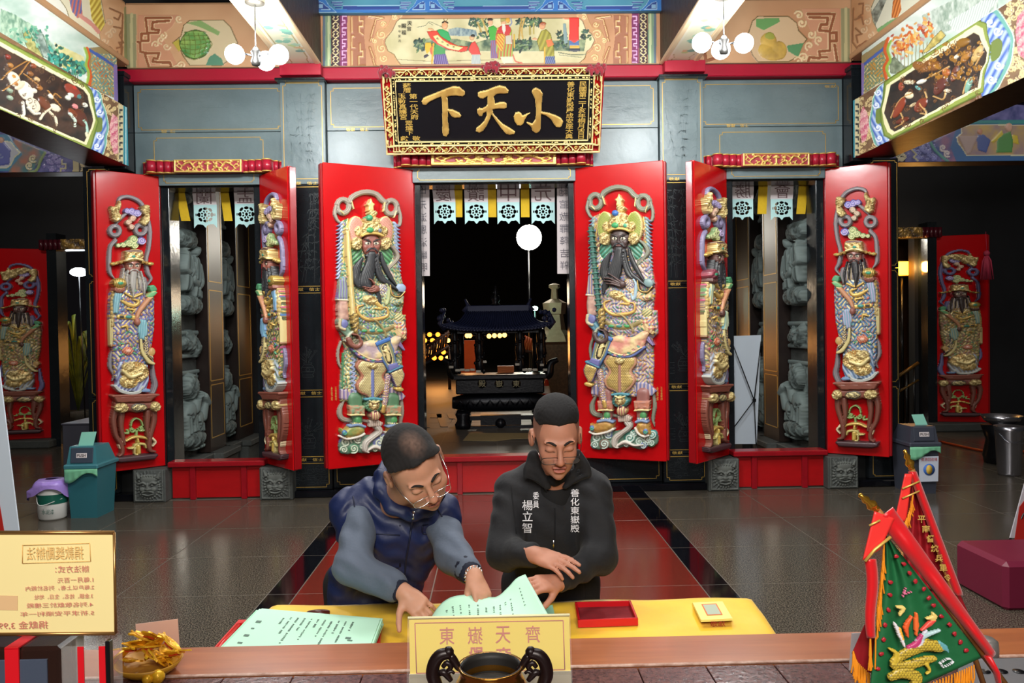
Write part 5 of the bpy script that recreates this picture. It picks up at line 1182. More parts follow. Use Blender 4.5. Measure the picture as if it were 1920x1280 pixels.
    R.begin();R.stroke([(470,1020),(420,1080),(360,1160),(335,1230)],[22,26,22,18],K('#c88c64'),.13,.03);R.ell(345,1250,30,36,sk,.14,.03);R.poly([(450,920),(500,910),(530,960),(470,975)],K('#4c9c6c'),.12,.02,14,sm=True);R.poly([(420,1020),(470,975),(530,975),(500,1015),(460,1030)],K('#6cb074'),.13,.02,14,oc=GOLDL,ow=5,sm=True);fin('sceptre_arm')
    A();R.begin()
    R.poly([(230,790),(390,790),(440,900),(440,1000),(380,960),(240,960),(160,1000),(190,880)],V['coll'],.07,.03,40,pat=foldpat(V['coll'],K('#c8b48c'),30,0,.008));R.stroke([(240,985),(310,1020),(390,990)],12,GOLD,.12,.014)
    fin('collar')
    R.begin();bc=V['beard']
    hair(R,[(312,800),(305,900),(308,1035)],[34,32,4],bc,.13,.03);hair(R,[(262,780),(250,860),(255,930)],[10,16,6],bc,.125);hair(R,[(355,790),(368,880),(372,950)],[10,14,5],bc,.12);hair(R,[(385,790),(410,890),(415,1000)],[10,16,6],bc,.11);hair(R,[(232,760),(215,850),(180,880)],[8,12,5],bc,.1)
    fin('beard',V['bl'])
    R.begin();face(R,313,745,66,76,V['skin'],'#3c1c16',.11,bc);fin('face')
    R.begin()
    R.poly([(232,600),(312,585),(392,600),(396,680),(312,700),(232,700)],GILT,.12,.045,40,pat=carved(GOLDL,K('#a07428',.5),16,.012),sm=True);R.stroke([(234,690),(312,672),(392,690)],9,GOLDL,.165,.01);R.ell(302,655,18,12,K('#2f9c84'),.175,.01);R.rect(240,592,385,612,K('#7c5c50'),h=.14)
    for q_ in (-1,1):
        for k in range(3):R.ell(312+q_*(100+k*36),700+k*8,20-k*3+8*(k==2)*2,18,GILT,.08,.02);R.ell(312+q_*(100+k*36),700+k*8,6,5,K('#5c1c10') if k<2 else K('#4ca05c'),.098,.004)
    fin('crown','gilt official crown with jewel')
    # pedestal stand
    B();R.begin();wd_=K('#7c3c28')
    R.poly([(115,640),(500,628),(500,650),(455,680),(440,705),(150,712),(120,670)],wd_,.08,.06,20);R.stroke([(115,645),(500,635)],12,K('#8c4834'),.13,.014)
    R.poly([(130,700),(510,690),(515,760),(480,790),(400,775),(330,790),(260,778),(170,800),(125,770)],wd_,.07,.05,24)
    for p_ in ([(150,780),(135,860),(155,980),(200,1060),(210,1130),(180,1160)],[(480,770),(480,860),(450,980),(440,1060),(450,1110),(490,1120)],[(205,790),(200,900),(215,1000),(230,1060)],[(430,780),(420,900),(425,1000)]):R.stroke(p_,[30,26,22,22,20,10],wd_,.05,.05,groove=(3,.008,.2))
    R.ell(188,745,58,42,GILT,.12,.035,pat=carved(GOLDL,GOLDD,20,.02));R.ell(478,735,44,42,GILT,.12,.035,pat=carved(GOLDL,GOLDD,20,.02));R.ell(340,742,72,38,K('#1c1410'),.12,0,oc=K('#5c3c24'),ow=3);R.ell(340,742,62,26,GILT,.122,.01,pat=carved(GOLDL,K('#1c1410'),13,.01))
    fin('pedestal')
    R.begin();gr=K('#8ca860')
    R.stroke([(235,965),(270,965),(260,940)],10,gr,.03,.02);R.stroke([(410,940),(380,945),(370,920)],10,gr,.03,.02);R.spiral(300,935,26,1.3,0,8,gr,.03,.02);R.spiral(375,925,26,1.3,3,8,gr,.03,.02,-1);R.stroke([(290,905),(300,865),(335,840),(375,860),(390,900)],9,gr,.035,.02);R.stroke([(340,950),(338,980)],12,gr,.03,.02)
    R.stroke([(245,1030),(310,1000),(390,1000),(440,1020)],[12,14,14,10],GOLD,.04,.03);R.stroke([(345,1020),(350,1080),(355,1130)],[12,22,20],K('#d8b858',.2),.04,.04);R.stroke([(265,1095),(310,1090),(330,1060),(400,1060),(415,1090)],[8,14,10,14,8],K('#d0c070',.2),.04,.03);R.stroke([(320,1090),(320,1140),(350,1150)],10,K('#d8c880',.2),.04,.03)
    R.stroke([(225,1030),(185,1050),(190,1095)],[14,12,7],K('#dccca4'),.05,.03);R.stroke([(470,1010),(495,1040),(470,1075)],[14,12,7],K('#dccca4'),.05,.03)
    fin('scroll_ornament','green and gilt scroll ornament')
    R.begin();R.poly([(130,1165),(500,1130),(515,1150),(480,1185),(190,1215),(140,1205)],K('#3c1620'),.07,.05,18);fin('pedestal_shelf')
h0,U0_,N0,w0_=leaf_frame((-3.70,8.92),(-4.19,8.5));N0=-N0 if N0@(-h0)<0 else N0
def llmap(wd,z0=.365,z1=3.58):
    def f(u,v):
        W=h0+(u/wd*w0_)[...,None]*U0_+((v-z0)/(z1-z0)*3.215+.365)[...,None]*np.array([0,0,1.]);return topx(W)
    return f
O1=dict(ribbon=K('#8c8488'),cr1='#6c64a8',cr2='#b8846c',cr3='#7c9460',robe=K('#6864a0'),acc=[K('#c8a858'),K('#5c8cb0'),K('#c87c5c'),K('#5c9c74')],seed=.5,sleeve=K('#a8905c'),cuff=K('#90c0cc'),coll=K('#8c8898'),beard='#b8b4ac',skin='#a0604c',item=K('#d8b858',.4),hand='left',rl='violet robe with gilt dragons',bl='long white beard',ol='gilt ingot held in a hand')
O2=dict(O1,cr1='#5c5cb0',cr2='#a0947c',robe=K('#47709c'),acc=[K('#c8a858'),K('#7c9cc0'),K('#c86c5c'),K('#5c9c9c')],seed=1.7,cuff=K('#c0b0d4'),beard='#201f24',skin='#8c5044',rl='blue robe with gilt dragons',bl='long black beard',ol='gilt incense pot held in a hand')
O3=dict(O1,ribbon=K('#8880a4'),cr1='#8c7ca8',robe=K('#5c6c48'),acc=[K('#d8b858'),K('#b84c7c'),K('#4c7cb0'),K('#c8a070')],seed=2.2,cuff=K('#7ca4d4'),beard='#22262c',skin='#8c4c3c',rl='olive robe with gilt dragons',bl='long black beard',ol='gilt seal held in a hand',hs=.8)
O4=dict(O3,robe=K('#8c7868'),acc=[K('#d8b858'),K('#c04c74'),K('#6c9c64'),K('#7c80a8')],cuff=K('#d8d494'),skin='#5c342c',item=K('#a84c5c'),rl='brown robe with flowers and gilt dragons',ol='red peony held in a hand',seed=3.1)
for hinge,outer,V,lab in (((-3.70,8.92),(-4.19,8.5),O1,'red side door leaf carved with a white-bearded official in violet robe'),((3.74,8.92),(4.275,8.56),O2,'red side door leaf carved with a black-bearded official in blue robe'),((-2.60,8.92),(-2.16,8.42),O3,'red side door leaf turned sideways, carved official in olive robe'),((2.63,8.92),(2.12,8.36),O4,'red side door leaf turned sideways, carved official holding a red peony')):
    root,h,U,N,wd=make_leaf('guardian_door',hinge,outer,.365,3.58,lab)
    R=Raster(h,U,(0,0,1),N,.05,wd-.04,.45,3.42,.0054 if abs(hinge[0])>3 else .0062,umap=llmap(wd));R.sidex=1
    official(R,V,root)
# far side doors of the wings
FD=dict(O1,robe=K('#8c7c58'),acc=[K('#b89840'),K('#4c8c54'),K('#a06c5c')],ribbon=K('#6c689c'),cuff=K('#b8bc8c'),beard='#3a2a24',skin='#5c3830',rl='ochre robe with gilt patterns',bl='short beard',ol='small gilt vessel held in a hand',seed=4,hs=.9)
for px0,px1,yt,yb,lab in ((4,96,468,822,'dark red door leaf with a carved attendant and gilt phoenix, far left wing'),(1743,1836,443,790,'dark red door leaf with a carved attendant and gilt phoenix, far right wing')):
    Y=13.3;a=at(px0,(yt+yb)/2,Y);b=at(px1,(yt+yb)/2,Y);z1=at(px0,yt,Y)[2];z0=at(px0,yb,Y)[2]
    hinge,outer=((b[0],Y),(a[0],Y-.25)) if px0<500 else ((a[0],Y),(b[0],Y-.25))
    root,h,U,N,wd=make_leaf('guardian_door',hinge,outer,z0,z1,lab)
    R=Raster(h,U,(0,0,1),N,.06,wd-.05,z0+.1,z1-.2,.012,umap=llmap(wd,z0,z1));official(R,FD,root,full=False)
    MB().box(min(hinge[0],outer[0])-.1,max(hinge[0],outer[0])+.1,Y-.32,Y+.19,0,z0-.002,0,.02).build('trim_'+('3' if px0<500 else '4'),mGREY,None,'structure')
# ================================================================ name board, lintels, sills, lion stones, paper hangings
Pb,Pt=at(929,287,8.72),at(926,122,8.27)
PU=np.array([1.,0,0]);PV=nrm(np.array([0,Pt[1]-Pb[1],Pt[2]-Pb[2]]));PN=np.cross(PU,PV)
def onp(x,y,off=0.):
    d=ray(x,y);t=((Pb-cC)@PN)/(d@PN);return cC+d*t+PN*off
board=thing('name_board',tuple(Pb),'black name board with three large gilt characters in an openwork gilt frame','sign')
cx_=(onp(929,200))[0];Hb=float((Pt-Pb)@PV)
MB().obox(Pb+PV*Hb/2+np.array([0,0,0])-PN*.05,PU,PV,PN,1.15,Hb/2-.03,.04,0,.01).build('backboard',mRED,board)
R=Raster(Pb,PU,PV,PN,-1.30,1.28,-.03,Hb+.06,.0052)
R.src(700,100,4.267)
def lerpq(u,v,q=((75,128),(1828,108),(1805,782),(112,800))):
    a=np.array(q[0])*(1-u)+np.array(q[1])*u;b=np.array(q[3])*(1-u)+np.array(q[2])*u;return tuple(a*(1-v)+b*v)
R.begin();R.poly([lerpq(.03,.07),lerpq(.97,.07),lerpq(.97,.93),lerpq(.03,.93)],K('#101014'),.01);R.end('board_face',mat('black board','#0d0e14',.35),board)
R.begin();R.poly([lerpq(-.015,-.02),lerpq(1.015,-.02),lerpq(1.005,1.0),lerpq(-.005,1.0)],K('#a01428'),.01);R.poly([lerpq(.012,.03),lerpq(.988,.03),lerpq(.988,.97),lerpq(.012,.97)],(0,0,0,0),0,mode='cut');R.end('red_edge',mREDD,board)
R.begin()
for a,b,w_ in ((0.0,0.0,7),(.035,.095,7),(.056,.138,5)):R.stroke([lerpq(a,b),lerpq(1-a,b),lerpq(1-a,1-b),lerpq(a,1-b)],w_,GOLDL,.03,.012,sm=False,closed=True)
def chain(p0,p1,n,amp,off=0):
    p0,p1=np.array(p0),np.array(p1);d=(p1-p0);L=np.hypot(*d);t=d/L;nn=np.array([-t[1],t[0]])
    pts=[p0+d*k/(n*4)+nn*amp*math.sin(k*PI/2+off) for k in range(n*4+1)];R.stroke(pts,5,GOLDL,.028,.016)
    for k in range(n):
        for s_ in (0,1):
            c=p0+d*(k+.25+.5*s_)/n-nn*amp*.15*(1-2*s_);R.spiral(c[0],c[1],amp*.62,1.2,k+s_*2,4.2,GOLD,.03,.016,1 if s_ else-1)
            c2=p0+d*(k+.5*s_)/n+nn*amp*.5*(1-2*s_);R.ell(c2[0],c2[1],7,5,GOLDL,.045,.01,k*40)
chain(lerpq(.06,.045),lerpq(.94,.045),13,24);chain(lerpq(.06,.955),lerpq(.94,.955),13,24);chain(lerpq(.018,.2),lerpq(.018,.8),5,20);chain(lerpq(.982,.2),lerpq(.982,.8),5,20)
for u_ in (.03,.97):
    for v_ in (.07,.93):
        c=np.array(lerpq(u_,v_));sx=1 if u_<.5 else-1;sy=1 if v_<.5 else-1
        for k in range(3):R.stroke([c+np.array([sx*(-40+k*22),sy*(60-k*8)]),c+np.array([sx*(-40+k*22),sy*(10+k*5)]),c+np.array([sx*(5+k*22),sy*(10+k*5)]),c+np.array([sx*(5+k*22),sy*(-28)]),c+np.array([sx*(60+k*20),sy*(-28)])],4.5,GOLDL,.035,.012,sm=False)
q=random.Random(3)
for k in range(260):
    u_,v_=q.random(),q.random()
    if q.random()<.7:v_=.118 if q.random()<.5 else .882;u_=.05+.9*u_
    else:u_=.046 if q.random()<.5 else .954;v_=.13+.74*v_
    c=lerpq(u_,v_);R.ell(c[0],c[1],9,5,GOLDL,.026,.014,q.uniform(0,180))
R.end('openwork_frame',mCARVE,board,label='gilt openwork scroll frame')
for nm_,P_ in (('xia',[(385,380),(400,350),(480,318),(570,282),(640,256),(690,262),(735,300),(733,330),(715,342),(660,335),(612,338),(590,345),(600,365),(600,440),(640,445),(690,470),(708,495),(695,510),(650,512),(625,500),(600,462),(598,530),(608,610),(605,640),(585,662),(560,655),(550,625),(552,560),(550,470),(548,365),(540,345),(500,360),(450,385),(420,412),(395,405)]),
    ('tian',[(835,310),(850,298),(900,290),(960,265),(1010,250),(1060,262),(1083,290),(1080,315),(1050,320),(1010,318),(980,325),(965,345),(972,370),(975,395),(1010,385),(1050,382),(1070,400),(1068,430),(1050,440),(1000,438),(955,445),(960,475),(990,510),(1040,560),(1100,595),(1138,620),(1128,640),(1090,648),(1060,640),(1025,600),(985,545),(945,485),(935,520),(905,580),(880,615),(850,632),(820,620),(820,592),(850,570),(885,535),(905,490),(905,462),(880,475),(870,500),(848,500),(828,470),(828,445),(848,428),(870,435),(900,418),(912,400),(912,340),(880,360),(850,355),(835,340)]),
    ('xiao',[(1262,300),(1275,280),(1300,268),(1335,285),(1356,315),(1350,370),(1345,460),(1400,470),(1460,490),(1500,510),(1520,540),(1505,580),(1490,590),(1460,585),(1440,560),(1420,525),(1380,495),(1342,482),(1340,540),(1338,600),(1325,625),(1300,635),(1270,615),(1262,585),(1225,555),(1222,540),(1270,555),(1295,520),(1300,450),(1290,360)])):
    R.begin();R.poly(P_,K('#d8ac50',.3),.02,.016,14,pat=noisecol(K('#dcb45c',.3),K('#b88c3c',.35),60),oc=K('#ecd080',.3),ow=4)
    if nm_=='xiao':R.poly([(1120,500),(1135,468),(1165,460),(1185,475),(1192,490),(1235,475),(1272,462),(1235,490),(1210,530),(1200,560),(1180,575),(1150,572),(1128,540)],K('#d8ac50',.3),.02,.016,14,oc=K('#ecd080',.3),ow=4)
    R.end('gilt_character',mCARVE,board)
for s_,x,y0,y1,w_ in (('民國第二丁亥年桐月吉日',1668,222,680,62),('善化東嶽殿慶成安座大典',1572,222,680,62),('蘇厝',270,235,312,66),('第一代天府',325,320,528,66),('玉勅真護宮',235,320,528,66),('眾爐下',288,536,652,62),('敬',345,658,696,66),('獻',250,658,696,66)):
    a=onp(700+x/4.267,100+y0/4.267);b=onp(700+x/4.267,100+y1/4.267)
    text(s_,(a+b)/2,np.linalg.norm(a-b),PU,PV,mCHAR,.014,board,'gilt_inscription',w=w_/4.267*.0057,vertical=True,lh=.95,bold=.015)
for k,(x,y) in enumerate(((724,131),(921,122),(1117,127))):
    c=onp(x,y,.05);m=MB();q=random.Random(k)
    for i in range(42):
        a=q.uniform(0,6.28);r_=q.uniform(.0,.075);p=c+np.array([math.cos(a)*r_*1.25,q.uniform(-.03,.03),math.sin(a)*r_*.62]);m.ball(p,q.uniform(.016,.028),7,0)
    for sgn in (-1,1):
        m.tube([c,c+np.array([sgn*.06,-.02,-.03]),c+np.array([sgn*.05,-.02,-.08])],[.02,.028,.012],8)
    tag(m.build('red_cloth_rosette',mat('dark red velvet','#8c1024',.8,sheen=.6,bump=(60,.5))),'dark red gathered cloth rosette on the '+('left corner','centre top','right corner')[k]+' of the name board','rosette',None)

# ---- lintels with fluted ends
mFLUTE=mat('fluted red lacquer','#a01a30',.35,coat=.2)
def lintel(px0,pxa,pxb,px1,y0,y1,label):
    Y=8.78;yc=(y0+y1)/2
    X0,XA,XB,X1=[at(p,yc,Y)[0] for p in (px0,pxa,pxb,px1)];z1=at((pxa+pxb)/2,y0,Y)[2];z0=at((pxa+pxb)/2,y1,Y)[2]
    root=thing('fluted_lintel',((X0+X1)/2,8.9,z0),label,'lintel')
    MB().box(XA-.01,XB+.01,8.80,8.92,z0,z1,0,.004).build('lintel_core',mFLUTE,root)
    MB().box(X0+.06,X1-.06,8.86,8.92,z0,z1,0,.004).build('lintel_core',mFLUTE,root)
    fr=[.10,.13,.24,.20,.19,.14];dp=[.09,.06,-.03,.0,.01,.02];ch={}
    for sg in (-1,1):
        x=X0 if sg<0 else X1;L=(XA-X0) if sg<0 else (X1-XB)
        for f_,d_ in zip(fr,dp):
            w_=L*f_;c=x-sg*w_/2;r=w_/2;x=x-sg*w_
            def halfc(zz0,zz1,rr,mi):
                pts=[(c+rr*math.cos(t),Y+.03+d_-rr*.8*math.sin(t),zz0) for t in np.linspace(0,PI,9)];pts=[(c+rr,8.9,zz0)]+pts+[(c-rr,8.9,zz0)]
                m.prism(pts,(0,0,zz1-zz0),mi,True)
            m=MB();halfc(z0+.012,z1-.012,r*.97,0);halfc(z1-.012,z1,r*1.04,1);halfc(z0,z0+.012,r*1.04,1);m.build('flute',[mFLUTE,mPAINTGOLD],root)
    R=Raster((0,8.79,0),(1,0,0),(0,0,1),(0,-1,0),XA-.005,XB+.005,z0,z1,.0048)
    w=pxb-pxa;R.src(pxa,y0,100/w)       # 0..100 across the panel
    hh=(y1-y0)*100/w
    R.begin(.006,K('#98182c'));g=K('#e0bc60',.35)
    R.stroke([(1,.8),(99,.8),(99,hh-.8),(1,hh-.8)],1.4,g,.012,.008,sm=False,closed=True)
    for sg in (-1,1):
        f=lambda a,b:(50+sg*(50-a),b*hh/20)
        R.stroke([f(6,6),f(12,10),f(18,6),f(24,5),f(28,10),f(32,14),f(37,11)],[.5,1,1.3,1.4,1.4,1.3,1.5],g,.014,.016)
        R.ell(*f(38,7),3,2.2,g,.016,.014);R.stroke([f(36,4),f(40,6),f(42,4)],.7,g,.018,.008)
        for p_ in ([f(12,10),f(10,15),f(14,17)],[f(27,9),f(31,5),f(34,4)],[f(30,13),f(28,17),f(33,17)],[f(18,6),f(15,3),f(18,2)],[f(8,7),f(4,10),f(7,13)],[f(36,12),f(42,15),f(40,18)],[f(20,12),f(22,16),f(18,17)]):R.stroke(p_,[.9,.9,.5],g,.013,.012)
        for a in ((9,14),(33,16),(15,3.5),(43,16),(5,4),(24,14),(41,11)):R.ell(*f(*a),1.7,1.2,g,.014,.01)
    R.stroke([(50,hh*.45),(50,hh*.82)],1.2,g,.014,.014,sm=False);R.ell(50,hh*.34,5.5,1.8,g,.015,.014);R.ell(50,hh*.24,2.6,1.6,g,.017,.014);R.ell(50,hh*.84,3,1.2,g,.014,.01)
    R.end('dragon_panel',mCARVE,root,label='red panel with gilt dragons')
lintel(259,327,453,525,299,323,'fluted red lintel with gilt dragon panel over the left side door')
lintel(735,809,1042,1115,285,309,'fluted red lintel with gilt dragon panel under the name board')
lintel(1321,1393,1517,1582,287,311,'fluted red lintel with gilt dragon panel over the right side door')
# ---- removable red sill boards
mSILL=mat('worn red paint','#b00c12',.35,var=(3,.3,(1,1,3)),col2='#980a10',coat=.2)
mSILLD=mat('worn dark red rail','#9c0e1c',.3,var=(9,.35),col2='#7c0a16',coat=.2)
for nm_,X0,X1,posts in (('left',-3.62,-2.56,(-3.36,-2.80)),('centre',-.875,.9,(-.42,.42)),('right',2.63,3.69,(2.87,3.44))):
    root=thing('sill_board',((X0+X1)/2,8.86,0),'red removable threshold board closing the foot of the '+nm_+' doorway','threshold')
    MB().box(X0,X1,8.76,8.98,.365,.425,0,.01).build('top_rail',mSILLD,root)
    xs_=[X0+.02]+list(posts)+[X1-.02]
    for a,b in zip(xs_[:-1],xs_[1:]):MB().box(a+.004,b-.004,8.83,8.86,.015,.366,0,.004).build('plank',mSILL,root)
    for p in posts:MB().box(p-.03,p+.03,8.79,8.835,.0,.366,0,.005).build('upright',mSILLD,root)
# ---- lion face stones
for k,(X0,X1,lab) in enumerate(((-3.97,-3.62,'far left'),(-2.60,-2.24,'left of the centre door, inner'),(2.33,2.67,'right of the centre door, inner'),(3.66,4.0,'far right'))):
    root=thing('lion_face_stone',((X0+X1)/2,8.85,0),'grey square base stone carved with a bearded lion face, '+lab,'carved stone')
    MB().box(X0,X1,8.70,8.915,0,.358,0,.008).build('stone_block',mGREY,root)
    R=Raster((X0,8.70,.01),(1,0,0),(0,0,1),(0,-1,0),.02,X1-X0-.02,.0,.34,.0045,umap=lambda u,v:(u/(.35)*100,100-v/.37*100))
    g1,g2,gd=K('#5c605c'),K('#484c4a'),K('#2c2e2d')
    R.begin(.002,g2);R.H[:]=.002;R.C[:]=noisecol(K('#4c504e'),K('#3a3d3b'),10)(R.PX,R.PY)[0]
    R.stroke([(8,4),(92,4),(92,96),(8,96)],2,g1,.006,.008,sm=False,closed=True)
    for a in range(0,360,14):
        t=math.radians(a);r1,r2=30,40 if-.3<math.sin(t) else 42
        cx,cy=50+math.cos(t)*33,56+math.sin(t)*34;R.ell(cx,cy,3.6,3.4,g1,.006,.018);R.stroke([(50+math.cos(t)*37,56+math.sin(t)*38),(50+math.cos(t)*45,56+math.sin(t)*46)],1.8,g2,.004,.008)
    R.ell(50,56,30,32,g2,.01,.025);R.ell(50,34,24,13,g1,.022,.022);
    for x in (30,38,46,54,62,70):R.ell(x,22+abs(x-50)*.12,3.6,4,g1,.02,.02)
    for s_ in (-1,1):
        R.poly([(50+s_*22,30),(50+s_*36,12),(50+s_*33,34)],g1,.02,.015,4);R.stroke([(50+s_*4,48),(50+s_*14,42),(50+s_*24,45)],3,g1,.04,.012);R.ell(50+s_*13,50,6.5,4.5,gd,.03,.0);R.ell(50+s_*13,50,5,3.4,g1,.032,.012);R.ell(50+s_*17,62,9,7,g1,.03,.016)
    R.stroke([(50,46),(50,58)],[3,5],g1,.04,.02);R.ell(50,61,9,4.5,g1,.045,.014);R.ell(50,73,17,6,gd,.02,0,mode='over');R.stroke([(33,71),(50,67),(67,71)],2.2,g1,.04,.01);R.stroke([(34,76),(50,80),(66,76)],2.2,g1,.036,.01);R.rect(40,70.5,60,73.5,g1,h=.034)
    R.end('lion_face',mSTCARVE,root)
# ---- paper hangings, seen from their back (writing reversed)
mPAPER=mat('white paper','#d8d0d2',.8,bump=(8,.3));mBLUEP=mat('pale blue cut paper','#b8dcdc',.8);mYEL=mat('yellow paper strip','#d8b420',.8,var=(14,.3),col2='#c09c18');mWRITE=mat('brown brush writing','#7c6468',.8);mWRITEL=mat('faint writing','#6c6a74',.8)
def sheet(name,pts,Y,m_,root=None,th=.0015,**k):
    P=[at(x,y,Y) for x,y in pts];return MB().prism(P,(0,th,0)).build(name,m_,root,**k)
def hanging(x0,x1,y0,ym,y1,Y,ch,lab,grp='paper door charms',sk=0,blue=True):
    c=at((x0+x1)/2,y0,Y);root=thing('paper_charm',c,lab,'paper hanging',grp)
    sheet('paper',[(x0,y0-8),(x1,y0-8),(x1+sk*.5,ym),(x0+sk*.5,ym)],Y,mPAPER,root)
    a=at((x0+x1)/2+sk*.25,(y0+ym)/2,Y);text(ch,a-np.array([0,.004,0]),(ym-y0)*.88*Y/FPX,m=mWRITE,parent=root,depth=.001,mirror=True,w=(x1-x0)*.72*Y/FPX,name='writing')
    zc=at((x0+x1)/2,ym,Y);Wd=(x1-x0)*Y/FPX;Hh=(y1-ym)*Y/FPX
    X0=at(x0+sk*.5,ym,Y)[0]
    R=Raster((X0,Y-.002,zc[2]),(1,0,0),(0,0,1),(0,-1,0),-.01,Wd+.01,-Hh,.0,.0038,umap=lambda u,v:(u/Wd*100+v/Hh*sk*.5/(x1-x0)*100*.0,-v/Hh*100))
    R.begin();R.poly([(0,0),(100,0),(100,100),(84,82),(62,84),(50,98),(38,84),(16,82),(0,100)],K('#b8dcdc'),.001)
    for k in range(8):
        t=k*PI/4+PI/8*0;r_=30 if k % 2 else 27;R.ell(50+r_*math.cos(t),42+r_*.95*math.sin(t),9,5,(0,)*4,0,0,math.degrees(t)+90,mode='cut')
        t+=PI/8;R.ell(50+15*math.cos(t),42+14*math.sin(t),4,2.6,(0,)*4,0,0,math.degrees(t),mode='cut')
    R.ell(50,42,5,6,(0,)*4,mode='cut')
    for x in (10,16,84,90):R.ell(x,42,1.6,5,(0,)*4,mode='cut')
    o=R.end('cut_paper_fringe',mat('cut paper','#b4dcdc',.8),root,skirt=False)
    return root
def ystrip(x0,x1,y0,y1,Y,sk,lab):
    return tag(sheet('yellow_strip',[(x0,y0-8),(x1,y0-8),(x1+sk,y1),(x0+sk,y1)],Y,mYEL),lab,'paper strip','yellow paper strips over the doors')
Yh=9.30
for (x0,x1,ch,sk,wh) in ((809,850,'慶',8,'leftmost'),(870,914,'讚',2,'second from left'),(932,974,'中',0,'third from left'),(996,1040,'元',0,'rightmost')):
    hanging(x0,x1,345,379,421,Yh,ch,wh+' white and pale blue cut paper hanging in the centre doorway',sk=sk)
for k,(x0,x1,sk) in enumerate(((852,867,0),(914,930,1),(976,992,1))):ystrip(x0,x1,347,407,Yh+.02,sk,'yellow paper strip in the centre doorway, '+('left','middle','right')[k]+' of three')
for (x0,x1,y1,s_,lab) in ((781,805,517,'中元流恩沾幽明','left'),(1044,1067,513,'地官赦罪降吉祥','right')):
    root=thing('paper_scroll',at((x0+x1)/2,345,Yh-.04),'long narrow white paper couplet with reversed writing at the '+lab+' of the centre doorway','paper hanging')
    sheet('paper',[(x0,338),(x1,338),(x1+1,y1),(x0+1,y1)],Yh-.04,mPAPER,root)
    a=at((x0+x1)/2,352,Yh-.04);b=at((x0+x1)/2+1,y1-8,Yh-.04);text(s_,(a+b)/2-np.array([0,.004,0]),np.linalg.norm(a-b),m=mWRITEL,parent=root,depth=.001,vertical=True,mirror=True,w=.085,lh=1.3,name='writing')
tag(sheet('paper_scroll',[(1071,338),(1076,338),(1077,512),(1072,512)],Yh+.012,mPAPER),'edge of a further white paper couplet behind the right jamb of the centre doorway','paper hanging')
hanging(359,402,355,384,428,Yh,'蘭','white and pale blue cut paper in the left doorway, nearer the left jamb',sk=8);hanging(437,480,355,382,428,Yh,'盂','white and pale blue cut paper in the left doorway, by the sideways leaf',sk=6)
ystrip(327,344,357,414,Yh-.02,13,'slanting yellow paper strip at the left jamb of the left side doorway');ystrip(411,427,355,414,Yh+.02,9,'yellow paper strip between two white papers in the left side doorway');ystrip(488,494,355,414,Yh+.02,3,'yellow paper strip half hidden behind the sideways left door leaf')
hanging(1372,1414,344,373,414,Yh,'勝','white and pale blue cut paper in the right doorway, nearer the sideways leaf',sk=-3);hanging(1447,1489,344,373,414,Yh,'會','white and pale blue cut paper in the right doorway, nearer the right jamb',sk=-5)
ystrip(1423,1440,344,401,Yh+.02,-3,'yellow paper strip between two white papers in the right side doorway');ystrip(1499,1516,344,401,Yh+.02,-6,'yellow paper strip at the right jamb of the right side doorway');ystrip(1357,1363,346,400,Yh+.02,-2,'yellow paper strip half hidden behind the sideways right door leaf')
for a,b,y,n_ in ((778,1080,338,'centre'),(322,498,348,'left side'),(1355,1520,337,'right side')):tag(MB().tube([at(a,y,Yh),at(b,y,Yh)],.012,6).build('hanging_cord',mINK),'thin dark cord holding the papers at the top of the '+n_+' doorway','cord')
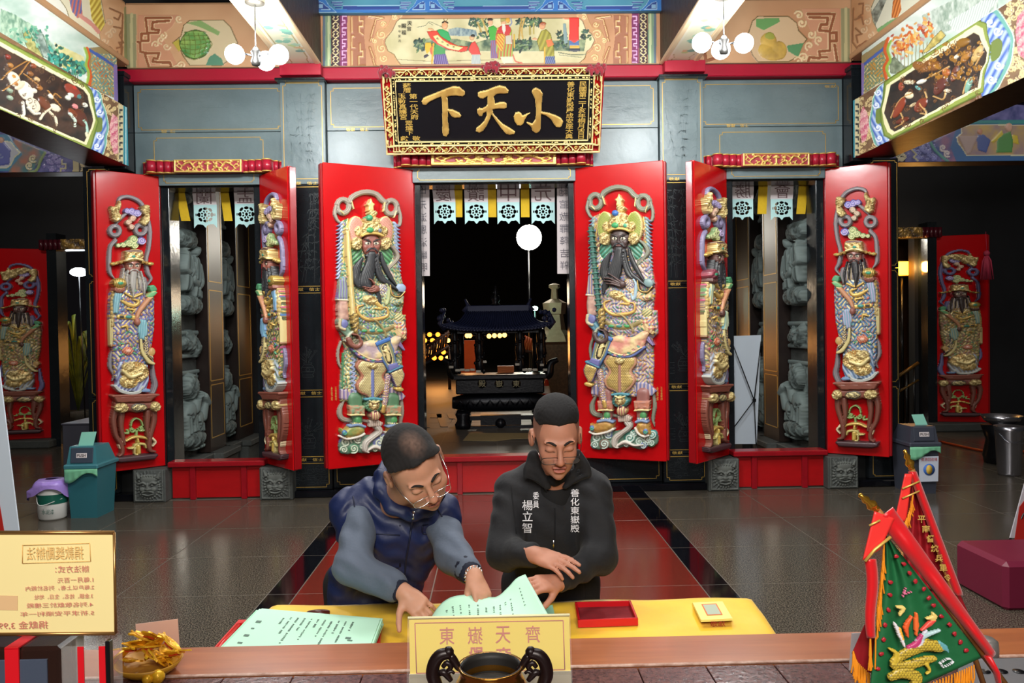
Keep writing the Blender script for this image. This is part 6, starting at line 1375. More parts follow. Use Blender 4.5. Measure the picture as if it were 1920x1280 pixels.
# ================================================================ porch side walls with stone carving
mBRPANEL=mat('polished brown black stone','#2c211c',.35,var=(4,.4),col2='#141012')
def porch(sg):
    X=sg*3.80
    side='left' if sg<0 else 'right'
    MB().box(min(X+sg*.02,X+sg*.5),max(X+sg*.02,X+sg*.5),9.25,12.3,0,4.6).build('wall_porch_'+side,mCORE,None,'structure')
    for (ya,yb,n_) in ((9.28,10.02,'nearer the door'),(10.64,11.12,'further from the door')):
        root=thing('stone_relief',(X,(ya+yb)/2,0),f'grey green carved stone relief with figures, {side} porch wall, {n_}','carving')
        MB().box(min(X,X-sg*.05),max(X,X-sg*.05),ya,yb,.0,4.0).build('stone_slab',mGREY,root)
        R=Raster((X-sg*.05,0,0),(0,1,0),(0,0,1),(-sg,0,0),ya+.02,yb-.02,.38,3.75,.011,umap=lambda u,v:((u-ya)/(yb-ya)*100,(3.75-v)*100))
        c1,c2=K('#6c7a78'),K('#3c4644');st=carved(c1,c2,13,.035,2+sg);st2=carved(c1,c2,8,.02,5)
        for (y0,y1,kind) in ((2,50,'f'),(66,168,'F'),(188,222,'f'),(236,332,'H')):
            R.begin(.01,c2);m_=(R.Y<y0)|(R.Y>y1);cc,dh=st(R.X,R.Y);R.C[:]=cc;R.H=.01+dh;R.H[m_]=-1
            R.stroke([(4,y0+3),(96,y0+3)],3,c1,.03,.02,sm=False);R.stroke([(4,y1-3),(96,y1-3)],3,c1,.03,.02,sm=False)
            q=random.Random(int(y0)+sg)
            if kind=='F':
                for (cx,cy,s_) in ((64,y0+44,1.),(28,y0+36,.8)):
                    R.poly([(cx-15*s_,cy+50*s_),(cx-12*s_,cy),(cx-7*s_,cy-12*s_),(cx+7*s_,cy-12*s_),(cx+13*s_,cy+4),(cx+17*s_,cy+50*s_)],c1,.09,.07,12,pat=foldpat(c1,c2,9,.15,.02));R.ell(cx,cy-20*s_,8*s_,9*s_,c1,.12,.07);R.ell(cx,cy-29*s_,7*s_,4*s_,c2,.13,.05);R.stroke([(cx-12*s_,cy),(cx-20*s_,cy+16*s_),(cx-4*s_,cy+22*s_)],5*s_,c1,.13,.05);R.stroke([(cx+12*s_,cy),(cx+20*s_,cy+18*s_),(cx+6*s_,cy+26*s_)],5*s_,c1,.12,.05)
                R.ell(40,y1-10,44,12,c1,.10,.08,pat=st2);R.ell(40,y0+14,34,12,c1,.08,.08,pat=st2)
            elif kind=='H':
                for (cx,cy) in ((62,y0+62),(32,y0+50)):R.ell(cx,cy,24,12,c1,.09,.08,-10);R.stroke([(cx+16,cy-4),(cx+24,cy-18),(cx+20,cy-28)],[9,7,6],c1,.12,.06);R.stroke([(cx+18,cy-28),(cx+30,cy-20)],5,c1,.15,.05);[R.stroke([(cx+d,cy+6),(cx+d+3,cy+20),(cx+d,cy+32)],[5,3.6,3],c1,.10,.05) for d in (-18,-8,8,16)]
                R.ell(50,y1-12,46,10,c1,.08,.08,pat=st2);R.ell(46,y0+20,20,16,c1,.08,.07,pat=st2)
            else:
                for k in range(5):R.ell(q.uniform(15,85),q.uniform(y0+10,y1-10),q.uniform(8,18),q.uniform(6,10),c1,.05,.06,q.uniform(0,90),pat=st2)
            R.end('carved_figures',mSTCARVE,root)
        m=MB();m.box(min(X,X-sg*.22),max(X,X-sg*.22),ya-.02,yb+.02,0,.30,0,.01);m.box(min(X,X-sg*.26),max(X,X-sg*.26),ya-.03,yb+.03,.26,.33,0,.01);m.build('stone_plinth',mGREY,root)
    for (ya,yb,n_) in ((10.04,10.62,'first'),(11.16,11.82,'second')):
        root=thing('polished_pilaster',(X,(ya+yb)/2,0),f'dark polished pilaster with gold line frames, {side} porch wall, {n_} from the door','column')
        xf=X-sg*.20
        MB().box(min(X,xf),max(X,xf),ya,yb,.33,3.95,0,.006).build('shaft',mBRPANEL,root)
        m=MB()
        for z0_,z1_ in ((.5,1.18),(1.22,2.38),(2.48,3.85)):
            for a,b,c,d in ((ya+.05,yb-.05,z0_,z0_+.012),(ya+.05,yb-.05,z1_-.012,z1_),(ya+.05,ya+.062,z0_,z1_),(yb-.062,yb-.05,z0_,z1_)):m.box(min(xf,xf-sg*.003),max(xf,xf-sg*.003),a,b,c,d)
        m.build('gold_inlay',mGOLDLINE,root)
        m=MB();m.box(min(X,X-sg*.34),max(X,X-sg*.34),ya-.04,yb+.04,0,.25,0,.012);m.box(min(X,X-sg*.38),max(X,X-sg*.38),ya-.06,yb+.06,.25,.33,0,.012);m.build('stone_plinth',mGREY,root)
porch(-1);porch(1)
# drum column at the porch edge, and a gilt-lettered couplet column on the right
root=thing('porch_column',(-3.25,12.6,0),'dark purple stone porch column seen through the left side doorway','column');m=MB();m.lathe((-3.25,12.6,0),[(.26,.3),(.22,.36),(.21,4.2)],20);m.build('shaft',mat('purple black stone','#2a2038',.35,bump=(9,.9)),root);m=MB();m.lathe((-3.25,12.6,0),[(.3,0),(.34,.06),(.36,.16),(.28,.3)],20);m.build('column_base',mGREY,root)
root=thing('couplet_column',(3.45,12.6,0),'dark column with a gilt lettered strip seen through the right side doorway','column');MB().box(3.3,3.62,12.4,12.75,0,4.2,0,.01).build('shaft',mBRPANEL,root)
m=MB()
for a,b,c,d in ((3.34,3.58,1.5,1.515),(3.34,3.58,3.6,3.615),(3.34,3.352,1.5,3.6),(3.568,3.58,1.5,3.6)):m.box(a,b,12.394,12.4,c,d)
m.build('gold_inlay',mGOLDLINE,root);text('福神臨境',(3.46,12.39,2.6),1.7,m=mCHAR,parent=root,vertical=True,w=.17,lh=1.4)

# ================================================================ courtyard: canopied incense burner
mIRON=mat('black bronze','#11131a',.35,.35,bump=(25,.35));mROOF=mat('blue black roof bronze','#2c3458',.45,.1)
YB=14.9
def b_(x,y,Y=YB):return at(x,y,Y)
gz=0
root=thing('incense_burner',(b_(935,800)[0],YB,0),'large black bronze incense burner with a tiled pavilion roof in the courtyard','incense burner')
cx=b_(937,700)[0]
zt=lambda y:b_(937,y)[2]
xw=lambda x:b_(x,700)[0]
# feet and base
for x in (868,1010):
    for dy in (-.35,.35):m=MB();m.lathe((xw(x),YB+dy,0),[(.13,0),(.15,.08),(.1,.16),(.14,.26),(.1,.34),(.13,zt(772))],14);m.build('foot',mIRON,root)
m=MB();m.box(xw(880),xw(1005),YB-.1,YB+.3,.12,.20);m.ball((xw(937),YB-.3,zt(790)),.10,14);m.box(xw(900),xw(975),YB-.3,YB+.2,.05,zt(775));m.build('cross_frame',mIRON,root)
m=MB();N=28
prof=[(1.0-.12*abs(t)**3) for t in np.linspace(-1,1,N)]
r_=(zt(735)-zt(770))/2;zc=(zt(735)+zt(770))/2
x0,x1=xw(848),xw(1025)
m.tube([(x0+(x1-x0)*k/15,YB-.1,zc) for k in range(16)],[r_*.6,r_,r_*1.02,r_*1.02,r_*1.02,r_,r_*.6],24,sm=True);m.build('drum_body',mIRON,root)
m=MB()
for k in range(9):
    x=x0+.15+(x1-x0-.3)*k/8;m.tube([(x-.07,YB-.1-r_*1.0,zc-.05),(x,YB-.1-r_*1.04,zc+.05),(x+.07,YB-.1-r_*1.0,zc-.04)],.02,6)
m.build('relief_band',mIRON,root)
m=MB();m.box(xw(856),xw(1018),YB-.38,YB+.35,zt(735),zt(708),0,.02);m.box(xw(852),xw(1022),YB-.42,YB+.4,zt(708),zt(700),0,.01);m.build('chest',mIRON,root)
for s_,x in (('殿',904),('嶽',936),('東',968)):
    m=MB();m.lathe(b_(x,719,YB-.385),[(.001,0),(.085,.0),(.085,.012)],20,ax=(0,-1,0));m.build('medallion',mIRON,root);text(s_,b_(x,719,YB-.40),.12,m=mat('dull brass letters','#8c8464',.5,.2),parent=root)
for sg,xx in ((-1,846),(1,1030)):
    P=[b_(xx-sg*8,706),b_(xx-sg*2,700),b_(xx,690),b_(xx+sg*4,680),b_(xx+sg*16,674)]
    m=MB();m.tube(crom(P,4),[.09,.1,.09,.07,.045],10);m.build('lug_handle',mIRON,root)
# bronze posts
for k,x in enumerate((855,900,975,1014)):
    m=MB();q=random.Random(k);z=zt(695);top=zt(618)
    m.tube([(xw(x),YB-.28+.02*(i % 2),z+(top-z)*i/12) for i in range(13)],[.07,.09,.075,.095,.08,.09,.07],10)
    for i in range(14):a=i*1.1;m.ball((xw(x)+.075*math.cos(a),YB-.28+.075*math.sin(a),z+(top-z)*i/14),.035,6)
    m.build('dragon_post',mIRON,root)
for k,x in enumerate((862,1008)):
    m=MB();m.tube([(xw(x),YB+.5,zt(695)),(xw(x),YB+.5,zt(618))],.07,8);m.build('dragon_post',mIRON,root)
m=MB();m.box(xw(853),xw(1016),YB-.32,YB-.2,zt(624),zt(614));m.box(xw(853),xw(1016),YB+.4,YB+.55,zt(624),zt(614));m.build('eaves_beam',mIRON,root)
# roof with tile ribs
ze,zr=zt(617),zt(582)
xe0,xe1,xr0,xr1=xw(832),xw(1032),xw(876),xw(996)
def roof(u,v,front=-1):
    # v 0 eave, 1 ridge
    t=v**.75 if v>0 else 0;sag=-.07*math.sin(PI*v)
    xa=xe0+(xr0-xe0)*v**.55 if v>0 else xe0;xb=xe1+(xr1-xe1)*(v**.55 if v>0 else 0)
    lift=.10*abs(2*u-1)**4*(1-v)
    return (xa+(xb-xa)*u,YB+front*(.62*(1-v)),ze+(zr-ze)*v+sag+lift)
for fr in (-1,1):
    m=MB();m.grid(lambda u,v:roof(u,v,fr),40,8,thick=(0,0,-.03));m.build('roof_slope',mROOF,root)
m=MB()
for i in range(33):
    u=(i+.5)/33;m.tube([np.array(roof(u,v,-1))+np.array([0,-.01,.012]) for v in np.linspace(0,1,6)],.017,5);p=np.array(roof(u,0,-1));m.ball(p+np.array([0,-.015,-.01]),.024,6)
m.build('tile_ribs',mROOF,root,'stuff')
m=MB();m.box(xw(878),xw(994),YB-.05,YB+.05,zr-.03,zr+.10,0,.01);m.tube([(xw(872),YB,zr-.02),(xw(880),YB,zr+.1),(xw(874),YB,zr+.22)],[.06,.04,.02],8);m.tube([(xw(1000),YB,zr-.02),(xw(992),YB,zr+.1),(xw(998),YB,zr+.22)],[.06,.04,.02],8);m.build('ridge',mROOF,root)
for xx,s_ in ((840,-1),(1025,1)):
    m=MB();q=random.Random(xx)
    for k in range(12):m.ball((xw(xx)+q.uniform(-.12,.12),YB-.45+q.uniform(-.1,.1),ze+.08+q.uniform(0,.3)),q.uniform(.03,.07),7)
    m.tube([(xw(xx),YB-.5,ze+.02),(xw(xx)+s_*.1,YB-.52,ze+.12),(xw(xx)+s_*.02,YB-.5,ze+.32)],[.06,.05,.02],8);m.build('roof_corner_dragon',mROOF,root)
m=MB();z_=zr+.1;m.lathe((xw(931),YB,z_),[(.10,0),(.06,.05),(.09,.10),(.075,.17),(.03,.2),(.05,.24),(.025,.29),(.012,.36)],16);m.build('gourd_finial',mIRON,root)
# fence under the body
MB().box(xw(870),xw(1010),YB-.35,YB-.3,0.0,.04).build('base_plate',mIRON,root)
# white offering labels and joss bundles on the rim
q=random.Random(5)
for k,(x,y) in enumerate(((846,688),(858,694),(867,693),(876,694),(886,693),(897,696),(909,678),(970,683),(984,693),(993,693),(1003,693),(1016,684),(1022,693))):
    c=b_(x,y,YB-.43);m=MB();m.obox(c,(1,0,0),(0,1,0),(0,0,1),.034+.012*q.random(),.02,.022,0,.006);tag(m.build('offering_card',mat('white enamel','#b4b0a4',.4)),'small white card standing on the rim of the courtyard incense burner','card','white cards on the burner rim')
m=MB()
for k in range(9):m.box(xw(933),xw(964),YB+.1,YB+.3,zt(699)+k*.014,zt(699)+k*.014+.009)
tag(m.build('joss_paper_stack',mat('orange lit joss paper','#e07838',.6)),'orange stack of joss paper inside the burner pavilion','paper stack')

# lanterns, canopy rows, furnace, cones and walls in the night courtyard
mLAN=mat('lit orange lantern','#ff9c30',.6,emit='#ff9430',es=2.6)
mLANB=mat('lit orange lantern core','#ffd070',.6,emit='#ffc060',es=4)
gi=0
rows=[(627,790,852,5),(638,792,850,5),(649,790,850,5),(660,792,852,6),(671,789,852,6)]
for r_i,(y,xa,xb,n) in enumerate(rows):
    for k in range(n):
        x=xa+(xb-xa)*(k+.5*(r_i % 2)*.6)/(n-1 if n>1 else 1);Y=27.0
        c=at(x,y,Y);m=MB();m.ball(c,.085,10,sz=.08);tag(m.build('round_lantern',mLAN if (k+r_i) % 4 else mLANB),'small lit orange lantern in the hanging grid left of the courtyard burner','lantern','lanterns hung in rows left of the burner')
for k,(x,y) in enumerate(((876,629),(881,629),(917,630),(927,629),(937,629),(946,628))):
    c=at(x,y,27.5);m=MB();m.ball(c,.085,10);tag(m.build('round_lantern',mLANB),'small lit orange lantern seen under the burner pavilion roof','lantern','lanterns seen through the pavilion')
light('lantern_glow','POINT',tuple(at(820,650,26)),120,(1,.42,.1),.6)
light('lantern_glow','POINT',tuple(at(900,650,25)),60,(1,.42,.1),.6)
light('lantern_glow','POINT',(-2.9,12.9,2.0),10,(1,.45,.15),.3)
light('lantern_glow','POINT',(3.0,13.6,1.4),12,(1,.4,.12),.3)
for r_i,(y,xa,xb,n) in enumerate(rows):tag(MB().tube([at(xa-6,y,27),at(xb+12,y,27)],.02,5).build('lantern_wire',mINK),('top','second','third','fourth','lowest')[r_i]+' wire of the hanging lantern grid left of the burner','wire')
for x in (783,862):tag(MB().tube([at(x,618,27),at(x,618,27)*V3(1,1,0)],.05,6).build('lantern_pole',mINK),('left' if x<800 else 'right')+' pole carrying the lantern wires','pole')
tag(MB().tube([at(868,629,27.5),at(955,629,27.5)],.02,5).build('lantern_wire',mINK),'wire of the lanterns seen through the burner pavilion','wire')
# slatted awnings
mAWN=mat('dark timber awning','#3a1c10',.6)
root=thing('slatted_awning',at(815,640,24),'slanting slatted timber awning among the lanterns left of the burner','awning')
for k in range(9):
    a=at(795+k*5,676-k*3,24);b=at(800+k*5,648-k*3.6,24);MB().tube([a,b],.035,5).build('slat',mAWN,root)
MB().tube([at(793,678,24),at(793,678,24)*V3(1,1,0)],.05,5).build('post',mAWN,root);MB().tube([at(842,648,24),at(842,648,24)*V3(1,1,0)],.05,5).build('post',mAWN,root);MB().tube([at(793,656,24),at(842,622,24)],.05,5).build('rail',mAWN,root);MB().tube([at(793,678,24),at(842,648,24)],.05,5).build('rail',mAWN,root)
root=thing('slatted_awning',at(995,640,22),'slatted timber awning lit orange right of the burner pavilion','awning')
for k in range(8):
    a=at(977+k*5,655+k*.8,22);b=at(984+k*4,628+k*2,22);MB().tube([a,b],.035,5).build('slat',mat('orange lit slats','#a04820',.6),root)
MB().tube([at(1014,662,22),at(1014,662,22)*V3(1,1,0)],.05,5).build('post',mAWN,root);MB().tube([at(976,656,22),at(1014,662,22)],.05,5).build('rail',mAWN,root)
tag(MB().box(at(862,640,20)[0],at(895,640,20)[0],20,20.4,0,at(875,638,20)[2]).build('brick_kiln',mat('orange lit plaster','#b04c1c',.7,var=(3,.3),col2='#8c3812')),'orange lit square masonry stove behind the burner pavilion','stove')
light('stove_light','POINT',tuple(at(878,655,18.8)),16,(1,.45,.15),.2)
# furnace tower at the right
root=thing('paper_furnace',(at(1041,640,21)[0],21,0),'pale tiered tower furnace with a chimney right of the burner','furnace')
mPL=mat('pale weathered plaster','#b8a890',.7,var=(4,.3),col2='#8c7c68')
fx=at(1041,640,21)[0];fz=lambda y:at(1041,y,21)[2]
m=MB();m.lathe((fx,21,0),[(.5,fz(640)),(.42,fz(628)),(.28,fz(618)),(.22,fz(590)),(.28,fz(588)),(.32,fz(568)),(.1,fz(560)),(.08,fz(542)),(.15,fz(539)),(.15,fz(534)),(.04,fz(531))],6,sm=False);m.build('tower',mPL,root)
m=MB();m.lathe((fx,21,0),[(.55,0),(.55,fz(645)),(.6,fz(640))],6,sm=False);m.build('tower_base',mat('mosaic clad base','#5c4030',.7,var=(20,.3),col2='#2c2018'),root)
light('furnace_light','POINT',(fx-1.2,19.0,2.6),45,(1,.75,.5),.3)
tag(MB().box(at(1018,700,22)[0],at(1120,700,22)[0],22.2,22.5,0,at(1050,645,22)[2]).build('courtyard_wall',mat('mossy stone wall','#3c3020',.8,var=(12,.3),col2='#241c10')),'low mottled courtyard wall behind the furnace tower','wall')
tag(MB().box(-12,12,46,46.4,0,14).build('dark_building',mat('night building','#120e0c',.8)),'dark building closing the far side of the night courtyard','building')
root=thing('traffic_cone',(at(1025,745,17)[0],17,0),'orange and white traffic cone beside the courtyard burner','cone')
c=at(1025,738,17);m=MB();m.lathe((c[0],17,0.02),[(.15,0),(.11,.2),(.05,.62),(.03,.7)],16);m.build('cone_body',mat('orange plastic','#d8401c',.4),root);m=MB();m.lathe((c[0],17,.42),[(.088,0),(.06,.16)],16,cap=False);m.build('reflective_band',mat('white band','#e8e4dc',.4),root);MB().box(c[0]-.18,c[0]+.18,16.82,17.18,0,.03,0,.01).build('cone_foot',mBLACK,root)
# flood light on a pole and teal lamp
root=thing('flood_light',tuple(at(992,445,24)),'glaring white flood light on a pole above the courtyard','lamp')
c=at(992,445,24);m=MB();m.ball(c,.38,20);m.build('lit_lens',mat('flood lens','#ffffff',.4,emit='#fff6e4',es=60),root);MB().obox(c+np.array([0,.25,0]),(1,0,0),(0,1,0),(0,0,1),.28,.18,.22,0,.04).build('housing',mBLACK,root);MB().tube([c+np.array([0,.4,0]),(c[0],24.4,0)],.04,8).build('pole',mBLACK,root)
light('flood_glow','POINT',tuple(c-np.array([0,1.6,0])),260,(1,.93,.8),.3)
root=thing('small_flood_light',tuple(at(1003,578,20)),'small pale green lamp above the right end of the burner roof','lamp')
c=at(1003,578,20);m=MB();m.ball(c,.075,14,sz=.06);m.build('lit_lens',mat('green white lens','#d8fff0',.4,emit='#b8ffe8',es=30),root);MB().tube([c+np.array([0,.1,0]),(c[0],20.1,0)],.03,8).build('pole',mBLACK,root)
light('green_glow','POINT',tuple(c-np.array([0,.3,0])),14,(.5,1,.8),.1)
light('porch_glow','POINT',(.2,11.4,3.2),22,(.8,.85,1),.3)
light('court_fill','POINT',(0,12.2,5.2),35,(1,.85,.65),.4)

# back of a banner stand behind the right side doorway
root=thing('banner_stand',tuple(at(1392,832,9.75)),'white banner board seen from behind with a black crossed stand in the right side doorway','banner')
Pq=[at(1364,630,9.75),at(1427,628,9.75),at(1419,832,9.75),at(1356,832,9.75)]
MB().prism(Pq,(0,.01,0)).build('banner_sheet',mat('white banner back','#c4d0dc',.6,bump=(3,.2)),root)
for a,b in (((1369,632),(1414,750)),((1414,750),(1368,812)),((1414,750),(1427,640)),((1414,750),(1418,835))):MB().tube([at(*a,9.68),at(*b,9.68)],.007,6).build('stand_rod',mBLACK,root)
for x in (1362,1418):MB().tube([at(x,825,9.76),at(x,825,9.76)*V3(1,1,0)],.008,6).build('stand_rod',mBLACK,root)
MB().obox(at(1414,750,9.67),(1,0,0),(0,1,0),(0,0,1),.02,.02,.02,0,.004).build('hub',mBLACK,root)

# ================================================================ wings at far left and right
mDIM=mat('dim wall','#1c1e22',.6,var=(2,.3),col2='#121316')
for sg in (-1,1):
    a,b=(at(104,640,13.4)[0],at(122,640,13.4)[0]) if sg<0 else (at(1728,640,13.4)[0],at(1745,640,13.4)[0])
    w_=MB();
    if sg<0:w_.box(-9.35,-7.3,13.5,13.7,0,5.9);w_.box(-6.6,-3.8,13.5,13.7,0,5.9);w_.box(-7.3,-6.6,13.5,13.7,3.3,5.9)
    else:w_.box(7.2,9.35,13.5,13.7,0,5.9);w_.box(3.8,6.4,13.5,13.7,0,5.9);w_.box(6.4,7.2,13.5,13.7,3.3,5.9)
    w_.build('wall_wing_'+('left' if sg<0 else 'right'),mDIM,None,'structure')
    MB().box(a,b,13.2,13.5,0,3.5).build('wing_door_frame',mSTONE,None,'structure')
for (x0,x1,y0,y1,lab) in ((70,160,448,468,'left'),(1680,1769,425,445,'right')):
    Y=13.15;A_=at(x0,y1,Y);B_=at(x1,y0,Y);root=thing('wing_lintel',((A_[0]+B_[0])/2,Y,A_[2]),'small dark fluted lintel with gilt panel in the far '+lab+' wing','lintel')
    L=B_[0]-A_[0];s0,s1=(A_[0],A_[0]+L*.5) if lab=='left' else (B_[0]-L*.45,B_[0])
    for k in range(5):c=s0+(s1-s0)*(k+.5)/5;m=MB();m.tube([(c,Y+.05,A_[2]),(c,Y+.05,B_[2])],.5*(s1-s0)/5,10);m.build('flute',mat('dark plum lacquer','#4c1420',.3,coat=.3),root)
    g0,g1=(s1,B_[0]) if lab=='left' else (A_[0],s0)
    R=Raster((0,Y,0),(1,0,0),(0,0,1),(0,-1,0),g0,g1,A_[2],B_[2],.012,umap=lambda u,v:(u*100,v*100));R.begin(.01,K('#241414'));c_,dh=carved(K('#b8903c',.4),K('#241414'),7,.03)(R.PX,R.PY);R.C[:]=c_;R.H+=dh;R.end('gilt_panel',mCARVE,root)
    MB().box(A_[0],B_[0],Y+.06,Y+.3,A_[2],B_[2]).build('lintel_core',mBLACK,root)
# left: white lamp, plants, drain cover box
root=thing('tube_lamp',tuple(at(148,510,14.5)),'small bright white lamp seen through the far left doorway','lamp');c=at(148,510,14.5);m=MB();m.ball(c,.15,14,sz=.08);m.build('lit_tube',mat('lit tube','#ffffff',.4,emit='#eef6ff',es=20),root);MB().tube([c,c*V3(1,1,0)+V3(0,.1,0)],.012,6).build('rod',mBLACK,root)
light('wing_glow','POINT',tuple(c-np.array([0,.4,0])),26,(.9,.96,1),.1)
mLEAF=mat('dark lit leaf','#6c7a20',.5,var=(6,.3),col2='#26380c')
root=thing('potted_palm',(at(145,700,14.9)[0],14.9,0),'leafy palm lit orange beyond the far left doorway','plant')
bx=at(145,700,14.9)[0];m=MB();m.lathe((bx,14.9,0),[(.2,0),(.28,.3),(.3,.42)],16);m.build('pot',mGREY,root)
q=random.Random(9)
for k in range(26):
    a=q.uniform(0,6.28);L=q.uniform(.4,.8);h_=q.uniform(.9,1.9);p=[(bx,14.9,.4),(bx+math.cos(a)*L*.3,14.9+math.sin(a)*L*.3,.4+h_*.8),(bx+math.cos(a)*L*.7,14.9+math.sin(a)*L*.7,.4+h_),(bx+math.cos(a)*L,14.9+math.sin(a)*L,.4+h_*.75)]
    m=MB();m.tube(crom(p,3),[.012,.05,.045,.005],5,flat=.25);m.build('leaf',mLEAF,root)
light('orange_glow','POINT',(bx+.3,13.9,1.9),16,(1,.45,.1),.1)
# right: orange lamp with housing, stair rail
root=thing('orange_lamp',tuple(at(1694,503,13.8)),'glowing orange box lamp in the far right passage','lamp');c=at(1694,503,13.8);MB().obox(c,(1,0,0),(0,1,0),(0,0,1),.15,.03,.12,0,.02).build('lit_panel',mat('lit orange panel','#ffa030',.5,emit='#ff9a20',es=16),root);MB().obox(c+np.array([0,.05,.0]),(1,0,0),(0,1,0),(0,0,1),.18,.03,.15,0,.01).build('housing',mBLACK,root);MB().tube([c+V3(0,.07,0),(c[0],c[1]+.07,0)],.03,6).build('post',mBLACK,root)
light('orange_glow','POINT',tuple(c-np.array([0,.35,0])),40,(1,.5,.12),.1)
MB().box(6.3,7.9,15.0,15.2,0,4).build('wall_passage',mat('brown passage wall','#4c3018',.6),None,'structure')
root=thing('stair_rail',tuple(at(1695,700,13.4)),'dark slanting handrail in the far right passage','railing')
MB().tube([at(1680,708,13.3),at(1722,680,13.3)],.03,8).build('handrail',mat('worn brass rail','#6c5024',.4,.5),root);MB().tube([at(1684,735,13.3),at(1722,712,13.3)],.02,8).build('handrail',mat('worn brass rail','#6c5024',.4,.5),root)
for k in range(3):MB().tube([at(1686+k*14,706-k*9,13.3),at(1686+k*14,760,13.3)*V3(1,1,0)],.018,6).build('baluster',mBLACK,root)
# ================================================================ people (implicit surfaces meshed with surface nets)
class SDF:
    def __init__(s,lo,hi,h):
        s.lo=np.array(lo,float);s.h=h;s.n=np.ceil((np.array(hi)-s.lo)/h).astype(int)+1
        s.ax=[s.lo[i]+np.arange(s.n[i])*h for i in range(3)];s.d=np.full(s.n,.2,np.float32)
    def op(s,fn,lo,hi,k=.01,mode='add',pad=None):
        pad=(k*1.5+.012) if pad is None else pad
        sl=[]
        for i in range(3):
            a=max(0,int((lo[i]-pad-s.lo[i])/s.h));b=min(s.n[i],int((hi[i]+pad-s.lo[i])/s.h)+2)
            if b<=a:return s
            sl.append(slice(a,b))
        X,Y,Z=np.meshgrid(s.ax[0][sl[0]],s.ax[1][sl[1]],s.ax[2][sl[2]],indexing='ij',sparse=True)
        f=fn(X,Y,Z).astype(np.float32);D_=s.d[tuple(sl)]
        if mode=='add':
            hh=np.maximum(k-np.abs(D_-f),0)/k;r=np.minimum(D_,f)-hh*hh*k*.25
        elif mode=='sub':
            hh=np.maximum(k-np.abs(D_+f),0)/k;r=np.maximum(D_,-f)+hh*hh*k*.25
        elif mode=='disp':r=D_+f
        s.d[tuple(sl)]=r;return s
    def cap(s,a,b,r0,r1=None,k=.012,mode='add'):
        a,b=np.array(a,float),np.array(b,float);r1=r0 if r1 is None else r1;ab=b-a;L=ab@ab+1e-12;R_=max(r0,r1)
        def fn(X,Y,Z):
            t=np.clip(((X-a[0])*ab[0]+(Y-a[1])*ab[1]+(Z-a[2])*ab[2])/L,0,1)
            return np.sqrt((X-a[0]-t*ab[0])**2+(Y-a[1]-t*ab[1])**2+(Z-a[2]-t*ab[2])**2)-(r0+(r1-r0)*t)
        return s.op(fn,np.minimum(a,b)-R_,np.maximum(a,b)+R_,k,mode)
    def ell(s,c,r,F=None,k=.012,mode='add'):
        c=np.array(c,float);r=np.array(r,float);F=np.eye(3) if F is None else F;R_=r.max();mn=r.min()
        def fn(X,Y,Z):
            x,y,z=X-c[0],Y-c[1],Z-c[2]
            p=[(x*F[i][0]+y*F[i][1]+z*F[i][2]) for i in range(3)]
            q=np.sqrt(sum((p[i]/r[i])**2 for i in range(3)))+1e-9;g=np.sqrt(sum((p[i]/r[i]**2)**2 for i in range(3)))+1e-9
            return q*(q-1)/g
        ext=np.sqrt(sum((np.array(F[i])*r[i])**2 for i in range(3)))
        return s.op(fn,c-ext,c+ext,k,mode)
    def chain(s,pts,rs,k=.015):
        for i in range(len(pts)-1):s.cap(pts[i],pts[i+1],rs[i],rs[i+1],k)
        return s
    def mesh(s):
        d=s.d;ins=d<0
        n=s.n;c=np.zeros(tuple(n-1),bool);cnt=np.zeros(tuple(n-1),np.int8)
        for i in (0,1):
            for j in (0,1):
                for k in (0,1):cnt+=ins[i:n[0]-1+i,j:n[1]-1+j,k:n[2]-1+k]
        act=(cnt>0)&(cnt<8);I=np.argwhere(act);idx=np.full(act.shape,-1,np.int32);idx[act]=np.arange(len(I))
        acc=np.zeros((len(I),3));w=np.zeros(len(I));O=[(i,j,k) for i in (0,1) for j in (0,1) for k in (0,1)]
        val={o:d[I[:,0]+o[0],I[:,1]+o[1],I[:,2]+o[2]] for o in O}
        for a in O:
            for ax in range(3):
                if a[ax]:continue
                b=list(a);b[ax]=1;b=tuple(b);va,vb=val[a],val[b];m=(va<0)!=(vb<0)
                t=np.where(m,va/(va-vb+1e-12),0);p=np.array(a,float)[None].repeat(len(I),0);p[:,ax]=t
                acc+=p*m[:,None];w+=m
        V=s.lo+(I+acc/np.maximum(w,1)[:,None])*s.h;F=[]
        for ax in range(3):
            a1,a2=[q for q in range(3) if q!=ax]
            sa=[slice(1,-1)]*3;sa[ax]=slice(0,-1);sb=list(sa);sb[ax]=slice(1,None)
            A,B=ins[tuple(sa)],ins[tuple(sb)];ch=np.argwhere(A!=B);base=ch.copy();base[:,a1]+=1;base[:,a2]+=1
            def g(d1,d2):
                q=base.copy();q[:,a1]-=d1;q[:,a2]-=d2;return idx[q[:,0],q[:,1],q[:,2]]
            Q=np.stack([g(1,1),g(0,1),g(0,0),g(1,0)],1);up=A[tuple(ch.T)]
            if ax==1:up=~up
            Q[~up]=Q[~up][:,::-1];F.append(Q)
        return V,np.concatenate(F)
def meshobj(name,V,F,m,parent,col=None,label=None):
    me=bpy.data.meshes.new(name);me.vertices.add(len(V));me.vertices.foreach_set('co',V.astype(np.float32).ravel())
    me.loops.add(len(F)*4);me.loops.foreach_set('vertex_index',F.astype(np.int32).ravel());me.polygons.add(len(F))
    me.polygons.foreach_set('loop_start',np.arange(0,len(F)*4,4,dtype=np.int32));me.polygons.foreach_set('use_smooth',np.ones(len(F),bool));me.update(calc_edges=True);me.validate()
    if col is not None:ca=me.color_attributes.new('paint','FLOAT_COLOR','POINT');ca.data.foreach_set('color',col.astype(np.float32).ravel())
    me.materials.append(m);return link(name,me,parent,None,label)
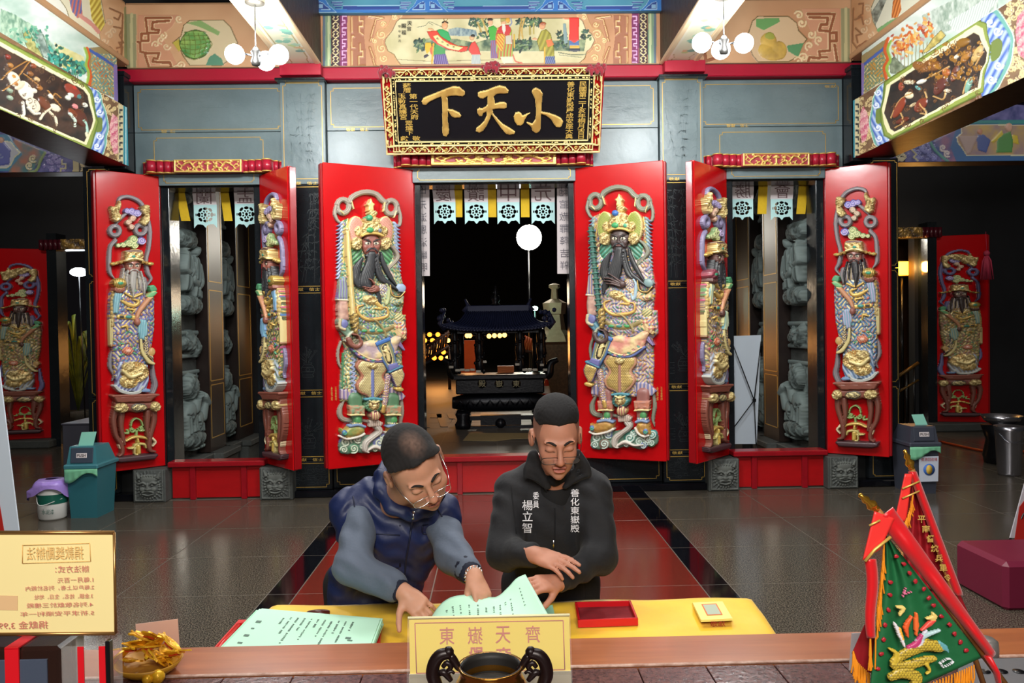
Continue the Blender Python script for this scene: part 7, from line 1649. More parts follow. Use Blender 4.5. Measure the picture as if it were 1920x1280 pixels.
def smoothV(V,F,it=1):
    for _ in range(it):
        acc=np.zeros_like(V);c=np.zeros(len(V))
        for i in range(4):
            for j in (1,3):np.add.at(acc,F[:,i],V[F[:,(i+j) % 4]]);np.add.at(c,F[:,i],1)
        V=V*.5+.5*acc/np.maximum(c,1)[:,None]
    return V
def headframe(f,l):
    f=nrm(f);l=nrm(np.array(l,float)-f*(np.array(l,float)@f));return np.array([l,f,np.cross(f,l)])
def head(s,c,F,sc,fat=0.,mouth=.003):
    P=lambda x,y,z:c+sc*(F[0]*x+F[1]*y+F[2]*z)
    E=lambda p,r,k=.012,mode='add':s.ell(P(*p),np.array(r)*sc,F,k,mode)
    E((0,-.012,.045),(.077,.097,.084));E((0,.03,-.02),(.064+fat,.066,.095),.03);E((0,.035,-.085),(.046+fat*1.4,.05,.034),.03)
    s.cap(P(0,.075,-.105),P(0,.07,-.1),.016*sc,k=.02)
    for q in (-1,1):
        E((q*.038,.066,-.028),(.022+fat,.02,.026),.02);E((q*(.083+fat*.4),-.014,-.008),(.012,.022,.034),.008);E((q*(.092+fat*.4),-.008,-.006),(.007,.011,.020),.006,'sub')
        E((q*.031,.101,.006),(.015,.010,.009),.012,'sub');E((q*.031,.084,.005),(.016,.0125,.0105),.004);s.cap(P(q*.018,.0985,-.001),P(q*.044,.091,.0),.0012*sc,k=.002,mode='sub')
        s.cap(P(q*.012,.095,.026),P(q*.05,.084,.03),.003*sc,k=.02);E((q*.013,.104,-.036),(.009,.010,.008),.006)
    s.cap(P(0,.094,.018),P(0,.117,-.028),.007*sc,.0115*sc,k=.010);E((0,.116,-.032),(.011,.010,.009),.006)
    E((0,.096,-.061),(.025,.0105,.0065),.006);E((0,.095,-.0745),(.021,.011,.0075),.006);s.ell(P(0,.106,-.067),np.array([.022,.014,mouth])*sc,F,.003,'sub')
    return P
def hand(s,w,d,n,sc=1.,curl=(.3,.3,.35,.4),spread=.12,thumb=(.6,.7,-.25),side=1,k=.006):
    """w wrist, d finger direction, n back of the hand; side: thumb on +cross(d,n) or the other"""
    d=nrm(d);n=nrm(n-d*(n@d));t=np.cross(d,n)*side;w=np.array(w,float)
    s.ell(w+d*.045*sc,np.array([.05,.037,.016])*sc,np.array([d,t,n]),.012);s.cap(w-d*.03,w+d*.02*sc,.024*sc,.026*sc,k=.014)
    for i,(L,r) in enumerate(((.078,.0088),(.087,.0092),(.081,.0088),(.063,.0078))):
        o=.028-.0185*i;p=w+(d*(.084-.005*abs(i-1.3))+t*o)*sc;s.cap(w+(d*.03+t*o*.7)*sc,p,.0115*sc,.0105*sc,k=.01)
        a=0.;dd=nrm(d+t*(spread*(1.2-i)*.8))
        for q,fr in enumerate((.45,.31,.24)):
            a+=curl[i]*(1 if q else .8);v=dd*math.cos(a)-n*math.sin(a);p2=p+v*L*fr*sc;s.cap(p,p2,r*sc*(1-.08*q),r*sc*(.93-.08*q),k=.003);p=p2
    b=w+(d*.022+t*.022)*sc;v=nrm(d*thumb[0]+t*thumb[1]+n*thumb[2]);p=b+v*.042*sc;s.cap(b,p,.0145*sc,.0115*sc,k=.01)
    v=nrm(v+d*.35);p2=p+v*.032*sc;s.cap(p,p2,.0108*sc,.0098*sc,k=.003);v=nrm(v+d*.2-n*.1);s.cap(p2,p2+v*.024*sc,.0098*sc,.0082*sc,k=.003)
def wrinkle(pts,amp=.004,fr=70.,seed=0):
    """folds across a sleeve, strongest near the bend"""
    def fn(X,Y,Z):
        n_=np.sin((X*1.3+Z*.8+Y*.4)*fr+3*np.sin(Y*13+seed+Z*9))*np.sin((Z*1.1-X*.5)*fr*.45+seed)
        return (amp*n_).astype(np.float32)
    return fn
mSKIN=vmat('skin',.55);MATS['skin'].node_tree.nodes['Principled BSDF'].inputs['Subsurface Weight'].default_value=.12
MATS['skin'].node_tree.nodes['Principled BSDF'].inputs['Subsurface Radius'].default_value=(.02,.008,.004)
def skincolor(V,c,F,sc,skin,scalp=None,lip='#a85a50'):
    L=(V-c)/sc@F.T;col=np.tile(np.array(K(skin)),(len(V),1));n_=fbm(V[:,0]*40,V[:,2]*40+V[:,1]*30,3)
    col[:,:3] *= (.9+.2*n_)[:,None];x,y,z=L.T;hd=np.abs(x)<.12
    def mixc(m,hx,a=1.):m=np.clip(m,0,1)[:,None]*a;col[:]=col*(1-m)+np.array(K(hx))*m
    mixc(((np.hypot(x/.026,(z+.068)/.0135)<1)&(y>.07)).astype(float),lip,.75)
    mixc(((np.abs(np.abs(x)-.04)<.024)&(np.abs(z+.03)<.02)&(y>.03)).astype(float),'#c07860',.25)
    mixc(((np.abs(x)<.018)&(np.abs(z+.03)<.016)&(y>.09)).astype(float),'#c07860',.35)
    mixc(((np.abs(z+.0015)<.0016)&(np.abs(np.abs(x)-.031)<.016)&(y>.07)).astype(float),'#1c1210',.9)
    mixc(((np.abs(z+.060)<.05)&(y>.05)&(np.abs(x)<.03)&(np.abs(z+.068)>.014)&(z<-.045)).astype(float),'#a08478',.18)
    mixc(((np.abs(z+.067)<.0025)&(np.abs(x)<.02)&(y>.08)).astype(float),'#3c1414',.9)
    if scalp:mixc(np.clip(scalp(x,y,z),0,1),'#2c2626',.8)
    return col
def trousers(name,hipc,m,parent):
    s=SDF(hipc-V3(.3,.25,.95),hipc+V3(.3,.25,.12),.012)
    for q in (-1,1):s.chain([hipc+V3(q*.09,0,0),hipc+V3(q*.11,0,-.42),V3(hipc[0]+q*.12,hipc[1]+.03,.07)],[.10,.075,.058],.03)
    s.ell(hipc,(.17,.115,.12),k=.04);V,F=s.mesh();meshobj('trousers',V,F,m,parent)
    for q in (-1,1):
        s=SDF(V3(hipc[0]+q*.12-.09,hipc[1]-.3,-.01),V3(hipc[0]+q*.12+.09,hipc[1]+.2,.16),.01)
        s.ell(V3(hipc[0]+q*.12,hipc[1]-.06,.045),(.045,.13,.042),k=.02);s.cap(V3(hipc[0]+q*.12,hipc[1]+.03,.05),V3(hipc[0]+q*.12,hipc[1]+.03,.11),.045,.05);V,F=s.mesh();V[:,2]=np.maximum(V[:,2],.001);meshobj('shoe',V,F,mBLACK,parent)
def bvh_of(o):
    from mathutils.bvhtree import BVHTree
    me=o.data;n=len(me.vertices);co=np.empty(n*3);me.vertices.foreach_get('co',co)
    return BVHTree.FromPolygons([tuple(v) for v in co.reshape(-1,3)],[tuple(p.vertices) for p in me.polygons])
def onto(bv,P,off=.002):
    """lay a point on a garment, straight along its line of depth"""
    d=nrm(np.array(P)-cC);h_=bv.ray_cast(Vector(cC+d*1.2),Vector(d))
    return np.array(h_[0])-d*off if h_[0] is not None else np.array(P)
def lay_text(bv,s_,px_,py_,Yg,hpx,wpx,m,parent,vertical=True,bold=.006,lh=1.05):
    o=text(s_,at(px_,py_,Yg),hpx*Yg/FPX,cR,cU,m,0,parent,'jacket_lettering',w=wpx*Yg/FPX,vertical=vertical,bold=bold,lh=lh)
    for v in o.data.vertices:v.co=Vector(onto(bv,v.co,.008))
def seam(bv,pts,Yg,r,m,parent,name='seam',n=4):
    P=[onto(bv,at(x,y,Yg),r*.4) for x,y in crom(pts,n)];MB().tube(P,r,6).build(name,m,parent)

# ---------------------------------------------------------------- man in the navy vest
mNAVY=mat('navy padded nylon','#142048',.5,bump=(18,.35));mNAVYD=mat('navy seam','#0c1430',.6);mGREYS=mat('blue grey jersey','#525c6c',.8,bump=(50,.25),sheen=.05);mCUFF=mat('navy ribbed cuff','#10162a',.8);mSILV=mat('silver wire','#d8d8dc',.25,1.)
man1=thing('person',(at(715,1130,3.05)[0],3.05,0),'man in navy vest over grey sleeves, wire glasses, bending over the green sheets','person')
HC=at(779,876,2.60);HF=headframe((.46,-.71,-.53),(.80,.34,.46));HS=1.1
lo,hi=V3(at(610,900,3)[0],2.35,.80),V3(at(950,900,2.6)[0],3.25,1.62)
s=SDF(lo,hi,.0042)
P1=head(s,HC,HF,HS,.006,.0022)
nk=at(748,935,2.85);s.cap(P1(0,-.035,-.05),nk,.056,.058,k=.03);s.chain([nk,at(715,1020,3.04),at(700,1130,3.1)],[.058,.08,.08],.03)
shR,elR,wrR=at(668,965,2.88),at(668,1062,2.74),at(757,1110,2.62);shL,elL,wrL=at(822,968,2.90),at(850,1040,2.76),at(888,1079,2.60)
s.chain([shR,elR,wrR],[.055,.042,.028]);s.chain([shL,elL,wrL],[.055,.042,.028])
hand(s,wrR,at(800,1150,2.56)-wrR,V3(-.5,-.35,.75),1.0,(.35,.5,.6,.65),.05,(.5,.85,.1),1)
hand(s,wrL,at(905,1118,2.54)-wrL,V3(.45,-.5,.6),.98,(.35,.45,.5,.55),.06,(.75,.35,-.45),1)
V,F=s.mesh();V=smoothV(V,F,1)
bd=meshobj('body',V,F,mSKIN,man1,skincolor(V,HC,HF,HS,'#bd8a70',lambda x,y,z:((z>.0)&(y<.02)&(np.abs(x)>.06)).astype(float)*.5))
s=SDF(HC-.2,HC+.2,.004);PP=P1
s.ell(PP(0,-.016,.048),np.array([.0805,.102,.087])*HS,HF);s.cap(PP(-.055,.04,.06),PP(.05,.055,.07),.034,k=.03)
s.cap(PP(-.01,.075,.085),PP(.012,.088,.058),.022,.016,k=.02)
def cut(X,Y,Z):
    x,y,z=[((X-HC[0])*HF[i][0]+(Y-HC[1])*HF[i][1]+(Z-HC[2])*HF[i][2])/HS for i in range(3)]
    return (np.maximum(y*.9-.035-(z-.02)*.95+.35*np.abs(x+.01)*(np.abs(x+.01)>.035),-z-.055+.11*np.clip((y+.05)/.035,0,1)+.5*np.maximum(0,y)))*HS*-1
s.op(lambda X,Y,Z:cut(X,Y,Z),HC-.19,HC+.19,.004,'sub');s.op(lambda X,Y,Z:.0011*np.sin(X*330+5*np.sin(Y*70))*np.sin(Y*190+Z*230),HC-.19,HC+.19,mode='disp',pad=0)
V,F=s.mesh();L=(V-HC)/HS@HF.T
cl=np.tile(np.array(K('#100d0d')),(len(V),1));b=np.clip(1-np.hypot(L[:,0]-.012,(L[:,1]-.02)*.8)/.042,0,1)*(L[:,2]>.08)*.55*(fbm(V[:,0]*160,V[:,1]*160)+.3);cl=cl*(1-b[:,None])+np.array(K('#8c6c5c'))*b[:,None]
meshobj('hair',V,F,vmat('short dark hair',.9),man1,cl,'short dark hair thinning at the crown')
def brows(o,P,F,sc,parent):
    b_=bvh_of(o)
    for q in (-1,1):
        pts=[]
        for x,z in ((.013,.026),(.022,.031),(.034,.034),(.045,.032)):
            h_=b_.ray_cast(Vector(P(q*x,.2,z)),Vector(-F[1]))[0]
            if h_ is not None:pts.append(np.array(h_)+F[1]*.0014)
        if len(pts)>2:MB().tube(crom(pts,3),[.0030*sc,.0044*sc,.0036*sc,.0016*sc],6).build('eyebrow',mBROW,parent)
mBROW=mat('dark brow hair','#1c1513',.8)
def glasses(P,sc,m,parent,drop=0.,hw=.027,hh=.015,tilt=0.):
    mb=MB()
    for q in (-1,1):
        pts=[P(q*.033+hw*math.copysign(abs(math.cos(t))**.7,math.cos(t)),.116-.004*abs(math.cos(t)),-.006-drop+hh*math.copysign(abs(math.sin(t))**.7,math.sin(t))) for t in np.linspace(0,2*PI,21)];mb.tube(pts,.0012*sc,6,cap=False);mb.tube([P(q*.06,.112,.002-drop),P(q*.074,.07,.006-drop*.3),P(q*.082,.0,.01)],.0012*sc,6)
    mb.tube([P(-.007,.117,-.002-drop),P(0,.121,.001-drop),P(.007,.117,-.002-drop)],.0012*sc,6);g=mb.build('glasses_frame',m,parent)
    mb=MB()
    for q in (-1,1):mb.add([P(q*.033+hw*math.cos(t),.1155,-.006-drop+hh*math.sin(t)) for t in np.linspace(0,2*PI,17)[:-1]],[tuple(range(16))])
    mb.build('lens',mat('spectacle lens','#ffffff',.02,alpha=.04,spec=.5),g)
brows(bd,P1,HF,HS,man1);glasses(P1,HS,mSILV,man1,.012)
# sleeves, cuffs, vest
s=SDF(lo,hi,.0052)
s.chain([shR+V3(.02,0,.01),elR+V3(-.01,0,.0),wrR-nrm(wrR-elR)*.05],[.062,.064,.050],.03);s.chain([shL,elL,wrL-nrm(wrL-elL)*.05],[.062,.060,.046],.03)
s.op(wrinkle(0,.0036,62),lo,hi,mode='disp',pad=0);s.op(wrinkle(0,.003,33,4),lo,hi,mode='disp',pad=0)
V,F=s.mesh();slv=meshobj('grey_sleeves',V,F,mGREYS,man1)
for e_,w_ in ((elR,wrR),(elL,wrL)):
    d_=nrm(w_-e_);mb=MB();mb.tube([w_-d_*.062,w_-d_*.05,w_-d_*.02,w_-d_*.008],[.046,.046,.038,.036],18);mb.build('cuff',mCUFF,man1)
s=SDF(lo-V3(0,0,.05),hi,.0055)
cb=at(742,950,2.95)
s.ell(at(700,1110,3.06),(.185,.15,.20),k=.06);s.ell(at(735,1020,3.0),(.175,.145,.19),k=.08);s.ell(at(700,975,2.96),(.10,.10,.09),k=.07);s.ell(at(800,975,2.94),(.095,.095,.085),k=.07)
s.chain([at(655,952,2.90),at(700,935,2.92),at(745,925,2.92),at(800,945,2.92),at(828,962,2.90)],[.068,.07,.07,.062,.066],.05);s.ell(at(748,990,2.93),(.15,.125,.13),k=.05);s.cap(at(655,958,2.89),at(663,990,2.87),.066,.07,k=.03);s.cap(at(828,962,2.89),at(832,990,2.87),.064,.062,k=.03)
s.cap(at(668,1000,2.92),at(700,985,2.98),.05,.09,k=.05)
s.chain([at(716,888,2.84),at(712,920,2.80),at(735,952,2.76),at(775,968,2.745),at(806,955,2.76),at(828,925,2.80)],[.020,.022,.022,.018,.020,.018],.02)
s.chain([at(716,885,2.9),at(722,868,2.95)],[.022,.02],.03)
s.op(lambda X,Y,Z:.0035*np.sin(Z*95+4*np.sin(X*16)+2*np.sin(X*41))*np.sin(X*30+Z*12),lo-.1,hi,mode='disp',pad=0);s.op(wrinkle(0,.003,40,2),lo-.1,hi,mode='disp',pad=0)
V,F=s.mesh();vest=meshobj('vest',V,F,mNAVY,man1);bv=bvh_of(vest)
seam(bv,[(774,968),(768,1010),(760,1060),(757,1130)],2.85,.0035,mNAVYD,man1,'zip');seam(bv,[(776,958),(774,974)],2.8,.005,mSILV,man1,'zip_puller')
for p in ([(692,1000),(750,1003)],[(690,984),(690,1002),(692,1060),(748,1064)],[(750,984),(750,1062)],[(792,985),(840,975)],[(792,985),(794,1000),(820,998),(838,988)],[(662,930),(672,985),(690,1000)],[(640,1085),(700,1092),(755,1090)],[(815,945),(838,985),(838,1000)]):seam(bv,p,2.85,.003,mNAVYD,man1)
d_=nrm(wrL-elL);mb=MB();n_=16;x_=nrm(np.cross(d_,V3(0,0,1)));y_=np.cross(d_,x_)
for k in range(n_):a=2*PI*k/n_;mb.ball(wrL-d_*.0+(x_*math.cos(a)+y_*math.sin(a))*.030,.0055,7)
mb.build('bracelet',mSILV,man1,label='silver bead bracelet')
trousers('trousers',at(700,1130,3.08)*V3(1,1,0)+V3(0,0,.86),mat('dark trousers','#14151a',.8),man1)

# ---------------------------------------------------------------- man in the black jacket
mJACK=mat('black jacket cloth','#131418',.8,bump=(30,.3),sheen=.04);mTEE=mat('black tee','#0e0f12',.85);mWHT=mat('white embroidery','#dcdce0',.7)
man2=thing('person',(at(1035,1120,3.02)[0],3.02,0),'man in black zip jacket with white lettering, crew cut and glasses, gesturing with one hand','person')
HC=at(1043,818,2.80);HF=headframe((.05,-.91,-.40),(1,.07,.03));HS=1.05
lo,hi=V3(at(905,900,3)[0],2.40,.80),V3(at(1160,900,3)[0],3.22,1.72)
s=SDF(lo,hi,.0042);P2=head(s,HC,HF,HS,-.002,.0055)
nk=at(1040,888,2.93);s.cap(P2(0,-.035,-.05),nk,.054,.055,k=.03);s.chain([nk,at(1035,1000,3.06),at(1032,1120,3.08)],[.055,.07,.07],.03)
shR,elR,wrR=at(962,925,2.98),at(950,1035,2.86),at(1003,1040,2.68);shL,elL,wrL=at(1112,925,2.98),at(1120,1042,2.86),at(1046,1092,2.64)
s.chain([shR,elR,wrR],[.052,.042,.028]);s.chain([shL,elL,wrL],[.052,.042,.028])
hand(s,wrR,at(1062,1058,2.60)-wrR,V3(.1,-.55,.8),1.02,(.15,.2,.3,.4),.05,(.55,.45,-.4),-1)
hand(s,wrL,at(990,1095,2.56)-wrL,V3(-.15,-.55,.75),1.0,(.30,.3,.32,.35),.07,(.6,.5,-.5),-1)
V,F=s.mesh();V=smoothV(V,F,1)
bd=meshobj('body',V,F,mSKIN,man2,skincolor(V,HC,HF,HS,'#b88068',lambda x,y,z:np.clip((z-.012)/.05,0,1)*(y<.05)*(np.abs(x)>.045)*.75+(y<-.03)*(z>-.04)*.8))
brows(bd,P2,HF,HS,man2);s=SDF(HC-.2,HC+.2,.0036);PP=P2
s.ell(PP(0,-.014,.054),np.array([.079,.100,.086])*HS,HF);s.ell(PP(0,.0,.105),np.array([.062,.07,.034])*HS,HF,.03)
def cut2(X,Y,Z):
    x,y,z=[((X-HC[0])*HF[i][0]+(Y-HC[1])*HF[i][1]+(Z-HC[2])*HF[i][2])/HS for i in range(3)]
    return-np.maximum(.074-z+1.05*np.maximum(0,y-.045)-.42*np.maximum(0,.052-np.abs(x))*(y>.03),-.02-z+.0*y)*HS
s.op(cut2,HC-.19,HC+.19,.004,'sub');s.op(lambda X,Y,Z:.0012*np.sin(X*420+5*np.sin(Y*150))*np.sin(Y*390+Z*300),HC-.19,HC+.19,mode='disp',pad=0)
V,F=s.mesh();meshobj('hair',V,F,vmat('short dark hair',.9),man2,np.tile(np.array(K('#0c0b0d')),(len(V),1)),'black crew cut with a pointed hairline')
glasses(P2,HS,mat('thin dark frame','#3a3430',.3,.8),man2,.016,.030,.013)
s=SDF(lo,hi,.0065);s.ell(at(1040,918,2.98),(.080,.092,.14),k=.05);s.chain([at(1008,888,2.90),at(1040,899,2.875),at(1072,888,2.90)],[.018,.02,.018],.02);V,F=s.mesh();meshobj('tee_shirt',V,F,mTEE,man2)
s=SDF(lo-V3(0,0,.05),hi,.0052)
s.ell(at(1033,1090,3.04),(.165,.125,.19),k=.06);s.ell(at(1035,975,3.01),(.178,.13,.20),k=.08);s.chain([at(966,915,2.99),at(1000,893,2.99)],[.065,.06],.05);s.chain([at(1110,915,2.99),at(1078,893,2.99)],[.065,.06],.05)
s.chain([shR,elR+V3(-.01,0,0),wrR-nrm(wrR-elR)*.03],[.074,.060,.042],.03);s.chain([shL,elL+V3(.01,0,0),wrL-nrm(wrL-elL)*.02],[.074,.062,.038],.03)
def veeN(X,Y,Z):      # open neck: a wedge cut out of the front
    c=at(1040,880,2.85);t=np.clip((c[2]-Z)/.17,0,1);return np.maximum(np.abs(X-c[0])-.066*(1-t)-.001,np.maximum(Y-2.985,c[2]-.17-Z))
s.op(veeN,at(1000,840,2.7)-.02,at(1085,970,3.0)+V3(.02,.02,.12),.012,'sub',pad=.05)
for pts in ([(1003,846),(990,868),(985,893)],[(985,893),(1012,902)],[(1084,846),(1096,868),(1102,890)],[(1102,890),(1075,902)],[(1003,850),(1010,880),(1026,910)],[(1082,850),(1078,880),(1058,912)]):
    Q=crom(pts,3);s.chain([at(x,y,2.875+.0*i) for i,(x,y) in enumerate(Q)],[.009]*len(Q),.014)
for tri in (((1003,855),(990,888),(1024,912)),((1083,855),(1099,888),(1062,912))):
    A_,B_,C_=[at(*p,2.872) for p in tri]
    for k in range(5):s.cap(A_+(B_-A_)*k/4,A_+(C_-A_)*k/4,.008,k=.012)
s.op(wrinkle(0,.0038,48,1),lo-.1,hi,mode='disp',pad=0);s.op(wrinkle(0,.003,26,5),lo-.1,hi,mode='disp',pad=0)
V,F=s.mesh();jk=meshobj('jacket',V,F,mJACK,man2);bv=bvh_of(jk)
for s_,x,y,hp,wp in (('善化東嶽殿',1078,957,82,17),('楊立智',989,968,62,20),('委員',1005,937,30,11)):lay_text(bv,s_,x,y,2.9,hp,wp,mWHT,man2)
seam(bv,[(1040,952),(1040,1000),(1038,1050)],2.9,.003,mTEE,man2,'zip');seam(bv,[(1038,1012),(1038,1030)],2.9,.004,mSILV,man2,'zip_puller')
for p in ([(986,894),(1012,905),(1032,930)],[(1101,892),(1075,905),(1052,930)],[(958,905),(962,950),(968,1000)]):seam(bv,p,2.88,.0022,mTEE,man2)
trousers('trousers',at(1033,1120,3.05)*V3(1,1,0)+V3(0,0,.86),mat('black trousers','#101014',.8),man2)
# ================================================================ table, cloth and what lies on it
TZ=.84
mCLOTH=mat('yellow satin','#f6c800',.38,var=(5,.35),col2='#ecb800',bump=(7,.35),sheen=.2);mGREENP=mat('pale green paper','#b8e6cc',.6);mGREENP2=mat('green paper edge','#9cd4b4',.6);mREDP=mat('red plastic','#c41410',.3);mTXT=mat('grey print','#5c7468',.7);mWOOD=mat('orange varnished wood','#b06a40',.28,var=(2.2,.3,(1,14,14)),col2='#8a4a2a',coat=.3)
C4=[atz(512,1136,TZ),atz(1408,1121,TZ),atz(1486,1232,TZ),atz(388,1232,TZ)]
tb=thing('folding_table',(0,2.6,0),'long table hidden under the yellow cloth','table')
x0,x1,y0,y1=C4[0][0]+.04,C4[1][0]-.04,2.36,C4[0][1]-.04
MB().box(x0,x1,y0,y1,TZ-.05,TZ-.012,0,.005).build('table_top',mWOOD,tb)
for x in (x0+.05,x1-.05):
    for y in (y0+.05,y1-.05):MB().tube([(x,y,0),(x,y,TZ-.05)],.016,8).build('leg',mBLACK,tb)
def cl(u,v):
    uu,vv=min(max((u-.12)/.76,0),1),min(max((v-.2)/.8,0),1)
    p=(C4[0]*(1-uu)+C4[1]*uu)*vv+(C4[3]*(1-uu)+C4[2]*uu)*(1-vv)
    du=max(.12-u,0,u-.88)/.12;dv=max(.2-v,0)/.2;s_=1 if u>.5 else-1
    f=.02*math.sin(u*55+v*30);z=TZ+.002+.0025*math.sin(u*37)*math.sin(v*11)-.30*max(du,dv)
    return (p[0]+s_*min(du,.2)*.15+(du>0)*f*du,p[1]-(dv>0)*.01-(dv>0)*f*dv,z) if du+dv>0 else (p[0],p[1],z)
def cl2(u,v):      # far edge also folds over
    if v>.9:
        t=(v-.9)/.1;p=np.array(cl(u,1.));return (p[0],p[1]+.02*min(1,t*3),p[2]-.28*max(0,t-.12)+.006*math.sin(u*60)*t)
    return cl(u,v/.9)
tag(MB().grid(cl2,110,40).build('yellow_cloth',mCLOTH),'bright yellow satin cloth draped over the long table','tablecloth')
def P_(x,y,z=TZ+.006):return atz(x,y,z)
def sheetq(q,z,m_,name,parent=None,th=.0012):return MB().prism([atz(x,y,z) for x,y in q],(0,0,th)).build(name,m_,parent)
root=thing('red_tray',P_(560,1190),'red plastic tray under the tall stack of pale green sheets','tray')
q=[(448,1172),(712,1176),(704,1236),(392,1236)];sheetq(q,TZ+.004,mREDP,'tray_base',root,.02)
for a,b in ((0,3),(0,1),(1,2)):MB().tube([atz(*q[a],TZ+.028),atz(*q[b],TZ+.028)],.009,8).build('tray_rim',mREDP,root)
rr=random.Random(4)
for k in range(11):
    z=TZ+.028+k*.004;dx,dy=rr.uniform(-8,8),rr.uniform(-3,3);top=k==10
    if top:dx=dy=0
    Q=[(486+dx,1143+dy+(10-k)),(713+dx,1162+dy+(10-k)),(684+dx,1240+dy),(396+dx,1240+dy)]
    o=sheetq(Q,z,mGREENP if top or k % 2 else mGREENP2,'printed_sheet',None,.0035)
    tag(o,'topmost pale green printed sheet of the tall stack on the red tray' if top else 'pale green sheet inside the stack on the red tray','paper','green sheets stacked on the red tray')
    if top:tops=o
def marks(n,f,m_,parent,name,seed=2,w=.0035,h=.006):
    r_=random.Random(seed);mb=MB()
    for (u,v,big) in f:c,du,dv=n(u,v);s_=2.4 if big else 1;mb.obox(c,du,dv,np.cross(du,dv),w*s_*r_.uniform(.6,1.1),h*s_*r_.uniform(.25,.6),.0003)
    return mb.build(name,m_,parent,'stuff')
def quadmap(Q,z):
    P=[atz(x,y,z) for x,y in Q]
    return lambda u,v:((P[0]*(1-u)+P[1]*u)*(1-v)+(P[3]*(1-u)+P[2]*u)*v+V3(0,0,.001),P[1]-P[0],P[0]-P[3])
qm=quadmap([(486,1143),(713,1162),(684,1240),(396,1240)],TZ+.0718)
marks(qm,[(.08,.25+.14*k,1) for k in range(4)]+[(.25+.055*c_,.12+.028*k,0) for c_ in range(11) for k in range(6+(c_*7) % 17) if (k*3+c_) % 7]+[(.82,.5,1),(.84,.55,1)],mTXT,tops,'print')
# held sheet
top=crom([(806,1160),(826,1132),(852,1117),(892,1114),(928,1119),(950,1103),(968,1084),(985,1076)],4);bot=crom([(800,1182),(830,1182),(860,1182),(895,1182),(930,1182),(960,1180),(995,1172),(1030,1156)],4)
def hs_(u,v):
    i=u*(len(top)-1);a=int(min(i,len(top)-2));f=i-a;T=top[a]*(1-f)+top[a+1]*f;B_=bot[a]*(1-f)+bot[a+1]*f
    p=T*(1-v)+B_*v;Y=(2.53+.03*u)*(1-v)+2.40*v+.012*math.sin(u*9)*(1-v)*v*3
    W=at(p[0],p[1],Y);W[2]=max(W[2],TZ+.012);return W
hsheet=MB().grid(hs_,40,14,thick=(0,0,-.0012)).build('held_sheet',mGREENP);tag(hsheet,'pale green sheet lifted and curled between the two men','paper')
marks(lambda u,v:(np.array(hs_(u,v))+V3(0,-.0012,.001),np.array(hs_(min(u+.02,1),v))-np.array(hs_(u,v)),np.array(hs_(u,max(0,v-.05)))-np.array(hs_(u,v))),[(.2+.06*c_,.3+.05*k,0) for c_ in range(10) for k in range(3+(c_*5) % 8) if (k+c_) % 5]+[(.86,.22+.07*k,0) for k in range(6)],mTXT,hsheet,'print',w=.003,h=.004)
tag(sheetq([(1008,1141),(1036,1134),(1040,1152),(1012,1156)],TZ+.006,mGREENP2,'green_sheet'),'corner of a green sheet lying flat behind the lifted one','paper')
root=thing('wooden_block',P_(597,1147),'small dark brown wooden block on the yellow cloth behind the paper stack','wooden block');c=P_(597,1149,TZ+.014)
m=MB();m.prism([c+V3(.040*math.cos(t),.022*math.sin(t),-.01) for t in np.linspace(0,PI,12)],(0,0,.016),0,True);m.tube([c+V3(-.04,0,0),c+V3(0,-.006,.002),c+V3(.04,0,0)],[.006,.011,.006],8);m.build('block_body',mat('dark red wood','#4c1e14',.35),root)
def traybox(Q,z,h,t,m1,m2,name,lab,cat):
    P=[atz(x,y,z) for x,y in Q];root=thing(name,sum(P)/4,lab,cat)
    MB().prism(P,(0,0,.008)).build('tray_floor',m2,root)
    for a in range(4):
        p,q_=P[a],P[(a+1) % 4];c=(p+q_)/2+V3(0,0,h/2);MB().obox(c,q_-p,np.cross(V3(0,0,1),q_-p),(0,0,1),np.linalg.norm(q_-p)/2+t/2,t/2,h/2,0,.0015).build('tray_side',m1,root)
    return root
traybox([(1080,1142),(1181,1139),(1194,1172),(1086,1176)],TZ+.004,.026,.008,mat('bright red painted wood','#c4141c',.35),mat('dark red felt','#8c1420',.9,var=(30,.3)),'red_box','open red wooden tray on the yellow cloth right of the green sheets','box')
root=thing('card_box',P_(1335,1150),'small pale yellow box with a red framed label on the yellow cloth','box');Q=[(1298,1133),(1354,1131),(1373,1163),(1314,1166)]
for k in range(3):sheetq([(x+k*.3,y) for x,y in Q],TZ+.004+k*.0085,mat('cream yellow card','#ecdc80',.6),'card_layer',root,.0075)
Q2=lambda a,b:[((1-u)*((1-v)*Q[0][0]+v*Q[3][0])+u*((1-v)*Q[1][0]+v*Q[2][0]),(1-u)*((1-v)*Q[0][1]+v*Q[3][1])+u*((1-v)*Q[1][1]+v*Q[2][1])-6) for u,v in ((a,b),(1-a,b),(1-a,1-b),(a,1-b))]
sheetq(Q2(.25,.18),TZ+.0295,mat('orange print','#d8703c',.6),'label_frame',root,.0006);sheetq(Q2(.29,.22),TZ+.0302,mat('grey green print','#a8b4a0',.6),'label_field',root,.0006)
text('敬獻',atz(1345,1168,TZ+.014)-V3(0,.004,0),.018,m=mat('dark red print','#8c1c1c',.6),parent=root,w=.05)

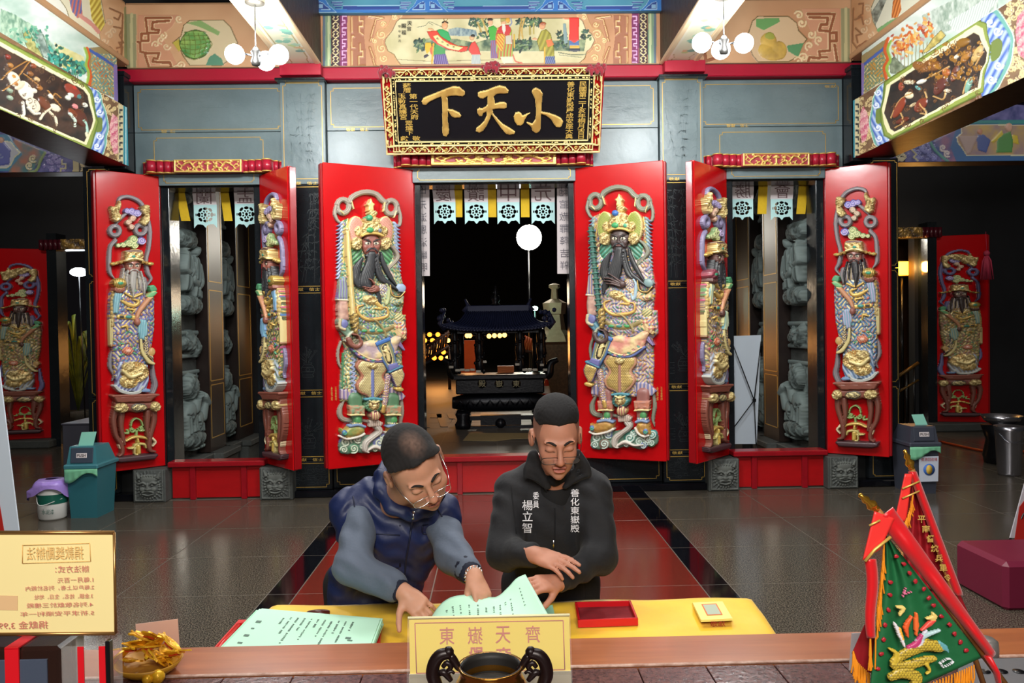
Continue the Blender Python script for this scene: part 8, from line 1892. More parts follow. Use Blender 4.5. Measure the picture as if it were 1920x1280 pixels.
# ================================================================ altar counter in the foreground
KZ=.95
ct=thing('altar_counter',(0,1.6,0),'foreground counter with reddish stone top and orange wooden edge board','counter')
yA,yB=2.085,2.275
MB().box(-2.3,1.62,yA,yB,KZ-.04,KZ,0,.004).build('wooden_edge',mWOOD,ct)
MB().box(-2.3,1.62,1.0,yB-.03,0,KZ-.045).build('counter_body',mat('dark counter front','#3a1c14',.5),ct)
MB().box(-2.3,1.62,yA-.008,yA+.004,KZ-.002,KZ+.0015).build('worn_edge',mat('worn pale varnish','#c8a898',.5,var=(30,.2),col2='#8a5a44'),ct)
mGRP=mat('purple brown granite','#6c4844',.2,var=(90,.15),col2='#40282a',bump=(60,.1))
for i in range(-12,9):
    for j in range(4):MB().box(i*.18+.0015,(i+1)*.18-.0015,1.05+j*.255+.002,1.05+(j+1)*.255-.002,KZ-.03,KZ-.001,0,.001).build('stone_tile',mGRP,ct)
def kz(x,y,z=KZ):return atz(x,y,z)
# yellow sign with reversed lettering
root=thing('yellow_sign',kz(918,1300),'yellow paper sign in a clear stand with reversed red characters behind the brass censer','sign')
YS=1.93;Q=[(767,1160),(1067,1154),(1070,1264),(769,1272)]
MB().prism([at(x,y,YS) for x,y in Q],(0,.004,0)).build('yellow_card',mat('yellow card','#e4cc58',.55),root)
MB().prism([at(x,y,YS-.004) for x,y in ((767,1264),(1071,1258),(1073,1310),(765,1316))],(0,.004,0)).build('white_footer',mat('cream card','#e4dcc4',.6),root)
MB().prism([at(x,y,YS-.006) for x,y in ((764,1156),(1069,1150),(1075,1312),(762,1318))],(0,.002,0)).build('clear_cover',mat('clear acrylic','#ffffff',.05,alpha=.05),root)
MB().tube([at(765,1158,YS-.004),at(1068,1152,YS-.004)],.003,6).build('top_edge',mat('pale acrylic edge','#f0e8b8',.3),root)
mPINK=mat('faded red print','#c06c60',.7)
for s_,x,y in (('東',838,1191),('嶽',891,1190),('天',943,1189),('齊',999,1188)):text(s_,at(x,y,YS-.001),.042,m=mPINK,parent=root,mirror=True,w=.036)
for s_,x in (('殿',893),('帝',944)):text(s_,at(x,1226,YS-.001),.036,m=mPINK,parent=root,mirror=True,w=.036,bold=.02)
m=MB()
for a,b in (((778,1168),(1056,1163)),((778,1168),(781,1262)),((1056,1163),(1059,1255)),((781,1262),(1059,1255))):m.tube([at(*a,YS-.001),at(*b,YS-.001)],.0012,4)
m.build('printed_border',mPINK,root)
MB().prism([at(x,y,YS) for x,y in ((765,1314),(1073,1308),(1073,1312),(765,1318))],(0,.08,0)).build('stand_foot',mat('clear acrylic','#ffffff',.05,alpha=.05),root)
# brass censer
mBRASS=mat('polished brass','#b8843a',.22,.95,var=(6,.3),col2='#8c5c20');mDKBR=mat('dark brown bronze','#1c1010',.35,.3)
cc=at(920,1246,1.66);R_=.066
root=thing('brass_censer',(cc[0],cc[1],KZ),'brass incense censer with dark scroll handles at the bottom centre','censer')
zr=cc[2];H_=zr-KZ
m=MB();m.lathe((cc[0],cc[1],KZ),[(R_*.5,.03),(R_*1.0,.045),(R_*1.28,H_*.5),(R_*1.2,H_*.75),(R_*1.0,H_*.88),(R_*.96,H_*.93),(R_*1.06,H_*.985),(R_*1.06,H_),(R_*.97,H_),(R_*.94,H_*.92),(R_*.9,H_*.8)],40,cap=False);m.build('bowl',mBRASS,root)
m=MB();m.lathe((cc[0],cc[1],KZ),[(R_*1.0,H_*.99),(R_*.965,H_*1.004),(R_*.93,H_*.93),(R_*.91,H_*.78)],40,cap=False);m.build('sooty_rim',mat('sooty black','#14110f',.6),root)
m=MB();m.lathe((cc[0],cc[1],KZ+H_*.79),[(R_*.93,-.002),(R_*.7,.003),(R_*.3,.006),(.002,.007)],32);m.build('ash',mat('incense ash','#35332f',.95,var=(40,.3),col2='#181716',bump=(80,.9)),root)
for k in range(3):a=k*2.094+.5;MB().tube([(cc[0]+R_*.7*math.cos(a),cc[1]+R_*.7*math.sin(a),KZ+.05),(cc[0]+R_*.95*math.cos(a),cc[1]+R_*.95*math.sin(a),KZ+.02),(cc[0]+R_*.9*math.cos(a),cc[1]+R_*.9*math.sin(a),KZ)],[.014,.012,.009],8).build('foot',mBRASS,root)
for sg in (-1,1):
    p=lambda dx,dy:at(918+sg*dx,1246+dy,1.66);m=MB()
    m.tube(crom([p(94,50),p(106,20),p(104,-2),p(92,-18),p(72,-22)],4),[.012,.015,.014,.013,.011],10);m.tube([p(72,-24),p(76,-24),p(80,-22)],[.010,.013,.008],8);m.ball(p(77,-24),.012,10)
    m.tube(crom([p(74,-18),p(66,-8),p(60,4),p(52,10)],3),[.009,.008,.006],8);m.tube(crom([p(88,4),p(80,-4),p(72,4),p(80,12)],3),[.005,.006,.006,.004],6);m.tube(crom([p(94,16),p(86,14),p(78,22),p(72,30)],3),[.006,.008,.007,.005],7);m.tube(crom([p(80,16),p(72,12),p(66,16)],3),[.005,.004,.003],6);m.tube([p(96,44),p(84,50),p(66,42)],.009,8)
    m.build('scroll_handle',mDKBR,root)
# gold sweets, card, boxes at the left
rr=random.Random(12);mFOIL=mat('gold foil','#fccc34',.3,.3,var=(25,.2),col2='#d08c14',bump=(30,.6));mFOILR=mat('red foil print','#c03818',.35,.3)
bw=thing('sweet_basket',kz(285,1268),'shallow basket under the pile of gold wrapped sweets','basket');cB=atz(280,1262,KZ)
m=MB();m.lathe(cB,[(.05,.002),(.07,.015),(.085,.035),(.081,.035),(.06,.015)],24);m.build('basket_bowl',mat('gold paper basket','#b88420',.5),bw)
for k in range(18):
    a=rr.uniform(0,6.28);r_=rr.uniform(0,.078);c=cB+V3(r_*math.cos(a),r_*math.sin(a)*.7,.035+rr.uniform(0,.085)*(1-r_/.11));d=nrm([math.cos(a+k),math.sin(a+k),rr.uniform(-.3,.8)]);n_=nrm(np.cross(d,[rr.random(),.3,1]));t=np.cross(d,n_)
    root=thing('wrapped_sweet',c,'gold foil wrapped sweet in the pile at the lower left','sweet','gold wrapped sweets piled in the basket');m=MB()
    m.grid(lambda u,v:c+d*(u-.5)*.075*(1+.1*math.sin(v*9))+n_*(v-.5)*.046*(.45+.55*math.sin(PI*min(max((u-.12)/.76,0),1)) if .12<u<.88 else .55+2*abs(u-.5)*.5)+t*.007*math.sin(PI*min(max((u-.12)/.76,0),1))*(math.sin(PI*v)),8,5,sm=False,thick=t*-.004);m.build('wrapper',mFOIL,root)
    if k % 3==0:MB().obox(c+t*.006,d,n_,t,.014,.009,.002).build('printed_patch',mFOILR,root)
tag(MB().prism([at(254,1170,2.2),at(333,1160,2.2),at(337,1222,2.2),at(258,1226,2.2)],(0,.002,0)).build('note_card',mat('pinkish card','#cfa898',.7)),'pinkish blank card standing behind the gold wrapped sweets','card')
m=MB();c=kz(296,1268,KZ+.018);m.ball(c,.018,14);m.ball(c+V3(-.022,-.01,-.002),.014,12);tag(m.build('gold_ball_sweet',mFOIL),'round shiny gold ornament in front of the sweets pile','ornament')
YB1=1.42
root=thing('donation_sign',at(100,1190,YB1),'cream acrylic donation sign with faded reversed red writing at the left edge','sign')
MB().prism([at(x,y,YB1) for x,y in ((-70,998),(214,999),(217,1187),(-70,1189))],(0,.004,0)).build('cream_panel',mat('cream acrylic','#dccb90',.4),root)
m=MB();m.tube([at(-70,998,YB1),at(214,998,YB1)],.0035,6);m.tube([at(-70,1189,YB1),at(216,1187,YB1)],.0035,6);m.tube([at(214,998,YB1),at(217,1187,YB1)],.0025,6);m.build('metal_edge',mat('gilt metal edge','#a07848',.3,.8),root)
mFAD=mat('faded red print','#c06c60',.7);mTANP=mat('faded orange print','#d8ac68',.7);yb=YB1-.001
for s_,x,y,h_,w_,m_ in (('捐款獎勵辦法',104,1036,24,104,mTANP),('辦法方式：',136,1066,13,62,mFAD),('1.每月一百元',142,1086,10,66,mFAD),('2.每戶以上者，列名於殿內',113,1101,9,126,mFAD),('3.金額、姓名、生日、地址',120,1117,9,108,mFAD),('4.列名敬獻於三樓殿',113,1133,9,122,mFAD),('5.祈求平安順利一年',108,1149,9,136,mFAD),('捐獻金 3,999',40,1171,15,100,mFAD)):
    text(s_,at(x,y,yb),h_*YB1/FPX,m=m_,parent=root,mirror=True,w=w_*YB1/FPX)
m=MB()
for a,b in (((42,1022),(168,1018)),((168,1018),(170,1052)),((170,1052),(42,1056)),((42,1056),(42,1022))):m.tube([at(*a,yb),at(*b,yb)],.0008,5)
m.build('printed_border',mTANP,root);MB().prism([at(x,y,yb) for x,y in ((-5,1116),(33,1117),(33,1144),(-5,1143))],(0,.0005,0)).build('printed_picture',mat('tan print','#c8a478',.7),root)
zt_=at(100,1192,YB1)[2]-.012
root=thing('ribbon_box',(at(60,1240,1.5)[0],1.5,KZ),'dark lacquered box with grey panels and red ribbon under the cream sign','box')
xa,xb=at(-90,1210,YB1)[0],at(122,1210,YB1)[0]
MB().box(xa,xb,YB1-.02,YB1+.07,KZ,zt_,0,.006).build('box_frame',mat('dark brown lacquer','#241410',.25,coat=.4),root);MB().box(xa+.02,xb-.02,YB1-.023,YB1-.018,KZ+.01,zt_-.02,0,.001).build('grey_panel',mat('blue grey panel','#3c4454',.4),root)
xr=at(38,1210,YB1)[0];m=MB();m.box(xr-.012,xr+.012,YB1-.026,YB1-.0225,KZ,zt_+.001);m.box(xr-.012,xr+.012,YB1-.026,YB1+.07,zt_+.0005,zt_+.003);m.build('red_ribbon',mat('red ribbon','#c0101c',.4),root)
xc,xd=xb+.004,at(214,1210,YB1)[0]
root=thing('acrylic_case',((xc+xd)/2,1.5,KZ),'clear acrylic case with red strips beside the ribbon box','case')
for a in ((xc,xc+.003,YB1-.02,YB1+.03),(xd-.003,xd,YB1-.02,YB1+.03),(xc,xd,YB1-.02,YB1-.017),(xc,xd,YB1+.027,YB1+.03)):MB().box(*a,KZ,zt_).build('clear_wall',mat('clear acrylic','#ffffff',.05,alpha=.05),root)
for f_ in (.35,.8):MB().box(xc+(xd-xc)*f_,xc+(xd-xc)*f_+.011,YB1-.022,YB1-.0205,KZ,zt_).build('red_strip',mat('red ribbon','#c0101c',.4),root)
MB().box(xd-.004,xd+.004,YB1-.025,YB1-.012,KZ,zt_+.01,0,.001).build('dark_edge',mBLACK,root)
m=MB();m.lathe(((xc+xd)/2-.012,YB1+.012,KZ),[(.014,0),(.016,.06),(.008,.085),(.009,.11)],14);tag(m.build('plastic_bottle',mat('milky plastic','#c4c0bc',.3)),'small pale bottle inside the clear case','bottle')
# flags
def flag(root,tri,Y,col,name,nx=40,amp=.008,dY=None,uv=None):
    A_,B_,C_=[np.array(p,float) for p in tri]
    def f(u,v):p=A_+(B_-A_)*v*(1-u)+(C_-A_)*v*u;return at(p[0],p[1],Y+amp*math.sin(u*14+v*5)+(dY or 0)*v*u)
    return MB().grid(f,nx,nx,thick=(0,.002,0)).build(name,col,root)
mFR=mat('red flag satin','#c41018',.4,bump=(12,.25),sheen=.2);mFRD=mat('dark red flag cloth','#8c0c18',.6);mFG=mat('green flag cloth','#0c5a30',.7,bump=(14,.4));mTAS=mat('orange fringe','#d88410',.6);mPK=mat('light red brocade band','#d8302c',.4);mBRA=mat('gold finial','#d8a43c',.2,.9)
def fringe(root,pts,Y,L,n=40,m_=mTAS,seed=1):
    r_=random.Random(seed);m=MB();P=crom(pts,8)
    for k in range(n):i=k/(n-1)*(len(P)-1);a=P[int(i)];m.tube([at(a[0],a[1],Y),at(a[0]+r_.uniform(-2,2),a[1]+L*.6,Y-.003),at(a[0]+r_.uniform(-4,4),a[1]+L*r_.uniform(.85,1.1),Y)],.0016,4,cap=False)
    return m.build('fringe',m_,root,'stuff')
def finial(root,a,b,Y,pole_to,s=1.):
    a,b=at(*a,Y),at(*b,Y);ax=a-b;L=np.linalg.norm(ax)
    m=MB();s *= .6;m.lathe(b,[(.005*s,0),(.012*s,L*.06),(.009*s,L*.12),(.015*s,L*.28),(.016*s,L*.36),(.008*s,L*.52),(.012*s,L*.66),(.006*s,L*.82),(.007*s,L*.96),(.003*s,L)],16,ax=ax);m.build('gold_finial',mBRA,root);MB().tube([b,at(*pole_to,Y)],.006,8).build('pole',mat('flag pole wood','#8c5c2c',.5),root)
YF2=1.62
f2=thing('table_flag',at(1760,1230,YF2),'taller dark red triangular flag with gilt characters, behind the green dragon flag','flag')
finial(f2,(1696,843),(1710,880),YF2,(1850,1300))
flag(f2,((1709,880),(1700,1100),(1800,1110)),YF2+.01,mFRD,'red_field');flag(f2,((1700,890),(1690,1180),(1830,1180)),YF2+.03,mFRD,'red_field')
MB().grid(lambda u,v:at(1703+16*u+v*(86+2*u),884+v*232,YF2-.004-.01*math.sin(u*PI)),6,30,thick=(0,.002,0)).build('red_sleeve',mFR,f2)
MB().grid(lambda u,v:at(1697-v*22+u*(14+10*v),888+v*(100-12*u),YF2-.012),6,14,thick=(0,.002,0)).build('light_band',mPK,f2)
for y in (908,926):MB().tube([at(1692,y+8,YF2-.016),at(1724,y-6,YF2-.016)],.002,5).build('gold_stripe',mCHAR,f2)
fringe(f2,[(1712,925),(1704,960),(1694,985)],YF2-.014,30,14)
for k,s_ in enumerate('平南督統兵軍令'):text(s_,at(1728+k*8.2,973+k*18.3,YF2-.012),.015,cR,cU,mCHAR,0,f2,'gilt_character',w=.016,bold=.02)
YF1=1.40
f1=thing('table_flag',at(1780,1260,YF1),'green triangular flag embroidered with a dragon, red sleeve and orange fringe','flag')
finial(f1,(1611,926),(1646,957),YF1,(1890,1290),1.05)
flag(f1,((1660,1000),(1628,1330),(1842,1232)),YF1,mFG,'green_field',amp=.006)
sl=lambda u,v:at(1645+v*212+u*(30-18*v),975+v*262-u*(24-12*v),YF1-.012-.012*math.sin(u*PI)+.004*math.sin(v*20))
MB().grid(sl,8,40,thick=(0,.003,0)).build('red_sleeve',mFR,f1);MB().tube([at(1850,1228,YF1-.01),at(1868,1258,YF1-.01),at(1876,1300,YF1-.01)],[.011,.009,.006],8,flat=.5).build('red_tie',mFR,f1)
MB().grid(lambda u,v:at(1640-v*22+u*(38-6*v)-(v>.4)*0,958+v*(92)+u*14-v*u*34,YF1-.022),8,16,thick=(0,.002,0)).build('light_band',mPK,f1)
MB().tube([at(1622,1052,YF1-.026),at(1640,1030,YF1-.026),at(1670,1006,YF1-.026)],.003,5).build('gold_stripe',mCHAR,f1);MB().tube([at(1630,985,YF1-.026),at(1650,975,YF1-.026)],.002,5).build('gold_stripe',mCHAR,f1)
MB().grid(lambda u,v:at(1621+v*6+u*(22-6*v*v)+3*math.sin(v*6),1048+v*148,YF1-.016-.006*math.sin(u*PI)),6,26,thick=(0,.002,0)).build('hanging_ribbon',mFR,f1)
fringe(f1,[(1658,1012),(1652,1080),(1645,1140)],YF1-.008,60,22);fringe(f1,[(1632,1192),(1642,1194)],YF1-.016,60,16,seed=3);fringe(f1,[(1745,1280),(1790,1262),(1826,1246)],YF1-.004,40,40,seed=5);fringe(f1,[(1600,1220),(1608,1240),(1630,1262)],YF1+.02,40,24,seed=6)
MB().prism([at(x,y,YF1+.03) for x,y in ((1622,1170),(1640,1190),(1640,1262),(1612,1258),(1598,1225))],(0,.002,0)).build('rear_flap',mFRD,f1)
R=Raster(at(1740,1180,YF1-.009),(1,0,0),(0,0,1),(0,-1,0),-.13,.10,-.13,.16,.0016);R.src(1560,880,3.2);R.begin();gy=K('#c4a838')
rd=K('#a01c28')
for k,(x,y) in enumerate(((385,520),(430,565),(465,620),(500,670),(550,715),(580,770),(610,815),(655,880),(705,930),(735,985),(770,1035),(805,1085),(350,675),(348,750),(338,842),(318,933),(310,1020),(296,1105),(275,1195))):R.ell(x,y,17,14,rd,.001,.001,k*30)
R.stroke([(640,1060),(560,1050),(470,1085),(390,1130),(370,1170),(440,1175),(560,1140),(610,1130)],[34,36,32,28,26,30,26,16],gy,.002,.004,pat=scalepat(15,gy,K('#6c5c20'),.002));R.stroke([(350,1240),(420,1215),(500,1240),(490,1290)],[24,34,36,30],gy,.003,.004,pat=scalepat(15,gy,K('#6c5c20'),.002));R.stroke([(340,1070),(380,1100),(370,1150)],[8,16,14],gy,.003,.003);R.stroke([(560,1160),(580,1200),(560,1222)],[14,10,4],gy,.003,.003)
for p_,c_ in (([(430,1060),(400,980),(370,920)],'#d8d4d8'),([(460,1060),(520,1030),(560,960)],'#c8ccd8'),([(480,1050),(540,1000),(640,960)],'#a8c4c8'),([(450,1000),(440,940),(470,880)],'#d85828'),([(500,990),(500,930),(500,860)],'#e06830'),([(530,960),(580,920),(610,900)],'#d84c40'),([(420,1010),(400,950)],'#e8a838'),([(400,870),(420,830),(385,820)],'#d8c070'),([(560,890),(610,880),(600,860)],'#d8c070'),([(450,1060),(500,1040),(530,990)],'#b83c70'),([(420,760),(440,700),(430,740),(470,730)],'#c86888'),([(640,1160),(690,1130),(720,1150),(660,1180),(650,1160)],'#c8ccd0'),([(690,1090),(670,1060),(640,1030)],'#5c9ca4')):R.stroke(p_,[7,17,9] if len(p_)<4 else 5,K(c_),.004,.002)
R.end('embroidered_dragon',mPAINT,f1)
# lower right tray and cards
root=thing('slotted_tray',kz(1880,1262),'grey metal tray with oval slots at the lower right corner','tray');MB().prism([atz(x,y,KZ+.02) for x,y in ((1800,1244),(1990,1240),(2000,1300),(1790,1300))],(0,0,.012)).build('tray_plate',mat('dull grey metal','#7c7c80',.4,.5),root)
for x in (1846,1878,1910):m=MB();m.lathe(atz(x,1258,KZ+.033),[(.001,.0),(.014,.0005),(.014,0)],16);m.build('slot',mBLACK,root)
root=thing('round_tin',kz(1848,1235),'small round silver tin behind the green flag','tin');m=MB();m.lathe(atz(1848,1236,KZ),[(.03,0),(.032,.03),(.03,.05),(.02,.058)],20);m.build('tin_body',mat('worn silver','#a8a4a0',.35,.7),root)
tag(MB().prism([at(x,y,1.98) for x,y in ((1597,1187),(1616,1186),(1612,1254),(1592,1256))],(0,.002,0)).build('white_card',mat('white card','#c8c4c8',.6)),'narrow white card standing behind the flags','card')
# ================================================================ things standing on the hall floor
def bin_(x0,x1,yt,yb,ybase,Y,mb_,ml_,mp_,side,lab):
    a,b=at(x0,ybase,Y),at(x1,ybase,Y);w=b[0]-a[0];cx=(a[0]+b[0])/2;dp=.40
    root=thing('push_bin',(cx,Y+dp/2,0),lab,'bin');z0=0;z1=at(x0,yb,Y)[2];z2=at(x0,yt,Y)[2]
    m=MB();P=lambda s_,z:[(cx-w/2*s_,Y+.2-.2*s_,z),(cx+w/2*s_,Y+.2-.2*s_,z),(cx+w/2*s_,Y+.2+.2*s_,z),(cx-w/2*s_,Y+.2+.2*s_,z)]
    lo,hi=P(.86,0),P(1,z1);m.add(lo+hi,[(3,2,1,0),(0,1,5,4),(1,2,6,5),(2,3,7,6),(3,0,4,7)]);m.build('bin_body',mb_,root)
    MB().box(cx-w*.56,cx+w*.56,Y-.03,Y+dp+.03,z1+.0,z1+.05,0,.012).build('lid_rim',ml_,root)
    m=MB();q=P(.98,z1+.05);t=[(cx-w*.42,Y+.03,z2),(cx+w*.42,Y+.03,z2),(cx+w*.42,Y+.3,z2),(cx-w*.42,Y+.3,z2)];m.add(q+t,[(0,1,5,4),(1,2,6,5),(2,3,7,6),(3,0,4,7),(4,5,6,7)]);m.build('lid_hood',ml_,root)
    f=lambda u,v:np.array(q[0])*(1-u)*(1-v)+np.array(q[1])*u*(1-v)+np.array(t[0])*(1-u)*v+np.array(t[1])*u*v
    c=f(.5,.5);U_=f(1,.5)-f(0,.5);V_=f(.5,1)-f(.5,0);MB().obox(c-V3(0,.004,0),U_,V_,np.cross(U_,V_),w*.36,(z2-z1)*.34,.006,0,.004).build('push_flap',mp_,root)
    MB().obox(c-V3(0,.012,0),U_,V_,np.cross(U_,V_),w*.17,.024,.001).build('push_label',mPAPER,root);text('PUSH',c-V3(0,.013,0),.028,nrm(U_),nrm(V_),mINK,.002,root,w=w*.28,bold=.02)
    m=MB();rr_=random.Random(int(x0));m.grid(lambda u,v:(cx+w*.53*(2*u-1),Y-.022-.02*math.sin(u*PI)+.004*math.sin(u*31)*v,z1+.005-v*(.09+.05*math.sin(u*5+1))),24,4,thick=(0,.01,0));m.build('bag_liner',mat('green bin liner','#7cc49c',.3,alpha=.9),root)
    return root,cx,w,z1,z2
mTEAL=mat('teal plastic','#2c6670',.4);mTEALL=mat('teal plastic lid','#3c7680',.35);mBGREY=mat('grey blue plastic','#3c404c',.4)
root,cx,w,z1,z2=bin_(126,184,838,880,957,8.0,mTEAL,mTEALL,mat('slate flap','#3c4654',.4),1,'teal push-lid bin with green liner left of the white-bearded official door')
tag(MB().prism([at(x,y,8.1) for x,y in ((153,810),(181,809),(174,838),(146,838))],(0,.003,0)).build('bin_notice',mat('pale green notice','#90d4c0',.5)),'pale green notice standing on the teal bin lid','notice')
root,cx,w,z1,z2=bin_(1707,1761,800,838,912,8.35,mBGREY,mBGREY,mBGREY,1,'grey push-lid bin with a white blue-printed label at the right')
Yb_=8.34;MB().prism([at(x,y,Yb_-.005) for x,y in ((1723,856),(1760,855),(1759,902),(1724,903))],(0,.004,0)).build('white_label',mat('white label','#c4ccdc',.5),root)
text('資源回收桶',at(1742,861,Yb_-.008),.035,m=mat('red print','#b02c2c',.6),parent=root,w=.17)
c=at(1742,880,Yb_-.008);m=MB();m.lathe(c,[(.001,0),(.062,0),(.062,.002)],20,ax=(0,-1,0));m.build('blue_disc',mat('blue print','#3c6cc0',.6),root);m=MB();m.lathe(c-V3(0,.003,0),[(.001,0),(.034,0),(.034,.002)],12,ax=(0,-1,0),sy=1.5);m.build('yellow_patch',mat('yellow print','#d8b048',.6),root)
tag(MB().prism([at(x,y,8.5) for x,y in ((1709,777),(1731,776),(1741,800),(1718,800))],(0,.003,0)).build('bin_notice',mat('pale green notice','#90d4c0',.5)),'pale green notice standing on the grey bin lid','notice')
# bucket with lilac bag
Y=8.05;c=at(99,957,Y);zt=at(101,908,Y)[2];root=thing('paint_bucket',(c[0],Y,0),'white paint bucket with green band and a lilac plastic bag over its rim','bucket')
m=MB();m.lathe((c[0],Y,0),[(.115,0),(.13,.02),(.142,zt)],28);m.build('bucket_body',mat('white plastic','#c4c4c0',.4),root);m=MB();m.lathe((c[0],Y,0),[(.139,zt*.48),(.1435,zt*.76)],28,cap=False);m.build('green_band',mat('dark green print','#14584a',.4),root)
text('水泥漆',(c[0]+.03,Y-.141,zt*.28),.05,m=mat('dark green print','#14584a',.4),parent=root,w=.12)
m=MB();m.tube(crom([(c[0]-.13,Y-.05,zt*.8),(c[0]-.02,Y-.19,zt*.5),(c[0]+.13,Y-.06,zt*.62)],5),.004,6);m.build('wire_handle',mat('white plastic','#c4c4c0',.4),root)
rr=random.Random(6);m=MB();m.grid(lambda u,v:(c[0]+(.06+.12*min(1,v*1.6))*math.cos(2*PI*u)*(1+.10*math.sin(5*2*PI*u))+(-.05 if v>.7 and .35<u<.65 else 0),Y+(.06+.11*min(1,v*1.6))*math.sin(2*PI*u),zt+.06-.02*v-max(0,v-.45)*(.22+.12*math.sin(2*PI*u*2+1))),36,12);m.build('lilac_bag',mat('lilac plastic film','#a488d8',.3,bump=(20,.8)),root)
# steel cabinet behind the bin
c0,c1=at(92,905,9.0),at(160,905,9.0);root=thing('steel_cabinet',((c0[0]+c1[0])/2,9.6,0),'plain grey steel box behind the teal bin with an orange-lit top','cabinet');MB().box(c0[0],c1[0],9.3,9.9,0,at(92,803,9.0)[2],0,.006).build('box_body',mat('brushed grey steel','#5c5c68',.45,.6,bump=(6,.2)),root);MB().box(c0[0]-.01,c1[0]+.01,9.29,9.91,at(92,803,9.0)[2],at(92,803,9.0)[2]+.02,0,.004).build('box_top',mat('brushed grey steel','#5c5c68',.45,.6),root)
# right wing: basins, pail, hose, stool, tassel
mST=mat('stainless steel','#a8a8b0',.25,.95)
zs_=at(1875,800,10.1)[2];root=thing('wash_stand',(at(1878,800,10.1)[0],10.1,0),'dark stand carrying the steel basin in the right wing','stand');c=at(1878,800,10.1);m=MB();m.lathe((c[0],10.1,0),[(.2,0),(.22,.1),(.18,.3),(.24,zs_+.02)],20);m.build('stand_body',mBLACK,root)
m=MB();m.lathe((c[0],10.1,zs_+.02),[(.10,0),(.2,.06),(.245,.13),(.24,.13),(.19,.06),(.1,.015)],28);tag(m.build('steel_basin',mST),'shallow stainless steel basin on the dark stand, far right','basin')
c=at(1892,842,9.3);z_=at(1892,798,9.3)[2];root=thing('steel_pail',(c[0],9.3,0),'stainless steel pail on the floor at the far right','pail');m=MB();m.lathe((c[0],9.3,0),[(.12,0),(.125,.03),(.15,z_*.9),(.165,z_),(.15,z_)],28);m.build('pail_body',mST,root);MB().tube(crom([(c[0]-.15,9.3,z_*.9),(c[0]-.1,9.15,z_*.7),(c[0]+.1,9.15,z_*.7),(c[0]+.15,9.3,z_*.9)],4),.004,6).build('handle',mST,root)
H=[atz(x,y,.02) for x,y in ((1765,828),(1800,836),(1850,846),(1900,849),(1945,840),(2000,825))];tag(MB().tube(crom(H,6),.018,10).build('orange_hose',mat('orange rubber','#a03c18',.45)),'orange hose lying across the floor at the right','hose')
root=thing('maroon_stool',(at(1960,1100,5.3)[0],5.3,0),'maroon padded stool cut by the right edge','stool')
z_=at(1890,1050,5.0)[2];xa=at(1884,1100,4.95)[0];MB().box(xa,xa+.6,4.95,5.5,z_-.32,z_,0,.03).build('seat',mat('maroon vinyl','#6c1a34',.4),root)
for dx in (.06,.54):
    for dy in (5.0,5.45):MB().tube([(xa+dx,dy,0),(xa+dx,dy,z_-.31)],.02,8).build('leg',mBLACK,root)
root=thing('side_banner',(at(1915,1030,6.2)[0],6.2,0),'white and red display banner with a thin leg at the right edge','banner');Yq=5.9
MB().prism([at(x,y,Yq) for x,y in ((1930,875),(1960,870),(1950,1008),(1894,1008))],(0,.01,0)).build('banner_sheet',mat('banner fabric','#b8b4bc',.6),root);MB().prism([at(x,y,Yq-.01) for x,y in ((1912,950),(1950,900),(1950,1026),(1900,1030))],(0,.004,0)).build('red_print',mat('banner red','#b02018',.6),root);MB().tube([at(1920,962,Yq-.03),atz(1876,1044,.005)],.006,6).build('leg',mBLACK,root);MB().tube([at(1926,962,Yq+.03),atz(1926,1004,.005)],.006,6).build('leg',mBLACK,root)
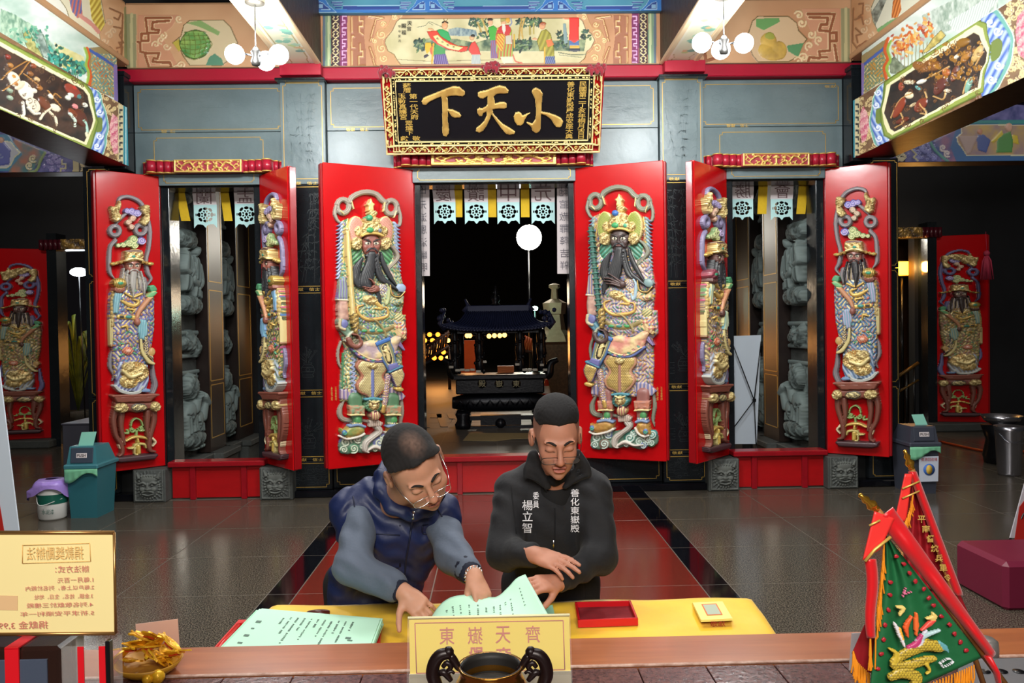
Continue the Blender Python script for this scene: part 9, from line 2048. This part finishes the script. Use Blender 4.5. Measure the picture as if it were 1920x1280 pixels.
root=thing('side_banner',(at(5,990,4.6)[0],4.6,0),'white banner edge with a red print at the left edge','banner');Yq=4.6;MB().prism([at(x,y,Yq) for x,y in ((-80,640),(-8,640),(62,1216),(-80,1220))],(0,.01,0)).build('banner_sheet',mat('white banner back','#c4d0dc',.6,bump=(3,.2)),root);MB().prism([at(x,y,Yq-.006) for x,y in ((-60,900),(-2,940),(8,1000),(-60,1000))],(0,.004,0)).build('red_print',mat('banner red','#b02018',.6),root)
c=at(1850,475,12.6);root=thing('red_tassel',c,'hanging red tassel beside the far right carved door','tassel');m=MB();rr=random.Random(3)
for k in range(30):a=rr.uniform(0,6.28);r_=rr.uniform(0,.1);m.tube([c,c+V3(r_*.6*math.cos(a),r_*.6*math.sin(a),-.12),c+V3(r_*math.cos(a),r_*math.sin(a),-.42)],[.012,.014,.006],5)
m.build('threads',mat('deep pink thread','#a8304c',.7),root,'stuff');m=MB();m.ball(c,.05,10);m.tube([c,c+V3(0,.02,.35)],.004,5);m.build('cord_knot',mat('deep pink thread','#a8304c',.7),root)
# ================================================================ pendant lamps
for i,(x,y,z) in enumerate(LAMPS):
    side='left' if x<0 else 'right'
    root=thing('pendant_lamp',(x,y,4.75),'bright pendant lamp on a thin rod hanging from the '+side+' soffit beam','lamp')
    m=MB();m.lathe((x,y,4.70),[(.005,.0),(.05,.0),(.085,.012),(.09,.03),(.06,.045),(.055,.055)],24);m.build('ceiling_rose',mat('brushed nickel','#8a8478',.3,.9),root)
    MB().tube([(x,y,4.71),(x,y,z+.08)],.006,8).build('rod',mBLACK,root)
    m=MB();m.lathe((x,y,z-.08),[(.004,0),(.035,.005),(.045,.04),(.03,.08),(.045,.12),(.02,.16)],16);m.build('lamp_holder',mat('dark bronze','#1c1a18',.4,.5),root)
    for k,(dx,dy) in enumerate(((-.19,.02),(.19,0.04),(.03,.2),(-.05,-.12))):
        if k==3:continue
        MB().tube([(x,y,z),(x+dx*.5,y+dy*.5,z+.03),(x+dx*.8,y+dy*.8,z+.03)],.008,6).build('arm',mBLACK,root)
        m=MB();m.ball((x+dx,y+dy,z+.03),.085,18);m.build('bulb',mat('lit white bulb','#ffffff',.4,emit='#f4fbff',es=26),root)
    light('pendant_glow','POINT',(x,y-.05,z+.16),55,(.93,.98,1),.12)
    light('pendant_glow','POINT',(x,y-.25,z-.05),110,(.93,.98,1),.12)
